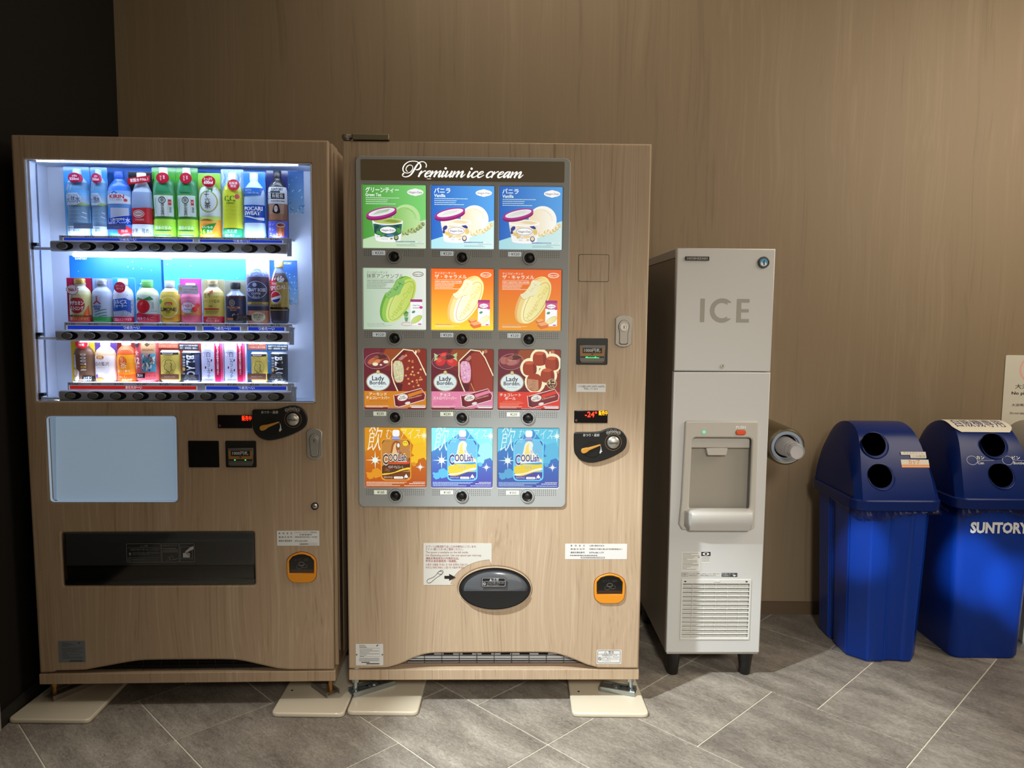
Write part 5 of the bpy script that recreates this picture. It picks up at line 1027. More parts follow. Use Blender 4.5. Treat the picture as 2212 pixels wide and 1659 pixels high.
sample('cider_bottle', (196, 243, 599, 694), 'alu', [(0, '2f9248'), (.10, 'c8d4e6'), (.7, 'b4bccc')], ('c4cad6', 'metal'), cider, 'silver sample bottle with green waves and a red three-arrow mark, middle row', 'bottle', ('b0c4ea', 'a4b8e4'), lambda A: [A.frame(.06, .70, .2, .99, .01, '5a78b0'), A.frame(.76, .76, .9, .99, .01, '5a78b0')], (197, 242, 602))
def calpis(A):
    A.poly([(-.44, .25), (-.5, .52), (.20, .56), (.42, .50), (.42, .22), (.2, .28)], '2458b4'); A.text('カルピス', -.06, .465, .085, 'f4f8fc', 'C', .04, w=.66); A.text('ウォーター', -.06, .375, .075, 'f4f8fc', 'C', .03, w=.64)
    for x, z in ((-.38, .62), (-.1, .63), (.3, .62), (.44, .5), (.44, .3), (.4, .22), (-.3, .19), (.05, .17), (.46, .4)): A.ell(x, z, .018, .011, '5a80c0', 10)
    A.ring(.2, .22, .11, .05, .02, '8aa4cc'); A.grad(-.5, 0, .5, .125, 'c01c3c', 'd83050'); A.text('乳酸菌のスゴイチカラ', 0, .065, .055, 'ffe8ec', 'C', .03, w=.86); A.flat = True; A.ell(.0, .80, .27, .125, 'c42c40'); A.text('甘ずっぱい', 0, .83, .045, 'fbe0e0', 'C', .02, w=.40); A.text('おいしさ', 0, .77, .045, 'fbe0e0', 'C', .02, w=.32); A.flat = False
sample('milky_drink_bottle', (240, 291, 600, 696.5), 'small', [(0, 'c82844'), (.13, 'd4dcec'), (.7, 'd8e0f0')], ('e8ecf4', ''), calpis, 'white and blue sample bottle with red base band, light blue card, middle row', 'bottle', ('3f9ce0', '4ab4e8'), None, (242, 288, 602))
def apple(A):
    A.rect(-.46, .21, .46, .64, 'd8e2d8'); A.ell(-.12, .38, .30, .16, 'd02830', 30); A.ell(-.18, .44, .07, .03, 'f07878', 14, .5); A.poly([(-.12, .54), (.2, .62), (.34, .54), (.1, .52)], '3a8a48'); A.poly([(-.12, .55), (-.35, .60), (-.42, .52), (-.2, .53)], '4a9a50'); A.text('いろはす', -.1, .575, .03, 'e8f0e8', 'C', .01, w=.3); A.rect(.26, .32, .34, .48, 'a8c0b0'); A.blur(.22, .27, .44, .016, '8aa094')
    A.poly([(-.48, 0), (-.48, .20), (-.3, .24), (-.1, .20), (.15, .16), (.48, .17), (.48, 0)], 'c8283c'); A.text('純水りんご', -.05, .09, .065, 'fbe8e8', 'C', .01, w=.72)
sample('apple_water_bottle', (292.5, 343, 604.5, 697), 'apple', [(0, 'dc5064'), (.2, 'dce6d8'), (.65, 'e8eebc'), (.75, 'dfe8d4')], ('7ed070', 'r'), apple, 'sample bottle with a red apple and light green cap, middle row', 'bottle')
def limone(A):
    A.ell(0, .38, .42, .24, 'e6c84a', 36); A.ring(0, .37, .43, .245, .03, 'f4e8b0', 36); A.poly([(-.5, .55), (-.35, .56), (-.28, .5), (-.42, .44), (-.5, .44)], '4c9c44'); A.poly(rr(-.16, .42, .20, .485, .03, 3), 'c43434'); A.text('Lipton', .02, .452, .04, 'f8e0a0', 'C', .03, w=.28); A.text('LIMONE', .0, .32, .08, '34383c', 'C', .03, w=.74); A.text('TEA', .0, .255, .04, '34383c', 'C', .02, w=.22); A.text('レモン', .0, .215, .02, '6a6040', 'C', .01)
sample('lemon_tea_bottle', (343.5, 389, 606, 697), 'small', [(0, 'd8982c'), (.2, 'dcc050'), (.55, 'd8b848'), (.6, 'd6b850'), (.75, 'e2d49a')], ('e4ecf6', ''), limone, 'amber lemon tea sample bottle with a round yellow label, middle row', 'bottle')
def acerola(A):
    A.flat = True; A.poly(rr(-.5, .72, .5, .95, .03, 3), 'f2ecf2'); A.text('スーパーフード 話題沸騰', .08, .905, .035, '5a6a70', 'C', .02, w=.7); A.text('アセロラ果実100%', .1, .835, .04, 'c85a78', 'C', .02, w=.7); A.text('天然ビタミンC', .05, .77, .04, 'c85a78', 'C', .02, w=.55); A.ell(-.38, .86, .09, .05, 'f0d890'); A.flat = False
    A.grad(-.5, .2, .5, .50, 'e8a050', 'ee7090'); A.ell(-.06, .38, .34, .14, 'f4e8f2', 32); A.text('アセロラ', -.08, .425, .065, 'd03a5c', 'C', .03, w=.5); A.text('Refresh', -.06, .345, .045, '8088b8', 'C', .02, .3, w=.42); A.ell(.26, .34, .12, .07, 'dc2c34'); A.ell(.38, .44, .09, .055, 'e04a40'); A.ell(.14, .30, .06, .03, '5a9a4c'); A.text('天然ビタミンC', .05, .23, .05, '4a7a48', 'C', .02, w=.6)
    for i in range(3): A.line([(-.4, .66-i*.045), (0, .68-i*.045), (.4, .66-i*.045)], .02, 'f6b8d0')
sample('pink_juice_bottle', (388, 434.5, 602, 698), 'small', [(0, 'e46a7c'), (.2, 'f09058'), (.5, 'ec7ca4'), (.7, 'e880b0')], ('f0d8e8', ''), acerola, 'pink berry juice sample bottle on a violet card, middle row', 'bottle', ('e488b4', 'dc5cb0'), None, (389, 433, 612))
def barista(A):
    A.poly([(-.12, .72), (.04, .77), (.08, .72), (-.06, .67)], 'a84a44'); A.text('世界', -.22, .63, .10, '6a5a38', 'C', .01, w=.34); A.text('一の', .2, .60, .05, '8a7a48', 'C', .0, w=.2); A.text('バリスタ監修', -.02, .50, .065, '54482c', 'C', .01, w=.78); A.text('微糖', -.05, .385, .04, '6a4a30', 'C', .01); A.rect(-.38, .31, .34, .345, 'b8382c'); A.blur(-.3, .27, .3, .016, '7a6a3c'); A.blur(-.3, .235, .25, .016, '7a6a3c')
    A.grad(-.5, 0, .5, .155, 'b01c34', 'cc2c44'); A.text('厳選豆使用', 0, .11, .035, 'e8c8a0', 'C', .01, w=.45); A.text('ぜいたく香り', 0, .055, .05, 'f0d8b0', 'C', .02, w=.6)
sample('coffee_bottle', (436, 484.5, 604, 698.5), 'alu', [(0, 'c02840'), (.155, 'd2bc58'), (.64, 'cfc07a'), (.76, 'd0ccb0')], ('d8c490', 'metal'), barista, 'gold coffee sample bottle with a dark red base, middle row', 'bottle', ('d0c48c', 'c4bc90'), None, (437, 483, 605))
def pboss(A):
    A.ring(-.1, .50, .13, .07, .03, 'b8a894'); A.ell(-.10, .50, .09, .05, '8c7c6c'); A.text('PREMIUM', -.05, .385, .055, 'c88c6c', 'C', .02, w=.66); A.text('BOSS', -.03, .325, .035, 'c88c6c', 'C', .03, w=.32); A.line([(-.1, .20), (0, .24), (.1, .18), (.22, .24)], .015, 'e8e0d8'); A.text('Black', .05, .20, .05, 'e8e0d8', 'C', 0, .3); A.rect(-.46, .08, .46, .13, 'c0764c'); A.line([(-.2, .68), (-.12, .74)], .05, 'f0f4f8'); A.line([(.2, .68), (.14, .74)], .04, 'f0f4f8')
sample('black_coffee_bottle', (485, 531, 606, 698.5), 'boss', [(0, '5c5c64'), (.14, '2c3450'), (.60, '4a2c30'), (.68, '8c9cb4'), (.8, 'a8b4c8')], ('23242c', 'r'), pboss, 'navy and black coffee sample bottle with a black cap on a grey card, middle row', 'bottle', ('a8a894', 'b4b49c'), None, (486, 530, 610))
def craft(A):
    A.line([(-.32, .70), (-.12, .82), (-.14, .93)], .04, 'c8d4ec'); A.line([(.32, .70), (.14, .82), (.12, .93)], .03, 'a8b8dc'); A.ring(-.02, .49, .46, .125, .018, 'c8cce0', 40); A.text('CRAFT BOSS', -.02, .49, .045, 'ccd0e0', 'C', .03, w=.84); A.text('COFFEE', -.02, .437, .03, 'ccd0e0', 'C', .02, w=.42); A.text('Black', -.02, .39, .04, 'ccd0e0', 'C', 0, .35, w=.36); A.ell(-.08, .565, .10, .03, 'aab0c8'); A.rect(-.48, .275, .48, .315, 'b09c50'); A.text('BREWED BLACK', 0, .295, .018, '4a4430', 'C', .01, w=.5)
    A.rect(-.5, .255, .5, .265, '8a92b0'); A.rect(-.5, 0, .5, .19, 'b4785c'); A.ell(.05, .095, .32, .075, 'd8d4b4', 32); A.text('CRAFT BOSS', .05, .125, .03, '44382c', 'C', .02, w=.48); A.text('豊かな香りと', .05, .09, .024, '44382c', 'C', .01, w=.4); A.text('コク', .05, .055, .024, '44382c', 'C', .01)
    for i in range(6): A.line([(-.15+.03*(i % 2), .70+i*.025), (.02, .715+i*.025), (.16, .70+i*.025)], .016, ('d4deee', '5a6c98')[i % 2])
sample('tall_coffee_bottle', (532, 582, 551, 700.5), 'craft', [(0, '8c5c4c'), (.19, '343a58'), (.6, '4a3a4c'), (.68, '6c7ca8'), (.8, '8c9cc8')], None, craft, 'tall dark coffee sample bottle with a narrow neck on a wooden-patterned card, middle row', 'bottle', ('dc9c7c', 'f0b090'), lambda A: [A.line([(0, .3+.045*i), (.4, .31+.045*i), (1, .295+.045*i)], .008, 'c47c5c') for i in range(15)], (533, 581, 552))
def pepsi(A):
    A.grad(-.5, .24, .5, .66, 'c0a448', 'a88c40'); A.poly([(-.5, .38), (-.5, .68), (-.2, .74), (-.05, .6), (-.2, .45)], 'b83038'); A.text('SPECIAL', .0, .57, .06, 'f0d8d8', 'C', .02, w=.84, rot=.12); A.text('THIN', -.2, .63, .04, 'f0d8d8', 'C', .01, w=.26)
    A.ell(-.12, .42, .28, .095, 'e8e8ec', 36); A.poly(ell(-.12, .42, .25, .085, 30, 0, 20, 190), 'cc2c38'); A.poly(ell(-.12, .42, .25, .085, 30, 0, 215, 350), '28408c'); A.text('pepsi', -.12, .30, .055, '30303c', 'C', .01, w=.5); A.ell(.14, .70, .17, .05, 'e8eaf0'); A.text('K', .14, .70, .06, '282c40', 'C', .03); A.rect(-.46, .235, .46, .262, '241c20'); A.rect(-.46, .21, .46, .222, 'c8a850')
    for i in range(12): A.ell(-.25+.05*i, .72+.02*math.sin(i*2.1), .035, .012, ('a87c6c', '4c3830', 'd8ccc0')[i % 3], 8)
    A.line([(-.3, .68), (-.2, .8), (-.16, .87)], .05, 'f0f4fc')
sample('cola_bottle', (582, 624, 563, 700), 'cola', [(0, '3c3844'), (.2, '2c1c20'), (.24, 'bca24c'), (.66, '5c4c4c'), (.8, '6c7ca0')], ('cbb068', 'r'), pepsi, 'dark cola sample bottle with gold label and gold cap, right end of middle row', 'bottle')
# --- row 3
def doutor(A):
    for i, ch in enumerate('DOUTOR'): A.text(ch, .08, .62-i*.070, .11, 'd8ccc4' if i != 4 else 'd8a838', 'C', .04, rot=-PI/2, w=.10)
    A.flat = True; A.ell(.06, .88, .30, .12, 'b82028', 28); A.text('直火', .05, .92, .055, 'f8d8c8', 'C', .02); A.text('焙煎', .05, .845, .055, 'f8d8c8', 'C', .02); A.flat = False
    A.poly([(-.02, 0), (.02, .13), (.5, .13), (.5, 0)], '1a1a1c'); A.text('コク深く', .24, .095, .045, 'e8e8e8', 'C', .02, w=.34); A.text('まろやか', .24, .04, .045, 'e8e8e8', 'C', .02, w=.34)
    A.poly([(-.5, 0), (-.5, .62), (-.30, .62), (-.28, .30), (-.12, .24), (-.16, .05), (-.25, 0)], 'e0d4cc'); A.ell(-.38, .22, .15, .12, 'c89860', 20); A.ell(-.38, .21, .10, .07, 'e4c8a0', 18); A.text('カフェ・オレ', -.40, .57, .035, '4a3428', 'C', .01, vert=True)
sample('cafe_au_lait_bottle', (152, 204, 728, 824), 'apple', [(0, '6c4c38'), (.62, '7c5844')], ('e8d8c8', ''), doutor, 'brown coffee sample bottle with sideways white lettering, left end of the bottom row', 'bottle', ('e8c030', 'f0c838'), None, (158, 203, 730))
def miltea(A):
    A.rect(-.46, .08, .46, .62, 'f0e0d8'); A.ell(-.12, .40, .33, .21, 'f8ece4', 32); A.ell(-.15, .58, .20, .05, 'e0b060'); A.poly(rr(-.32, .535, .02, .60, .03, 3), 'cc2c2c'); A.text('Lipton', -.15, .567, .04, 'f8e0a0', 'C', .03, w=.27); A.text('白の贅沢', -.08, .415, .085, '5c4454', 'C', .01, w=.66); A.text('ミルクティー', -.06, .335, .04, 'a08890', 'C', .0, w=.5); A.ell(-.2, .06, .22, .055, 'e87838'); A.ell(.2, .12, .17, .09, 'e8d0c8'); A.ell(-.35, .13, .08, .05, '6a5490')
sample('milk_tea_bottle', (203, 251, 730, 823), 'small', [(0, 'ecc4b0'), (.6, 'ecc49c'), (.75, 'ead4c0')], ('f0dcdc', ''), miltea, 'pale milk tea sample bottle with a red oval badge on a violet card, bottom row', 'bottle', ('7a5490', '5a3c84'), None, (203.5, 250.5, 731))
def nama(A):
    A.grad(-.5, .08, .5, .62, 'e87818', 'f0a428'); A.ell(-.1, .46, .22, .13, 'e05c1c'); A.text('生', -.10, .50, .10, 'fbe0a8', 'C', .01); A.text('茶', -.06, .37, .12, 'fbe8c0', 'C', .02); A.text('ほうじ煎茶', -.05, .245, .05, 'fbdcb8', 'C', .01, w=.66); A.poly([(-.48, 0), (-.48, .19), (0, .15), (.48, .18), (.48, 0)], 'e2541c'); A.text('香しく、', -.1, .12, .04, 'f8b890', 'C', .01, w=.4); A.text('かろやか', .1, .05, .04, 'f8b890', 'C', .01, w=.5)
sample('roasted_tea_bottle', (251, 294, 730, 824.5), 'small', [(0, 'e86420'), (.62, 'd85828'), (.75, 'dc7040')], ('f4dcd8', ''), nama, 'orange roasted tea sample bottle, bottom row', 'bottle')
def twelve(A):
    A.rect(-.16, .60, .42, .93, 'a87c58'); A.text('ザ・', .22, .86, .05, '3a2c20', 'C', .02); A.poly([(.0, .86), (.1, .91), (.2, .86), (.1, .81)], '4a3828'); A.text('ORIGINAL', .12, .74, .045, '4a3424', 'C', .01, w=.5)
    A.rect(-.16, .24, .42, .66, '4a8498'); rnd = random.Random(8)
    for i in range(40): A.ell(rnd.uniform(-.12, .38), rnd.uniform(.27, .63), rnd.uniform(.02, .06), rnd.uniform(.015, .035), rnd.choice(('2c2c38', 'c8c4b4', 'c06848', '88a0a8', '6a4a44', 'd8b090')), 8, rnd.uniform(0, 3))
    A.text('全', -.34, .66, .10, 'f4e0dc', 'C', .03, w=.2); A.text('12', -.34, .50, .13, 'f4e0dc', 'C', .04, w=.24); A.text('種', -.32, .35, .12, 'f4e0dc', 'C', .03, w=.22); A.poly([(-.34, .98), (-.22, .88), (-.34, .78), (-.46, .88)], '282028'); A.text('懐かしの', -.34, .90, .03, 'f0e0dc', 'C', .01, w=.16)
    A.poly([(-.46, .10), (-.44, .20), (.02, .21), (-.0, .10)], '241c20'); A.text('気分', -.22, .155, .06, 'f0e8e4', 'C', .03); A.text('いろいろ', .24, .145, .045, '4a2828', 'C', .01, w=.36); A.text('イラストセレクション', .1, .045, .05, '3a2424', 'C', .01, w=.7)
sample('illustrated_can', (291.5, 343, 732, 826), 'can', [(0, 'b04448'), (.93, 'e8c0c0')], None, twelve, 'red sample can printed with a picture panel and a large 12, bottom row', 'can', group='cans in the lit window')
def goldcan(A):
    A.rect(-.46, .86, .46, .93, '3a2c24'); A.poly(rr(-.30, .875, .22, .95, .03, 3), 'e8e8ec'); A.rect(-.24, .89, .16, .93, '5a5048'); A.text('SPECIAL', -.05, .80, .05, '9c8840', 'C', .01, w=.5)
    A.ring(-.02, .50, .36, .235, .02, 'a08c40', 40); A.ell(-.02, .50, .33, .21, 'd4bf66', 36); A.line(smooth_poly([(.18, .66), (.06, .70), (-.10, .69), (-.16, .62), (-.14, .56), (-.26, .50), (-.18, .47), (-.24, .42), (-.12, .40), (-.05, .35), (.06, .32)], 2, False), .03, '6c5a24'); A.line(smooth_poly([(.1, .62), (.18, .56), (.12, .48), (.16, .40), (.1, .34)], 2, False), .03, '6c5a24'); A.line([(-.1, .58), (-.02, .585)], .02, '6c5a24'); A.line([(-.12, .3), (0, .34), (.06, .28)], .03, '6c5a24'); A.ell(.2, .38, .05, .03, 'b8a248')
    A.text('贅沢微糖', -.02, .235, .05, '7a6a34', 'C', .02, w=.6)
zg = [(0, 'c8c4b8'), (.04, 'd8b040'), (.12, 'c8ae50'), (.86, 'd2be60'), (.93, 'c8c8c8')]
for n_, q in (('left gold sample can with an embossed portrait, orange card, bottom row', (345, 388.5, 755, 824)), ('right gold sample can with an embossed portrait, blue card, bottom row', (541, 577.5, 761, 827))):
    sample('coffee_can', q, 'can', zg, None, goldcan, n_, 'can', None, None, None, 'cans in the lit window')
def bosscan(c):
    def f(A):
        A.rect(-.46, .90, .46, .935, '1c1c24'); A.poly(rr(-.38, .90, .08, .97, .03, 3), 'dfe2e8')
        for i, ch in enumerate('BLACK'): A.text(ch, .06, .79-i*.168, .24, 'f0f2f4', 'C', .04, rot=-PI/2, w=.25)
        for i, ch in enumerate('BOSS'): A.text(ch, -.31, .80-i*.088, .085, 'd0d4dc', 'C', .03, rot=-PI/2, w=.12)
        A.ell(-.33, .42, .10, .06, 'c0a468'); A.text('無糖', -.33, .27, .04, 'c8ccd4', 'C', .01, w=.14); A.poly([(.24, .05), (.30, .5), (.24, .88), (.46, .9), (.48, .3), (.44, .05)], c)
    return f
for n_, q, z, c in (('navy sample can with large sideways lettering, between gold can and carton, bottom row', (392, 433, 757, 825), [(0, '9c9ca4'), (.05, '262c44'), (.93, 'b8b8c0')], '4a5070'), ('charcoal sample can with large sideways lettering, right end of the bottom row', (584, 621, 762, 828), [(0, '9c9ca4'), (.05, '2c3034'), (.93, 'b0b0b4')], '3c4044')):
    sample('black_coffee_can', q, 'can', z, None, bosscan(c), n_, 'can', None, None, None, 'cans in the lit window')
def latte(A):
    A.poly([(.10, 0), (.10, .97), (.18, 1), (.42, 1), (.5, .95), (.5, 0)], 'd8486c'); A.poly([(.13, .03), (.13, .95), (.20, .99), (.36, .99), (.38, .9), (.38, .03), (.3, 0), (.2, 0)], 'a82040'); A.ell(.25, .86, .085, .055, 'f8e8ec'); A.text('増量', .25, .86, .035, 'a82040', 'C', .02, w=.11); A.text('たっぷり飲める大容量サイズ', .255, .775, .042, 'fbeef0', 'C', .03, vert=True)
    A.rect(-.38, .69, -.02, .77, 'c8c4d4'); A.text('TENOHA', -.2, .73, .03, '8a8478', 'C', .01, w=.28); A.text('白', -.16, .62, .10, '3c3c5c', 'C', .02); A.text('い', -.16, .525, .06, '3c3c5c', 'C', .02); A.text('カフェラテ', -.16, .455, .072, '3c3c5c', 'C', .01, vert=True); A.ring(-.38, .62, .07, .05, .012, 'c86a7c')
    for x, z in ((-.02, .50), (-.3, .34), (-.02, .28)): A.ell(x, z, .035, .028, '7c2438', 12, .6)
    A.text('White Latte', -.14, .075, .035, '8c8ca0', 'C', 0, .2, w=.4); A.ell(-.28, .93, .22, .085, 'a8905c'); A.text('コクと香り', -.28, .93, .03, 'f4ecd8', 'C', .01, w=.3); A.grad(-.5, .0, .10, .04, 'e8eaf8', 'dfe0f4')
for n_, q in (('left white cafe latte carton with a red side strip, bottom row', (438.5, 486, 731, 827)), ('right white cafe latte carton with a red side strip, bottom row', (488, 533.5, 731, 827.5))):
    sample('latte_carton', q, 'box', 'd4d4ee', None, latte, n_, 'carton', None, None, None, 'latte cartons in the lit window', .022)
def wobbler(q, col, lines, tc):
    (xa, za), (xb, zb) = [M1.at(x, y, .062) for x, y in q]
    r0 = plate('shelf_card', [rr(xa, zb, xb, za, .001, 2)], .0615, .0625, mat('tag_'+col, col, .4), m1, 0); A = Art(xa, zb, xb-xa, za-zb, .0614, eps=.00004)
    for i, t in enumerate(lines): A.text(t, .5, .72-i*.44, .26, tc, 'C', .015, w=.9)
    A.build('card_print', PRINT, r0)
wobbler(((341, 737), (385, 752)), 'a84c30', ('1杯にコーヒー3倍分の', 'うま味の上質な特徴'), 'd8a078'); wobbler(((386, 743), (429, 756)), '1c1c20', ('厳選アラビカ豆100%使用', '深煎り・香料無添加・雑味なし'), 'e0e0dc')
wobbler(((535, 739), (575, 755)), '8c4030', ('1杯にコーヒー3倍分の', 'うま味の上質な特徴'), 'd8a078'); wobbler(((577, 745), (622, 757)), '1c1c20', ('厳選アラビカ豆100%使用', '深煎り・香料無添加・雑味なし'), 'e0e0dc')
front_tag(((347, 808), (388, 820)), 'front_tag', '7c5238', [('WHITE COFFEE', .6)], 'b8a088') if False else None
front_tag(((346, 807.5), (387, 819)), '8a', '7a5038', [('MEISTER', .5)]) if False else None
def ftag(q, col, lines, tc='b0a8a0'):
    (xa, za), (xb, zb) = [M1.at(x, y, .043) for x, y in q]
    r0 = plate('front_tag', [rr(xa, zb, xb, za, .0008, 2)], .0425, .0432, mat('tag_'+col, col, .4), m1, 0); A = Art(xa, zb, xb-xa, za-zb, .0424, eps=.00004)
    for i, (t, w_) in enumerate(lines): A.text(t, .5, (.5 if len(lines) == 1 else .80-i*.30), .18, tc, 'C', .01, w=w_)
    A.build('tag_print', PRINT, r0)
ftag(((347, 808), (387, 820)), '7c5038', [('BREWED COFFEE', .6)]); ftag(((391, 809), (430, 821)), '2a2c34', [('BLACK COFFEE', .5), ('無糖珈琲 无糖咖啡', .6), ('설탕 무첨가 블랙', .7)]); ftag(((535, 807), (575, 820)), '7c4c3c', [('BREWED COFFEE', .6)]); ftag(((577, 807), (617, 820)), '26262c', [('BLACK COFFEE', .5), ('無糖珈琲 无糖咖啡', .6), ('설탕 무첨가 블랙', .7)])
ftag(((503.5, 680.5), (543.5, 692.5)), '2c2c30', [('BLACK COFFEE', .5), ('無糖珈琲 无糖咖啡', .6), ('설탕 무첨가 블랙', .7)]); ftag(((159, 481.5), (200.5, 494)), '64748c', [('WATER', .3)], '8a98ac'); ftag(((231, 484), (272, 496)), '4c5484', [('WATER', .3)], '8088b0')
# --- fittings
# lit info window
x0, z0 = min(p[0] for p in ibl), min(p[1] for p in ibl); x1, z1 = max(p[0] for p in ibl), max(p[1] for p in ibl)
pm = mat('panel_blue_white', 'a4b2c2', .4)
MB().box(x0-.004, x1+.004, .026, .0285, z0-.004, z1+.004).build('info_back', pm, m1)
o = plate('info_panel', [rounded([(x0+.022, z1-.001), (x0+.012, z0+.0015), (x1-.002, z0+.0015), (x1-.002, z1-.001)], .006)], .012, .014, mat('panel_ice', 'aebccd', .35, emis='a8c8e4', es=.30), m1, .0006)
plate('info_rim', [rounded(ibl, .012), rounded([((p[0]-(x0+x1)/2)*.9925+(x0+x1)/2, (p[1]-(z0+z1)/2)*.988+(z0+z1)/2) for p in ibl], .011)], -.0008, .010, mat('rim_pale', 'b8c6d4', .3, emis='a8c0dc', es=.25), m1, .0005)
MB().box(x0+.002, x0+.022, .0145, .0155, z0+.004, z1-.004).build('info_side', mat('panel_ice2', '9cb0c4', .4, emis='90acc8', es=.28), m1)
led_box(M1, m1, ((470.5, 896.5), (545, 925)), [('販売中', .85, .74, .34, .28, REDLED)])
coin_panel(M1, m1, [(920, 210), (932, 188), (965, 186), (1220, 186), (1310, 155), (1400, 136), (1490, 152), (1560, 220), (1582, 310), (1560, 390), (1490, 445), (1330, 515), (1140, 562), (1030, 540), (950, 470), (922, 390)], 380, 850, ((1145, 393), (1250, 336), (1047, 405)), ((1408, 303), (1130, 222), [(1334, 193), (1379, 180), (1425, 179), (1467, 193)]))
lock_plate(M1, m1, ((662.5, 925), (697, 992)), 0)
x0, z0, x1, z1 = rect1(((406.5, 952), (474.5, 1009.5)))
plate('card_reader', [rr(x0, z0, x1, z1, .003, 4)], -.002, 0, mat('reader_black', '0a0a0c', .25), m1, .001)
bill_slot(M1, m1, ((487, 952), (555, 1009.5)), False)
c = M1.at(680.5, 1093)
mb = MB().ring((c[0], -.002, c[1]), .0118, .0022, .005); mb.build('key_lock_ring', BLACK, m1, True); o = MB().lathe([(.0095, 0), (.0095, .002), (.006, .0045), (.0001, .005)], (c[0], -.0, c[1]), 24, 1, 'Y').build('key_lock', CHROME, m1, True)
MB().box(c[0]-.005, c[0]+.003, -.0056, -.0045, c[1]-.001, c[1]+.001).build('keyhole', BLACKM, o)
p, A = sticker(M1, m1, ((598, 1146.5), (690, 1178.5)), name='owner_label')
for i, (l, r1, wd) in enumerate((('管　理　者　名', 'ナショナル・ベンディング株式会社', .53), ('連 絡 先 住 所', '京都府京都市伏見区中島北ノ口町1番地', .53), ('連絡先電話番号', '075-622-6281', .30))):
    A.text(l, .2, (.82, .57, .32)[i], .11, '3a3a3a', 'C', .012, w=.32); A.text(r1, .42, (.88, .57, .32)[i], .09, '3a3a3a', 'L', .01, w=wd)
A.text('京都営業所', .68, .73, .09, '3a3a3a', 'C', .01, w=.30); A.frame(.52, .07, .96, .16, .004, '666666'); A.blur(.55, .115, .74, .05, '444444'); A.build('owner_print', PRINT, p)
coin_return(M1, m1, ((619.5, 1192), (684.5, 1257.5)))
p, A = sticker(M1, m1, ((125.5, 1384.5), (185.5, 1430)), name='rating_plate', m=mat('plate_bluegrey', '6d757c', .5))
for i in range(4): A.blur(.14, .92-i*.055, (.34, .5, .62, .4)[i], .03, '3c4248', seed=i)
for i in range(9): A.blur(.14, .66-i*.06, (.9, .8, .7, .9, .3, .8, .4, .9, .9)[i], .026, '3c4248', seed=i+3)
A.rect(.4, .04, .9, .08, '202428'); A.poly([(.72, .88), (.80, .94), (.82, .88)], '202428'); A.build('rating_print', PRINT, p)
# take-out slot
xs = [p_[0] for p_ in tkl]; zs_ = [p_[1] for p_ in tkl]; x0, x1, z0, z1 = min(xs), max(xs), min(zs_), max(zs_)
slotm = mat('slot_black', '121314', .45)
MB().box(x0-.004, x1+.004, .026, .0285, z0-.004, z1+.004).build('slot_back', slotm, m1)
MB().box(x0, x1, .004, .026, z0, z0+.016, .004).build('slot_sill', mat('sill_black', '222426', .3), m1)
fl_ = MB().box(x0+.004, x1-.004, .012, .016, z0+.062, z1-.003, .002); fl_.build('slot_flap', mat('flap_dark', '7a7e82', .3), m1)
MB().box(x0+.004, x1-.004, .013, .020, z0+.052, z0+.060, .002).build('flap_rail', mat('rail_dark', '0c0c0e', .3), m1)
MB().box(x0+.002, x1-.002, -.0005, .0010, z0+.002, z1-.002, .0005).build('slot_pane', SMOKE, m1)
A = Art(0, 0, 1, 1, -.0008, eps=.00004); q = P1((273, 1174.5), (421, 1213.5)); sx = q[1][0]-q[0][0]; sz = q[0][1]-q[1][1]; A = Art(q[0][0], q[1][1], sx, sz, -.0008, eps=.00004)
gy = '6c6e70'
for a_, b_ in ((0, .505), (.52, .77), (.785, 1)): A.line(rr(a_, 0, b_, 1, .03, 3), .006, gy, True)
A.text('注意', .28, .87, .10, gy, 'C', .01); A.line([(.20, .82), (.22, .93), (.24, .82)], .005, gy, True); A.text('商品は1個ずつ取り出してください', .27, .67, .09, gy, 'C', .01, w=.42); A.line([(.02, .78), (.49, .78)], .004, gy); A.ell(.05, .45, .018, .08, gy); A.text('缶びん商品の場合、破裂する恐れがあり', .09, .50, .07, gy, 'L', .005, w=.40); A.text('冷やし中はお待ち下さい', .09, .41, .07, gy, 'L', .005, w=.25)
A.ring(.04, .13, .018, .07, .006, gy); A.text('商品取出口に物を入れないでください', .08, .13, .08, gy, 'L', .008, w=.40); A.line([(.02, .25), (.49, .25)], .004, gy); A.text('商品の取り出し方', .645, .89, .09, gy, 'C', .02, w=.21)
for i in range(3): A.blur(.535, .74-i*.09, .755, .06, gy, seed=i)
A.ring(.66, .22, .028, .11, .007, gy); A.line([(.57, .10), (.62, .1), (.64, .2)], .006, gy); A.line([(.69, .12), (.75, .2)], .008, gy); A.line([(.6, .3), (.63, .25), (.6, .2)], .006, gy)
A.line([(.80, .18), (.80, .82), (.97, .82), (.97, .18)], .007, gy, True); A.poly([(.83, .24), (.83, .48), (.90, .54), (.96, .66), (.99, .70), (.99, .86), (.94, .80), (.86, .56), (.93, .48), (.93, .24)], 'a8a8a8'); A.build('slot_print', PRINT, m1)
for x, y in ((.022, .05), (.93, .05), (.03, .60), (.93, .60)): level_foot(m1, x, y, .0855, .019, mat('brass_bolt', '9c7440', .4, .7), x < .5)
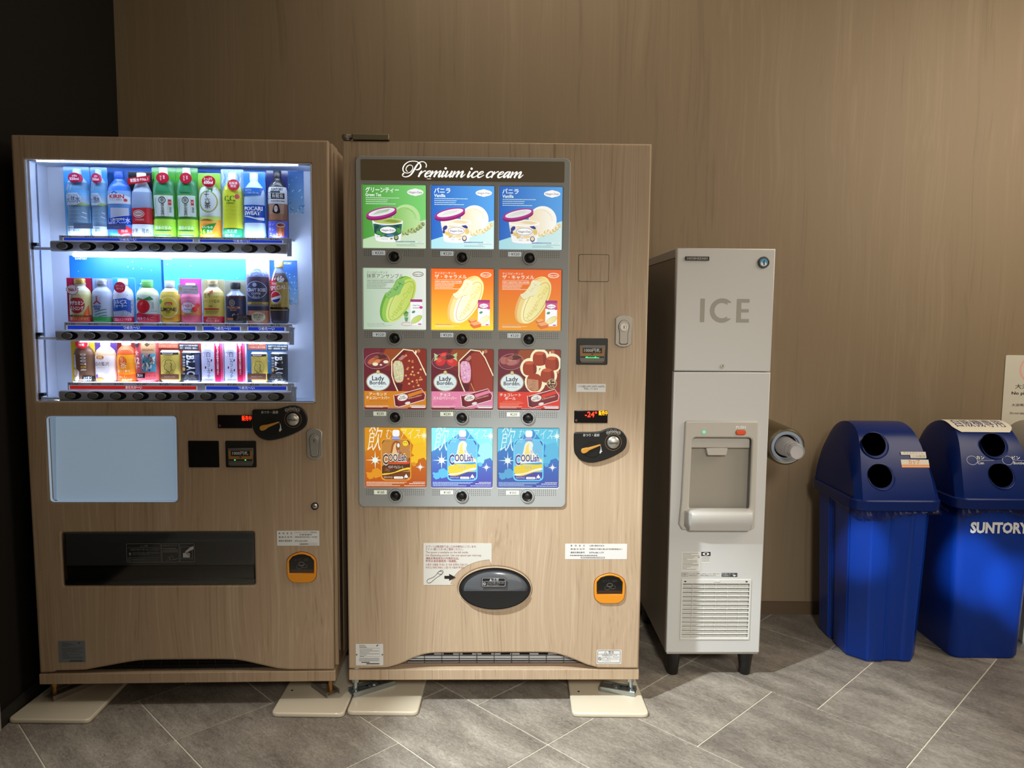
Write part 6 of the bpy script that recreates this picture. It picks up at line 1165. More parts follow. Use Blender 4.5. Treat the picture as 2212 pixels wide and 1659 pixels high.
# ------------------------------------------------------------------ floor plates with clamps under the machines
def anchor(pts, clamp, foot, lab, col, z=.0035, th=.015, zn=ZINC):
    c = sum((Vector((*p, 0)) for p in pts), Vector())/len(pts)
    root = empty('floor_plate', (c.x, c.y, 0), 0, lab, 'plate', 'cream floor plates under the machines')
    P = rounded([(p[0]-c.x, p[1]-c.y) for p in pts], .022, 6)
    A_ = sum(P[i][0]*P[(i+1) % len(P)][1]-P[(i+1) % len(P)][0]*P[i][1] for i in range(len(P)))
    if A_ < 0: P = P[::-1]
    o = plate('plate', [P], -th/2, th/2, col, root, .005, 3); o.data.transform(Matrix.Translation((0, 0, th/2)) @ Matrix.Rotation(-PI/2, 4, 'X') @ Matrix.Scale(-1, 4, (0, 0, 1)))
    o.data.flip_normals() if False else None
    bm = bmesh.new(); bm.from_mesh(o.data); bmesh.ops.recalc_face_normals(bm, faces=bm.faces); bm.to_mesh(o.data); bm.free()
    a, b = Vector((*foot, 0)), Vector((*clamp, 0)); d = b-a; L = d.length; an = math.atan2(d.y, d.x)
    M_ = Matrix.Translation((a.x-c.x, a.y-c.y, th)) @ Matrix.Rotation(an, 4, 'Z')
    mb = MB(); w_ = .023
    # channel: top web with two lips, slot and rolled end
    for s_ in (-1, 1):
        mb.box(-.018, L-.004, s_*w_-.0012, s_*w_+.0012, .0, .017, .0008, 1, M_); mb.box(-.018, L-.006, (s_*w_-.0075) if s_ > 0 else s_*w_, s_*w_ if s_ > 0 else s_*w_+.0075, .015, .0175, .0008, 1, M_)
    mb.box(-.020, L*.36, -w_*.72, w_*.72, .0085, .0108, .0008, 1, M_); mb.box(L*.62, L, -w_, w_, .0115, .0150, .001, 1, M_); mb.box(L-.004, L, -w_, w_, .0, .013, .001, 1, M_); mb.box(L*.30, L*.66, -w_*.72, -w_*.30, .0085, .0108, .0006, 1, M_); mb.box(L*.30, L*.66, w_*.30, w_*.72, .0085, .0108, .0006, 1, M_)
    mb.build('clamp', zn, root)
    mb = MB().cyl((L*.50, 0, .0125), .0145, .003, 'Z', n=24, M=M_); mb.cyl((L*.50, 0, .018), .0095, .008, 'Z', n=6, M=M_); mb.build('clamp_bolt', zn, root, True)
    mb = MB()
    for x, y in ((pts[0][0]*.75+c.x*.25, pts[0][1]*.3+c.y*.7),): mb.cyl((x-c.x, y-c.y, th+.0002), .004, .0006, 'Z', n=12)
    mb.build('bolt_hole', BLACKM, root)
    return root
F2 = lambda x, y: tuple(M2.world(x, y, 0))[:2]; F1 = lambda x, y: tuple(M1.world(x, y, 0))[:2]
cream2 = CREAM
anchor([(.005, -.067), (.240, -.062), (.236, .34), (.005, .34)], (.125, .130), F2(.0135, .05), 'cream plate under the front left foot of the ice cream machine', CREAM)
anchor([(.738, -.060), (.972, -.060), (.985, .34), (.735, .34)], (.845, .105), F2(.945, .05), 'cream plate under the front right foot of the ice cream machine, bright bolt on top', CREAM)
anchor([(-1.036, -.128), (-.808, -.134), (-.79, .34), (-1.05, .34)], (-.885, .16), F1(.022, .05), 'cream plate beside the dark left wall with a chipped edge', CREAM, zn=mat('dull_zinc', '8a8378', .5, .6))
anchor([(-.239, -.080), (.000, -.077), (.000, .34), (-.235, .34)], (-.135, .11), F1(.93, .05), 'cream plate under the front right foot of the drinks machine', CREAM, zn=mat('dull_zinc', '8a8378', .5, .6))
# ================================================================== ICE DISPENSER
ice = empty('ice_dispenser', IC.o, IC.rot, 'tall narrow pale grey ice dispenser on black feet with a scooped-out tray', 'ice machine')
WI = .336
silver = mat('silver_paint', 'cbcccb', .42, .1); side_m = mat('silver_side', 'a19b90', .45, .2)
zs0, zs1, zt = IC.at(1561, 1410)[1], IC.at(1561, 803)[1], 1.5265
hq = [IC.at(*p) for p in ((1479, 908), (1637, 910), (1632, 1142), (1470, 1141))]
hx0, hx1 = hq[0][0], hq[1][0]; hz1 = hq[0][1]; hz0 = IC.at(1550, 1143)[1]
gq0, gq1 = IC.at(1472, 1251), IC.at(1618, 1381.5)
cavx0, cavz1 = IC.at(1491.5, 944); cavx1 = IC.at(1624, 946)[0]; cavz0 = IC.at(1560, 1100)[1]
plate('front_lower', [[(0, zs0), (WI, zs0), (WI, zs1-.0012), (0, zs1-.0012)], [(cavx0, cavz0-.02), (cavx1, cavz0-.02), (cavx1, cavz1), (cavx0, cavz1)], [(gq0[0]+.002, gq1[1]+.002), (gq1[0]-.002, gq1[1]+.002), (gq1[0]-.002, gq0[1]-.002), (gq0[0]+.002, gq0[1]-.002)]], 0, .03, silver, ice, .004)
plate('front_upper', [[(0, zs1+.0012), (WI, zs1+.0012), (WI, zt), (0, zt)]], 0, .03, silver, ice, .004)
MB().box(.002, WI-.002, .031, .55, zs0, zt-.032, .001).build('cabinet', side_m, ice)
MB().box(.0005, WI-.0005, .031, .55, zt-.031, zt-.0005, .002).build('top_cover', silver, ice)
MB().box(.004, WI-.004, .004, .54, zs0-.006, zs0).build('base_frame', CHROME, ice)
for x, y in ((.036, .045), (.300, .045), (.036, .50), (.300, .50)):
    MB().lathe([(.030, zs0-.006), (.030, zs0-.014), (.026, zs0-.03), (.0215, .03), (.020, .004), (.018, 0.0006)], (x, y, 0), 20).build('foot', BLACK, ice, True)
# badges and lettering
x0, z1 = IC.at(1480, 554); x1, z0 = IC.at(1531.5, 563)
p = plate('name_badge', [rr(x0, z0, x1, z1, .001, 2)], -.005, 0, mat('badge_black', '1c1a19', .3), ice, .0008); A = Art(x0, z0, x1-x0, z1-z0, -.0052); A.text('HOSHIZAKI', .5, .5, .52, 'a8a4a0', 'C', .035, w=.84); A.build('badge_print', PRINT, p)
c = IC.at(1649, 567)
p = plate('round_emblem', [ell(c[0], c[1], .0195, .0195, 36)], -.005, 0, mat('badge_black', '1c1a19', .3), ice, .001); A = Art(c[0]-.0195, c[1]-.0195, .039, .039, -.0052)
A.ell(.5, .5, .34, .34, '4a9cc8', 30); A.poly([(.2, .35), (.3, .55), (.45, .4), (.6, .55), (.8, .36), (.7, .24), (.5, .17), (.3, .24)], 'dce8f0'); A.poly(smooth_poly([(.47, .25), (.46, .5), (.50, .68), (.54, .72), (.57, .66), (.56, .45), (.58, .25)], 1), '15151a')
for i in range(9): a = math.radians(150-i*15); A.rect(.5+.42*math.cos(a)-.015, .5+.42*math.sin(a)-.03, .5+.42*math.cos(a)+.015, .5+.42*math.sin(a)+.03, 'a8b0b0')
for i in range(4): a = math.radians(230+i*27); A.ell(.5+.42*math.cos(a), .5+.42*math.sin(a), .025, .025, 'd8dcdc', 8)
A.build('emblem_print', GLOSSPRINT, p)
xa, za = IC.at(1513.5, 645); xb, zb = IC.at(1617.5, 696.5)
A = Art(xa, zb, xb-xa, za-zb, -.0004); gcol = 'a3a098'
asp = (xb-xa)/(za-zb)
A.rect(.0, .0, .088, 1, gcol)
arcs = []
ro, ri = .52, .52-.088*asp*1.02
out = [(.445+ro/asp*math.cos(math.radians(t)), .5+ro*math.sin(math.radians(t))) for t in range(40, 321, 8)]; inn = [(.445+ri/asp*math.cos(math.radians(t)), .5+ri*math.sin(math.radians(t))) for t in range(48, 313, 8)]
A.poly(out + [(.445+ri/asp*math.cos(math.radians(312)), .5-ro*math.sin(math.radians(40)))] + inn[::-1] + [(.445+ri/asp*math.cos(math.radians(48)), .5+ro*math.sin(math.radians(40)))], gcol)
A.poly([(.745, 0), (1, 0), (1, .145), (.835, .145), (.835, .43), (.99, .43), (.99, .57), (.835, .57), (.835, .85), (1, .85), (1, 1), (.745, 1)], gcol)
A.build('ice_lettering', PRINT, ice)
c = IC.at(1561, 790.5); MB().cyl((c[0], -.001, c[1]), .0075, .004, n=24).build('key_lock', CHROME, ice, True); MB().box(c[0]-.001, c[0]+.001, -.0034, -.0028, c[1]-.004, c[1]+.004).build('keyhole', BLACKM, ice)
# moulded dispenser surround
hou = mat('housing_grey', 'bcb8b0', .38)
tray_top = IC.at(1560, 1097)[1]
plate('surround', [[(hx0+.006, hz1), (hx1-.006, hz1), (hx1, hz1-.006), (hx1+.001, tray_top+.02), (hx1, hz0+.008), (hx1-.01, hz0), (hx0-.0, hz0), (hx0-.012, hz0+.02), (hx0-.006, tray_top+.03), (hx0, hz1-.006)], rounded([(cavx0+.004, cavz1), (cavx1-.002, cavz1), (cavx1-.002, cavz0), (cavx0+.0, cavz0)], .016, 6)], -.012, .002, hou, ice, .006, 4)
cw = MB()
cw.box(cavx0, cavx1, .112, .114, cavz0-.02, cavz1)
cw.box(cavx0-.001, cavx0, -.002, .114, cavz0-.02, cavz1); cw.box(cavx1, cavx1+.001, -.002, .114, cavz0-.02, cavz1); cw.box(cavx0, cavx1, -.002, .114, cavz1, cavz1+.001); cw.box(cavx0, cavx1, -.002, .114, cavz0-.021, cavz0-.02)
tag(cw.build('cavity', mat('cavity_grey', 'aaa89f', .4), ice), kind=None)
chz = IC.at(1560, 969)[1]
MB().box(cavx0+.002, cavx1-.002, .010, .112, chz, cavz1, .004).build('chute_hood', hou, ice)
c0 = IC.at(1527, 970); c1 = IC.at(1572.5, 984.5)
plate('ice_spout', [[(c0[0], chz), (c1[0], chz), (c1[0]-.003, c1[1]+.002), (c1[0]-.006, c1[1]), (c0[0]+.008, c1[1]), (c0[0]+.005, c1[1]+.002)]], .006, .06, hou, ice, .002)
# catch tray: a rounded projecting lip
tb = bmesh.new(); secs = []
tx0, tx1 = IC.at(1484, 1120, -.05)[0], IC.at(1634, 1120, -.05)[0]
prof = [(-.004, tray_top+.006), (-.048, tray_top+.002), (-.057, tray_top-.006), (-.057, tray_top-.022), (-.050, tray_top-.040), (-.030, hz0+.004), (-.004, hz0+.001), (-.004, tray_top-.01), (-.044, tray_top-.008), (-.044, tray_top-.004)]
prof = [(-.004, tray_top), (-.046, tray_top), (-.054, tray_top-.003), (-.058, tray_top-.010), (-.057, tray_top-.026), (-.050, tray_top-.044), (-.030, hz0+.003), (-.004, hz0+.001)]
n = 16
for i in range(n+1):
    t = i/n; x = tx0+(tx1-tx0)*t; e = min(t, 1-t)/.09; k = 1 if e >= 1 else math.sqrt(1-(1-e)**2); secs.append([tb.verts.new((x, -.004+(y+.004)*(.35+.65*k), z if k == 1 else tray_top-.03+(z-tray_top+.03)*(.72+.28*k))) for y, z in prof])
for a_, b2 in zip(secs, secs[1:]):
    for j in range(len(prof)): tb.faces.new((a_[j], a_[(j+1) % len(prof)], b2[(j+1) % len(prof)], b2[j]))
tb.faces.new(secs[0]); tb.faces.new(secs[-1]); bmesh.ops.recalc_face_normals(tb, faces=tb.faces)
me = bpy.data.meshes.new('tray'); tb.to_mesh(me); tb.free(); 
for pgn in me.polygons: pgn.use_smooth = True
me.set_sharp_from_angle(angle=math.radians(50)); link('catch_tray', me, mat('tray_grey', 'c9c8c4', .3), ice)
c = IC.at(1518.5, 932); A = Art(c[0]-.02, c[1]-.006, .04, .03, -.0124); A.text('POWER', .5, .70, .10, 'd8d2c8', 'C', .0, w=.32); A.build('power_print', PRINT, ice)
MB().ring((c[0], -.0125, c[1]), .0062, .0015, .002, 24).build('indicator_ring', hou, ice, True); MB().lathe([(.0046, 0), (.0035, .002), (.0001, .003)], (c[0], -.012, c[1]), 20, 1, 'Y').build('power_indicator', GREENLED, ice, True)
c = IC.at(1597.5, 933)
MB().box(c[0]-.0185, c[0]+.0185, -.0145, -.012, c[1]-.0098, c[1]+.0098, .0012).build('button_bezel', mat('bezel_brown', '8a5a44', .5), ice) if False else plate('button_bezel', [rr(c[0]-.0185, c[1]-.0095, c[0]+.0185, c[1]+.0095, .0088, 6)], -.0135, -.011, mat('bezel_brown', '96604c', .5), ice, .0008)
plate('push_button', [rr(c[0]-.0165, c[1]-.0075, c[0]+.0165, c[1]+.0075, .0070, 6)], -.0165, -.012, mat('button_orange', 'e4542a', .35), ice, .002)
A = Art(c[0]-.02, c[1]+.0115, .04, .012, -.0124); A.text('PUSH', .5, .55, .75, 'ecebe6', 'C', .035, w=.86); A.build('push_print', PRINT, ice)
xa, za = IC.at(1519, 1007, .112); xb, zb = IC.at(1553.5, 1024, .112)
p = plate('cavity_sticker', [rr(xa, zb, xb, za, .001, 2)], .1112, .1119, mat('sticker_grey', 'b4b4ae', .5), ice, 0); A = Art(xa, zb, xb-xa, za-zb, .1110, eps=.00004); A.line([(.04, .08), (.22, .78), (.40, .08)], .03, '3c3c3c', True); A.line([(.14, .2), (.22, .4), (.3, .22)], .03, '3c3c3c'); A.text('警告', .72, .84, .2, '3c3c3c', 'C', .02); [A.blur(.48, .64-i*.13, .98, .07, '5c5c5c', seed=i) for i in range(4)]; A.rect(.84, .02, .97, .1, '444444'); A.build('sticker_print', PRINT, p)
# labels
def ilabel(q, name, bg='d9d9d4'):
    (x0, z1), (x1, z0) = IC.at(*q[0]), IC.at(*q[1]); p = plate(name, [rr(x0, z0, x1, z1, .0005, 2)], -.0006, 0, mat('label_'+bg, bg, .5), ice, 0); return p, Art(x0, z0, x1-x0, z1-z0, -.0007, eps=.00003)
p, A = ilabel(((1473, 1192), (1512, 1234)), 'rating_label'); 
for i in range(14): A.blur(.05, .93-i*.064, (.9, .5, .95, .7, .6, .3, .8, .85, .6, .9, .9, .5, .3, .8)[i], .028, '5c5c58', seed=i)
A.text('2M', .9, .73, .06, '4c4c48', 'C', .01); A.build('label_print', PRINT, p)
p, A = ilabel(((1515, 1192), (1534, 1215.5)), 'refrigerant_label'); A.rect(.0, .62, 1, 1, '17171a'); A.ell(.5, .81, .36, .13, 'dcdcd8'); A.poly([(.1, .81), (.3, .90), (.3, .72)], 'dcdcd8'); A.poly([(.9, .81), (.7, .90), (.7, .72)], 'dcdcd8'); A.ell(.5, .81, .13, .1, '17171a'); [A.blur(.05, .54-i*.1, .95, .05, '5c5c5c', seed=i) for i in range(5)]; A.build('label_print', PRINT, p)
p, A = ilabel(((1473, 1237), (1555, 1245.5)), 'care_label', 'c8c8c4'); A.line(rr(.0, .06, .16, .94, .04, 2), .008, '6c6c6c', True); A.text('お願い', .08, .5, .5, '5c5c5c', 'C', .01, w=.12); A.text('エアフィルターの清掃は、こまめに行ってください。目詰まりすると', .19, .74, .3, '5c5c5c', 'L', .005, w=.80); A.text('性能が低下し、故障の原因になります。', .19, .28, .3, '5c5c5c', 'L', .005, w=.72); A.build('label_print', PRINT, p)
p, A = ilabel(((1559, 1237.5), (1592.5, 1246)), 'filter_label', '3c3c3e'); A.text('製氷の電源スイッチは、この中', .42, .72, .28, 'd8d8d8', 'C', .01, w=.78); A.text('LCD操作部です', .3, .3, .28, 'd8d8d8', 'C', .01, w=.5); A.poly([(.68, .48), (.94, .48), (.81, .1)], 'f0f0f0'); A.build('label_print', PRINT, p)
# louvre grille: thirteen slats, each a part
gx0, gz1 = gq0; gx1, gz0 = gq1; gm_ = mat('grille_white', 'cfcfca', .35)
plate('grille_frame', [rr(gx0, gz0, gx1, gz1, .003, 3), rr(gx0+.006, gz0+.005, gx1-.006, gz1-.016, .001, 2)], -.003, .004, gm_, ice, .0012)
MB().box(gx0+.003, gx1-.003, .014, .016, gz0+.003, gz1-.003).build('grille_back', mat('grille_back_grey', '8e8c86', .6), ice)  # backing in a darker grey than the slats
for x in (gx0+.013, gx1-.018): MB().box(x-.0035, x+.0035, -.0036, -.003, gz1-.0095, gz1-.0055).build('grille_slot', BLACKM, ice)
MB().box(.5*(gx0+gx1)-.010, .5*(gx0+gx1)+.012, -.0045, -.003, gz1-.010, gz1-.003, .001).build('grille_catch', gm_, ice)
ns = 13; ph = (gz1-.016-gz0-.005)/ns
sm = None
for i in range(ns):
    z = gz0+.005+ph*i
    if sm is None:
        mb = MB(); mb.box(gx0+.005, gx1-.005, -.002, .0135, -.0012, .0012, .0006, 1)
        bmesh.ops.transform(mb.b, matrix=Matrix.Rotation(0, 4, 'X'), verts=mb.b.verts)
        o = mb.build('slat', gm_, ice); sm = o.data; o.location = (0, 0, z+.001)
    else: o = link('slat', sm, None, ice); o.location = (0, 0, z+.001)
    b_me = None
vm = MB()
for j in range(5):
    x = gx0+(gx1-gx0)*(j+1)/6; vm.box(x-.0009, x+.0009, .002, .0135, gz0+.005, gz1-.016)
tag(vm.build('grille_ribs', gm_, ice), kind='stuff')
mb = MB()
for i in range(ns):
    z = gz0+.005+ph*i; mb.box(gx0+.006, gx1-.006, .006, .014, z+.0022, z+ph*.62, .0005, 1)
tag(mb.build('grille_baffles', gm_, ice), kind='stuff')

# ================================================================== CUP DISPENSER and cup
cy0 = .36
cc = CAM + ray(1699, 965)*((cy0-CAM.y)/ray(1699, 965).y)
cdp = empty('cup_dispenser', (cc.x, cy0, cc.z), 0, 'round brushed steel cup dispenser tube beside the ice dispenser', 'cup dispenser')
R_ = .069
MB().lathe([(R_-.002, -.40), (R_+.001, -.39), (R_+.001, -.012), (R_-.002, -.004), (R_-.006, 0), (R_-.014, -.001), (R_-.015, -.02), (R_-.014, -.38)], (0, 0, 0), 48, 1, 'Y').build('tube', mat('tube_steel', 'a39a86', .3, 1), cdp, True)
MB().ring((0, -.002, 0), R_-.012, .010, .006, 48).build('rubber_collar', mat('collar_grey', '8b98ac', .35), cdp, True)
MB().ring((0, .012, 0), R_-.018, .008, .006, 48).build('inner_ring', mat('ring_white', 'b8bcc4', .35), cdp, True)
MB().box(1.4240-cc.x, -.055, .02, .34, -.02, .02, .004).build('mount', mat('tube_steel', 'a39a86', .3, 1), cdp)
cup = empty('plastic_cup', (cc.x-.0, cy0, cc.z), 0, 'clear plastic cup sticking out of the round steel dispenser', 'cup')
for name, k in (('cup_body', 0),):
    mb = MB(); pr = [(.036, -.02), (.0355, 0), (.0335, .02), (.031, .05), (.0295, .08), (.0275, .105), (.025, .108), (.0235, .104), (.0001, .104)]
    mb.lathe(pr, (0, 0, 0), 40, 1, 'Y'); o = mb.build('cup_body', CLEARCUP, cup, True)
for i, y in enumerate((.075, .05)): MB().ring((0, -y, 0), .0302+.0008*i, .0012, .0018, 40).build('nested_rim', mat('cup_rim_clear', 'c4c2c4', .2), cup, True)
MB().lathe([(.0225, .1035), (.0001, .1038)], (0, 0, 0), 32, 1, 'Y').build('cup_base', mat('cup_frost', 'b0acae', .3), cup)

# ================================================================== RECYCLING BINS
def superbox(mb, rows, closed_top=True):
    """rows: list of (z, x0, x1, y0, y1, chamfer)"""
    R = []
    for z, x0, x1, y0, y1, c in rows:
        P = [(x0+c, y0), (x1-c, y0)]; P = []
        for (cx, cy, a0) in ((x1-c, y0+c, -90), (x1-c, y1-c, 0), (x0+c, y1-c, 90), (x0+c, y0+c, 180)):
            for k in range(6): a = math.radians(a0+90*k/5); P.append((cx+c*math.cos(a), cy+c*math.sin(a)))
        R.append([mb.b.verts.new((x, y, z)) for x, y in P])
    for a, b in zip(R, R[1:]):
        n = len(a)
        for i in range(n): mb.b.faces.new((a[i], a[(i+1) % n], b[(i+1) % n], b[i]))
    mb.b.faces.new(R[0]); mb.b.faces.new(R[-1]); return mb
def bin_(name, x, y, rot, label, col, lidcol, holes, ribs, detail=True):
    root = empty(name, (x, y, 0), rot, label, 'bin')
    # local: x across (0 = left), y back, front at 0; base .24 x .33, rim .325 x .39
    hb, W0, W1, D0, D1 = .60, .262, .300, .345, .375
    mb = MB()
    if ribs:   # eight-sided body with a step groove and a ridge on the front
        R = []
        for z, t in ((0, 0), (.012, .03), (hb, 1)):
            w_ = W0+(W1-W0)*t; d_ = D0+(D1-D0)*t; ox = -(w_)/2; oy = -.012*t; ins = .006 if z == 0 else 0
            P = [(ox+.055, oy), (ox+w_*.44, oy), (ox+w_*.455, oy+.010), (ox+w_*.70, oy+.004), (ox+w_*.715, oy-.001), (ox+w_-.040, oy), (ox+w_, oy+.050), (ox+w_, oy+d_-.04), (ox+w_-.04, oy+d_), (ox+.04, oy+d_), (ox, oy+d_-.04), (ox, oy+d_*.62), (ox+.012, oy+d_*.60), (ox+.012, oy+d_*.5), (ox, oy+d_*.48), (ox, oy+.060)]
            R.append([mb.b.verts.new((px*(1-ins*4), py+ins*(1 if py < d_/2 else -1), z)) for px, py in P])
        for a, b in zip(R, R[1:]):
            n = len(a)
            for i in range(n): mb.b.faces.new((a[i], a[(i+1) % n], b[(i+1) % n], b[i]))
        mb.b.faces.new(R[0]); mb.b.faces.new(R[-1])
    else: superbox(mb, [(0, -W0/2+.006, W0/2-.006, .006, D0-.006, .035), (.012, -W0/2, W0/2, 0, D0, .035), (hb, -W1/2, W1/2, -.012, D1-.012, .035)])
    bmesh.ops.recalc_face_normals(mb.b, faces=mb.b.faces)
    es = [e for e in mb.b.edges if abs(e.verts[0].co.z-e.verts[1].co.z) > .3 or (e.verts[0].co.z < .01 and e.verts[1].co.z < .01)] if ribs else []
    if es: bmesh.ops.bevel(mb.b, geom=es, offset=.006, segments=3, affect='EDGES')
    mb.build('body', col, root, True)
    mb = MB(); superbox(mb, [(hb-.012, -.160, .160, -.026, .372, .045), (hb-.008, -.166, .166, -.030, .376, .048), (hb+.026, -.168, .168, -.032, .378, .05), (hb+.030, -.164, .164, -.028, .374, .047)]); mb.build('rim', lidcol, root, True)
    # lid: front leans back and rounds over to the top
    mb = MB(); rows = []; N = 13
    path = [(-.022, hb+.028), (-.016, hb+.050), (.010, hb+.115), (.042, hb+.185), (.072, hb+.235), (.110, hb+.272), (.160, hb+.290), (.215, hb+.292), (.270, hb+.278), (.315, hb+.245), (.345, hb+.185), (.360, hb+.11), (.366, hb+.028)]
    path = smooth_poly(path, 1, False)
    verts = []
    for (py, pz) in path:
        t = (pz-hb-.028)/.264; hw = .158-.036*t**1.6; r = .030; row = []
        # inner side points drop to the rim so that the sides are closed
        for k in range(-6, 7):
            s_ = k/6; a = abs(s_); xx = hw*(s_ if a < .8 else math.copysign(.8+.2*math.sin((a-.8)/.2*PI/2), s_)); dz = 0 if a < .8 else r*(1-math.cos((a-.8)/.2*PI/2))*(.25+t*.75); row.append(mb.b.verts.new((xx, py+(.02*(0 if a < .8 else (1-math.cos((a-.8)/.2*PI/2)))*max(-1, min(1, (.19-py)/.12))), max(hb+.028, pz-dz))))
        verts.append(row)
    for a, b in zip(verts, verts[1:]):
        for i in range(12): mb.b.faces.new((a[i], a[i+1], b[i+1], b[i]))
    for side in (0, 12):   # side walls as strips down to the rim, bulging out to the full rim width
        edge = [row[side] for row in verts]; sg = 1 if side else -1; m = len(edge)
        prev = edge
        for lev in (.35, .7, 1):
            cur = []
            for i, v in enumerate(edge):
                yb = v.co.y; zb_ = v.co.z*(1-lev)+(hb+.028)*lev; xb = v.co.x*(1-lev**.6)+sg*.156*lev**.6; cur.append(mb.b.verts.new((xb, yb, zb_)))
            for i in range(m-1): mb.b.faces.new((prev[i], prev[i+1], cur[i+1], cur[i]))
            prev = cur
    bmesh.ops.remove_doubles(mb.b, verts=mb.b.verts, dist=.0002)
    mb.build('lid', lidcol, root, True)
    # deposit holes: rings round solid black discs that paint in the dark of the throats
    sl = math.atan2(.12, .052); nrm = Vector((0, -math.sin(math.atan2(.235, .094)), math.cos(math.atan2(.235, .094))))
    def on(px, d, off):  # d = distance up the slope
        a = Vector((px, -.012, hb+.055)); up = Vector((0, .098, .235)).normalized(); nn_ = Vector((0, -up.z, up.y)); return a+up*d+nn_*off, up, nn_
    for hx, hd in holes:
        c0, up, nv = on(hx, hd, .003); M_ = Matrix((( 1, 0, 0, c0.x), (0, -nv.y, up.y, c0.y), (0, -nv.z, up.z, c0.z), (0, 0, 0, 1)))
        mb = MB().lathe([(.0515, 0.000), (.0505, .0018), (.0485, .0024), (.0465, .0015), (.0465, -.001)], (0, 0, 0), 40, 1, 'Y'); bmesh.ops.transform(mb.b, matrix=M_, verts=mb.b.verts); h_ = mb.build('hole_rim', lidcol, root, True)
        mb = MB().cyl((-.006, -.0012, .004), .0445, .003, n=40); bmesh.ops.transform(mb.b, matrix=M_, verts=mb.b.verts); mb.build('hole', mat('throat_shade_black', '000000', 1, spec=0), h_)  # flat black disc, the shade inside the opening given as colour
    if not detail: return root, on
    # plastic bag edge hanging below the rim
    mb = MB(); rnd = random.Random(int(x*100)); n = 44; top, mid, bot = [], [], []
    for i in range(n+1):
        t = i/n; u = t*1.5
        if u < .45: px, py = -.157, .20-.2*(u/.45)*1.0; 
        else: px, py = -.157+.314*min(1, (u-.45)/1.05), -.020
        if .40 < u < .50: px, py = -.150, -.008+.02*(.5-u)/.1
        w1 = rnd.uniform(-.004, .004); dp = .022+.012*math.sin(t*9+x*5)+rnd.uniform(-.004, .004); dp *= (.4+.6*min(1, t*3)) * (1 if t < .85 else .7)
        top.append(mb.b.verts.new((px, py, hb-.008))); mid.append(mb.b.verts.new((px+w1*.6*(1 if py > 0 else 0)-(.003 if py > 0 else 0), py-abs(w1)-.002, hb-.012-dp*.55))); bot.append(mb.b.verts.new((px+w1*.5, py-abs(rnd.uniform(0, .005)), hb-.012-dp)))
    for A_, B_ in ((top, mid), (mid, bot)):
        for i in range(n): mb.b.faces.new((A_[i], A_[i+1], B_[i+1], B_[i]))
    mb.build('bag_edge', BAG, root)
    return root, on
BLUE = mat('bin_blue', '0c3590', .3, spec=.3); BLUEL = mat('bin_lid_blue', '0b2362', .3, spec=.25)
b1, on1 = bin_('recycling_bin', 1.955, .352, .02, 'blue recycling bin with an orange-striped sticker, next to the steel cup tube', BLUE, BLUEL, [(-.062, .178), (-.056, .058)], True)
b2, on2 = bin_('recycling_bin', 2.352, .392, .0, 'blue recycling bin with white lettering on its flat front, right of the ribbed bin', BLUE, BLUEL, [(.010, .172), (.018, .056)], False)
b3, on3 = bin_('waste_bin', 2.715, .425, 0, 'off-white bin cut by the right edge of the photo', mat('bin_cream', 'c9c5b6', .4), mat('bin_cream', 'c9c5b6', .4), [(0, .17)], False, False)
def slope_art(root, on, x0, d0, w_, h_, fn, name, off=.0022, back=None):
    """print lying on the sloping lid front"""
    A = Art(0, 0, w_, h_, 0, eps=.00006); fn(A)
    a, up, nv = on(x0, d0, off); V = [tuple(a+Vector((1, 0, 0))*x+up*z+nv*(-y)) for x, y, z in A.V]
    me = bpy.data.meshes.new(name); me.from_pydata(V, [], A.F); ca = me.color_attributes.new('Col', 'FLOAT_COLOR', 'POINT'); ca.data.foreach_set('color', [q for c in A.C for q in c]); return link(name, me, PRINT, root)
def s1(A): A.rect(.0, .5, 1, 1, 'd4cfc2'); A.rect(.36, .0, 1, .5, 'd4cfc2'); A.text('アイスクリーム', .5, .75, .36, '9a9488', 'C', .01, w=.8); A.text('ごみ専用', .70, .26, .34, '8a8478', 'C', .01, w=.5)
slope_art(b1, on1, .030, .130, .094, .024, s1, 'paper_label')
def s2(A): A.rect(0, 0, 1, 1, 'd6cfbe'); A.rect(0, .0, 1, .36, 'd9884a'); A.rect(0, .10, 1, .22, 'e8b088'); A.text('カップ', .47, .66, .52, 'd0854c', 'C', .03, w=.42)
slope_art(b1, on1, .026, .094, .104, .030, s2, 'cup_label')
def s3(A): A.ring(.09, .5, .085, .46, .008, 'aeb4cc', 30); A.line([(.17, .48), (.44, .52)], .006, 'aeb4cc'); A.text('カン', .23, .76, .34, 'dfe2ec', 'C', .03, w=.13); A.text('Can', .22, .24, .28, 'c8cede', 'C', .02, w=.10); A.ring(.66, .52, .085, .46, .008, 'aeb4cc', 30); A.line([(.74, .5), (1, .53)], .006, 'aeb4cc'); A.text('ビン', .80, .78, .34, 'dfe2ec', 'C', .03, w=.13); A.text('Bottle', .83, .26, .28, 'c8cede', 'C', .02, w=.17)
slope_art(b2, on2, -.105, .098, .235, .036, s3, 'sorting_label')
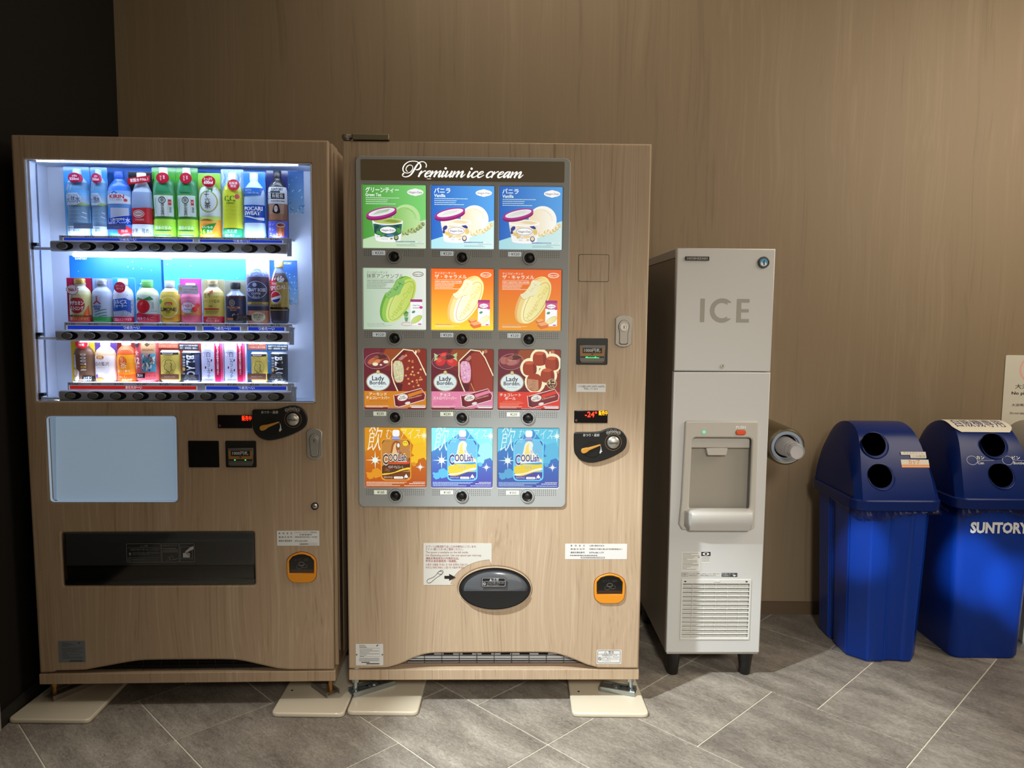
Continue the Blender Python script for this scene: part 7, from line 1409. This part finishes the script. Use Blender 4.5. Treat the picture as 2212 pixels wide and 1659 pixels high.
# big white label over the rounded top of the second bin
def top_label(root):
    V, F, C = [], [], []
    path = smooth_poly([(.042, .185), (.072, .235), (.110, .272), (.160, .290), (.215, .292)], 2, False); hb = .60
    L = [0]; 
    for a, b in zip(path, path[1:]): L.append(L[-1]+math.hypot(b[0]-a[0], b[1]-a[1]))
    def at(d):
        for i in range(len(path)-1):
            if d <= L[i+1]: t = (d-L[i])/(L[i+1]-L[i]); p = path[i]; q = path[i+1]; ux, uz = q[0]-p[0], q[1]-p[1]; l = math.hypot(ux, uz); return p[0]+ux*t-uz/l*.003, hb+p[1]+uz*t+ux/l*.003
        return path[-1][0], hb+path[-1][1]+.003
    A = Art(0, 0, 1, 1, 0, eps=.0004)
    A.k += 1
    for j in range(24):
        z0, z1 = j/24, (j+1)/24; w0, w1 = [.5*(1 if z > .35 else .80+.20*math.sin(z/.35*PI/2)) for z in (z0, z1)]
        A.F.append([A._v(.5-w0, z0, 'd8d3c2'), A._v(.5+w0, z0, 'd8d3c2'), A._v(.5+w1, z1, 'd8d3c2'), A._v(.5-w1, z1, 'd8d3c2')])
    A.text('自販機専用', .5, .52, .55, '2a2a6a', 'C', .0, w=.82)
    V, F2_, C2 = [], [], []
    for f in A.F:
        yk = A.V[f[0]][1]; cc_ = A.C[f[0]]
        for R in strip_poly([(A.V[i][2], A.V[i][0]) for i in f], [k/24 for k in range(25)]):
            b0 = len(V)
            for z, x in R: yy, zz = at(L[-1]*(.42+.50*z)); V.append((-.116+.232*x, yy+yk*.3, zz-yk)); C2.append(cc_)
            F2_.append(list(range(b0, len(V))))
    A.F, A.C = F2_, C2
    me = bpy.data.meshes.new('top_label'); me.from_pydata(V, [], A.F); ca = me.color_attributes.new('Col', 'FLOAT_COLOR', 'POINT'); ca.data.foreach_set('color', [q for c in A.C for q in c]); link('top_label', me, PRINT, root)
top_label(b2)
B2 = Frame(2.352, .392, 0)
p0, p1 = B2.at(2094, 1150, -.008), B2.at(2222, 1128, -.008)
A = Art(p0[0], p0[1], p1[0]-p0[0], p1[1]-p0[1], -.0125, eps=.00005); A.text('SUNTORY', .5, .48, .92, 'dcdfe6', 'C', .045, w=1.0); o = A.build('bin_lettering', PRINT, b2)
# ================================================================== WALL NOTICE
(x0, z1), x1 = (2.619, 1.142), 2.86; z0 = .72
sg = empty('wall_notice', (0, 0, 0), 0, 'white notice board on the wall at the right edge of the photo', 'sign')
plate('board', [rr(x0, z0, x1, z1, .008, 5)], WALLY-.004, WALLY-.0005, mat('notice_white', 'cfccbe', .4), sg, .001)
A = Art(x0, z0, x1-x0, z1-z0, WALLY-.0042); k = 1/(x1-x0)
A.ring(.5, .86, .23, .13, .03, 'e8a8a0', 40); A.line([(.34, .77), (.66, .95)], .03, 'e8a8a0')
zz = lambda y: (M2z(y)-z0)/(z1-z0)
def M2z(y): d = ray(2200, y); return CAM.z+d.z*((WALLY-CAM.y)/d.y)
A.text('大浴場への', .20, zz(835.5), .042, '222222', 'L', .01, w=.60); A.text('No photos, please', .145, zz(849), .030, '181818', 'L', .02, w=.74); A.text('大浴場内での撮影は', .16, zz(875), .024, '444440', 'L', .005, w=.62); A.text('Do not take photographs in the bath', .14, zz(892), .022, '444440', 'L', .005, w=.78)
A.build('notice_print', PRINT, sg)
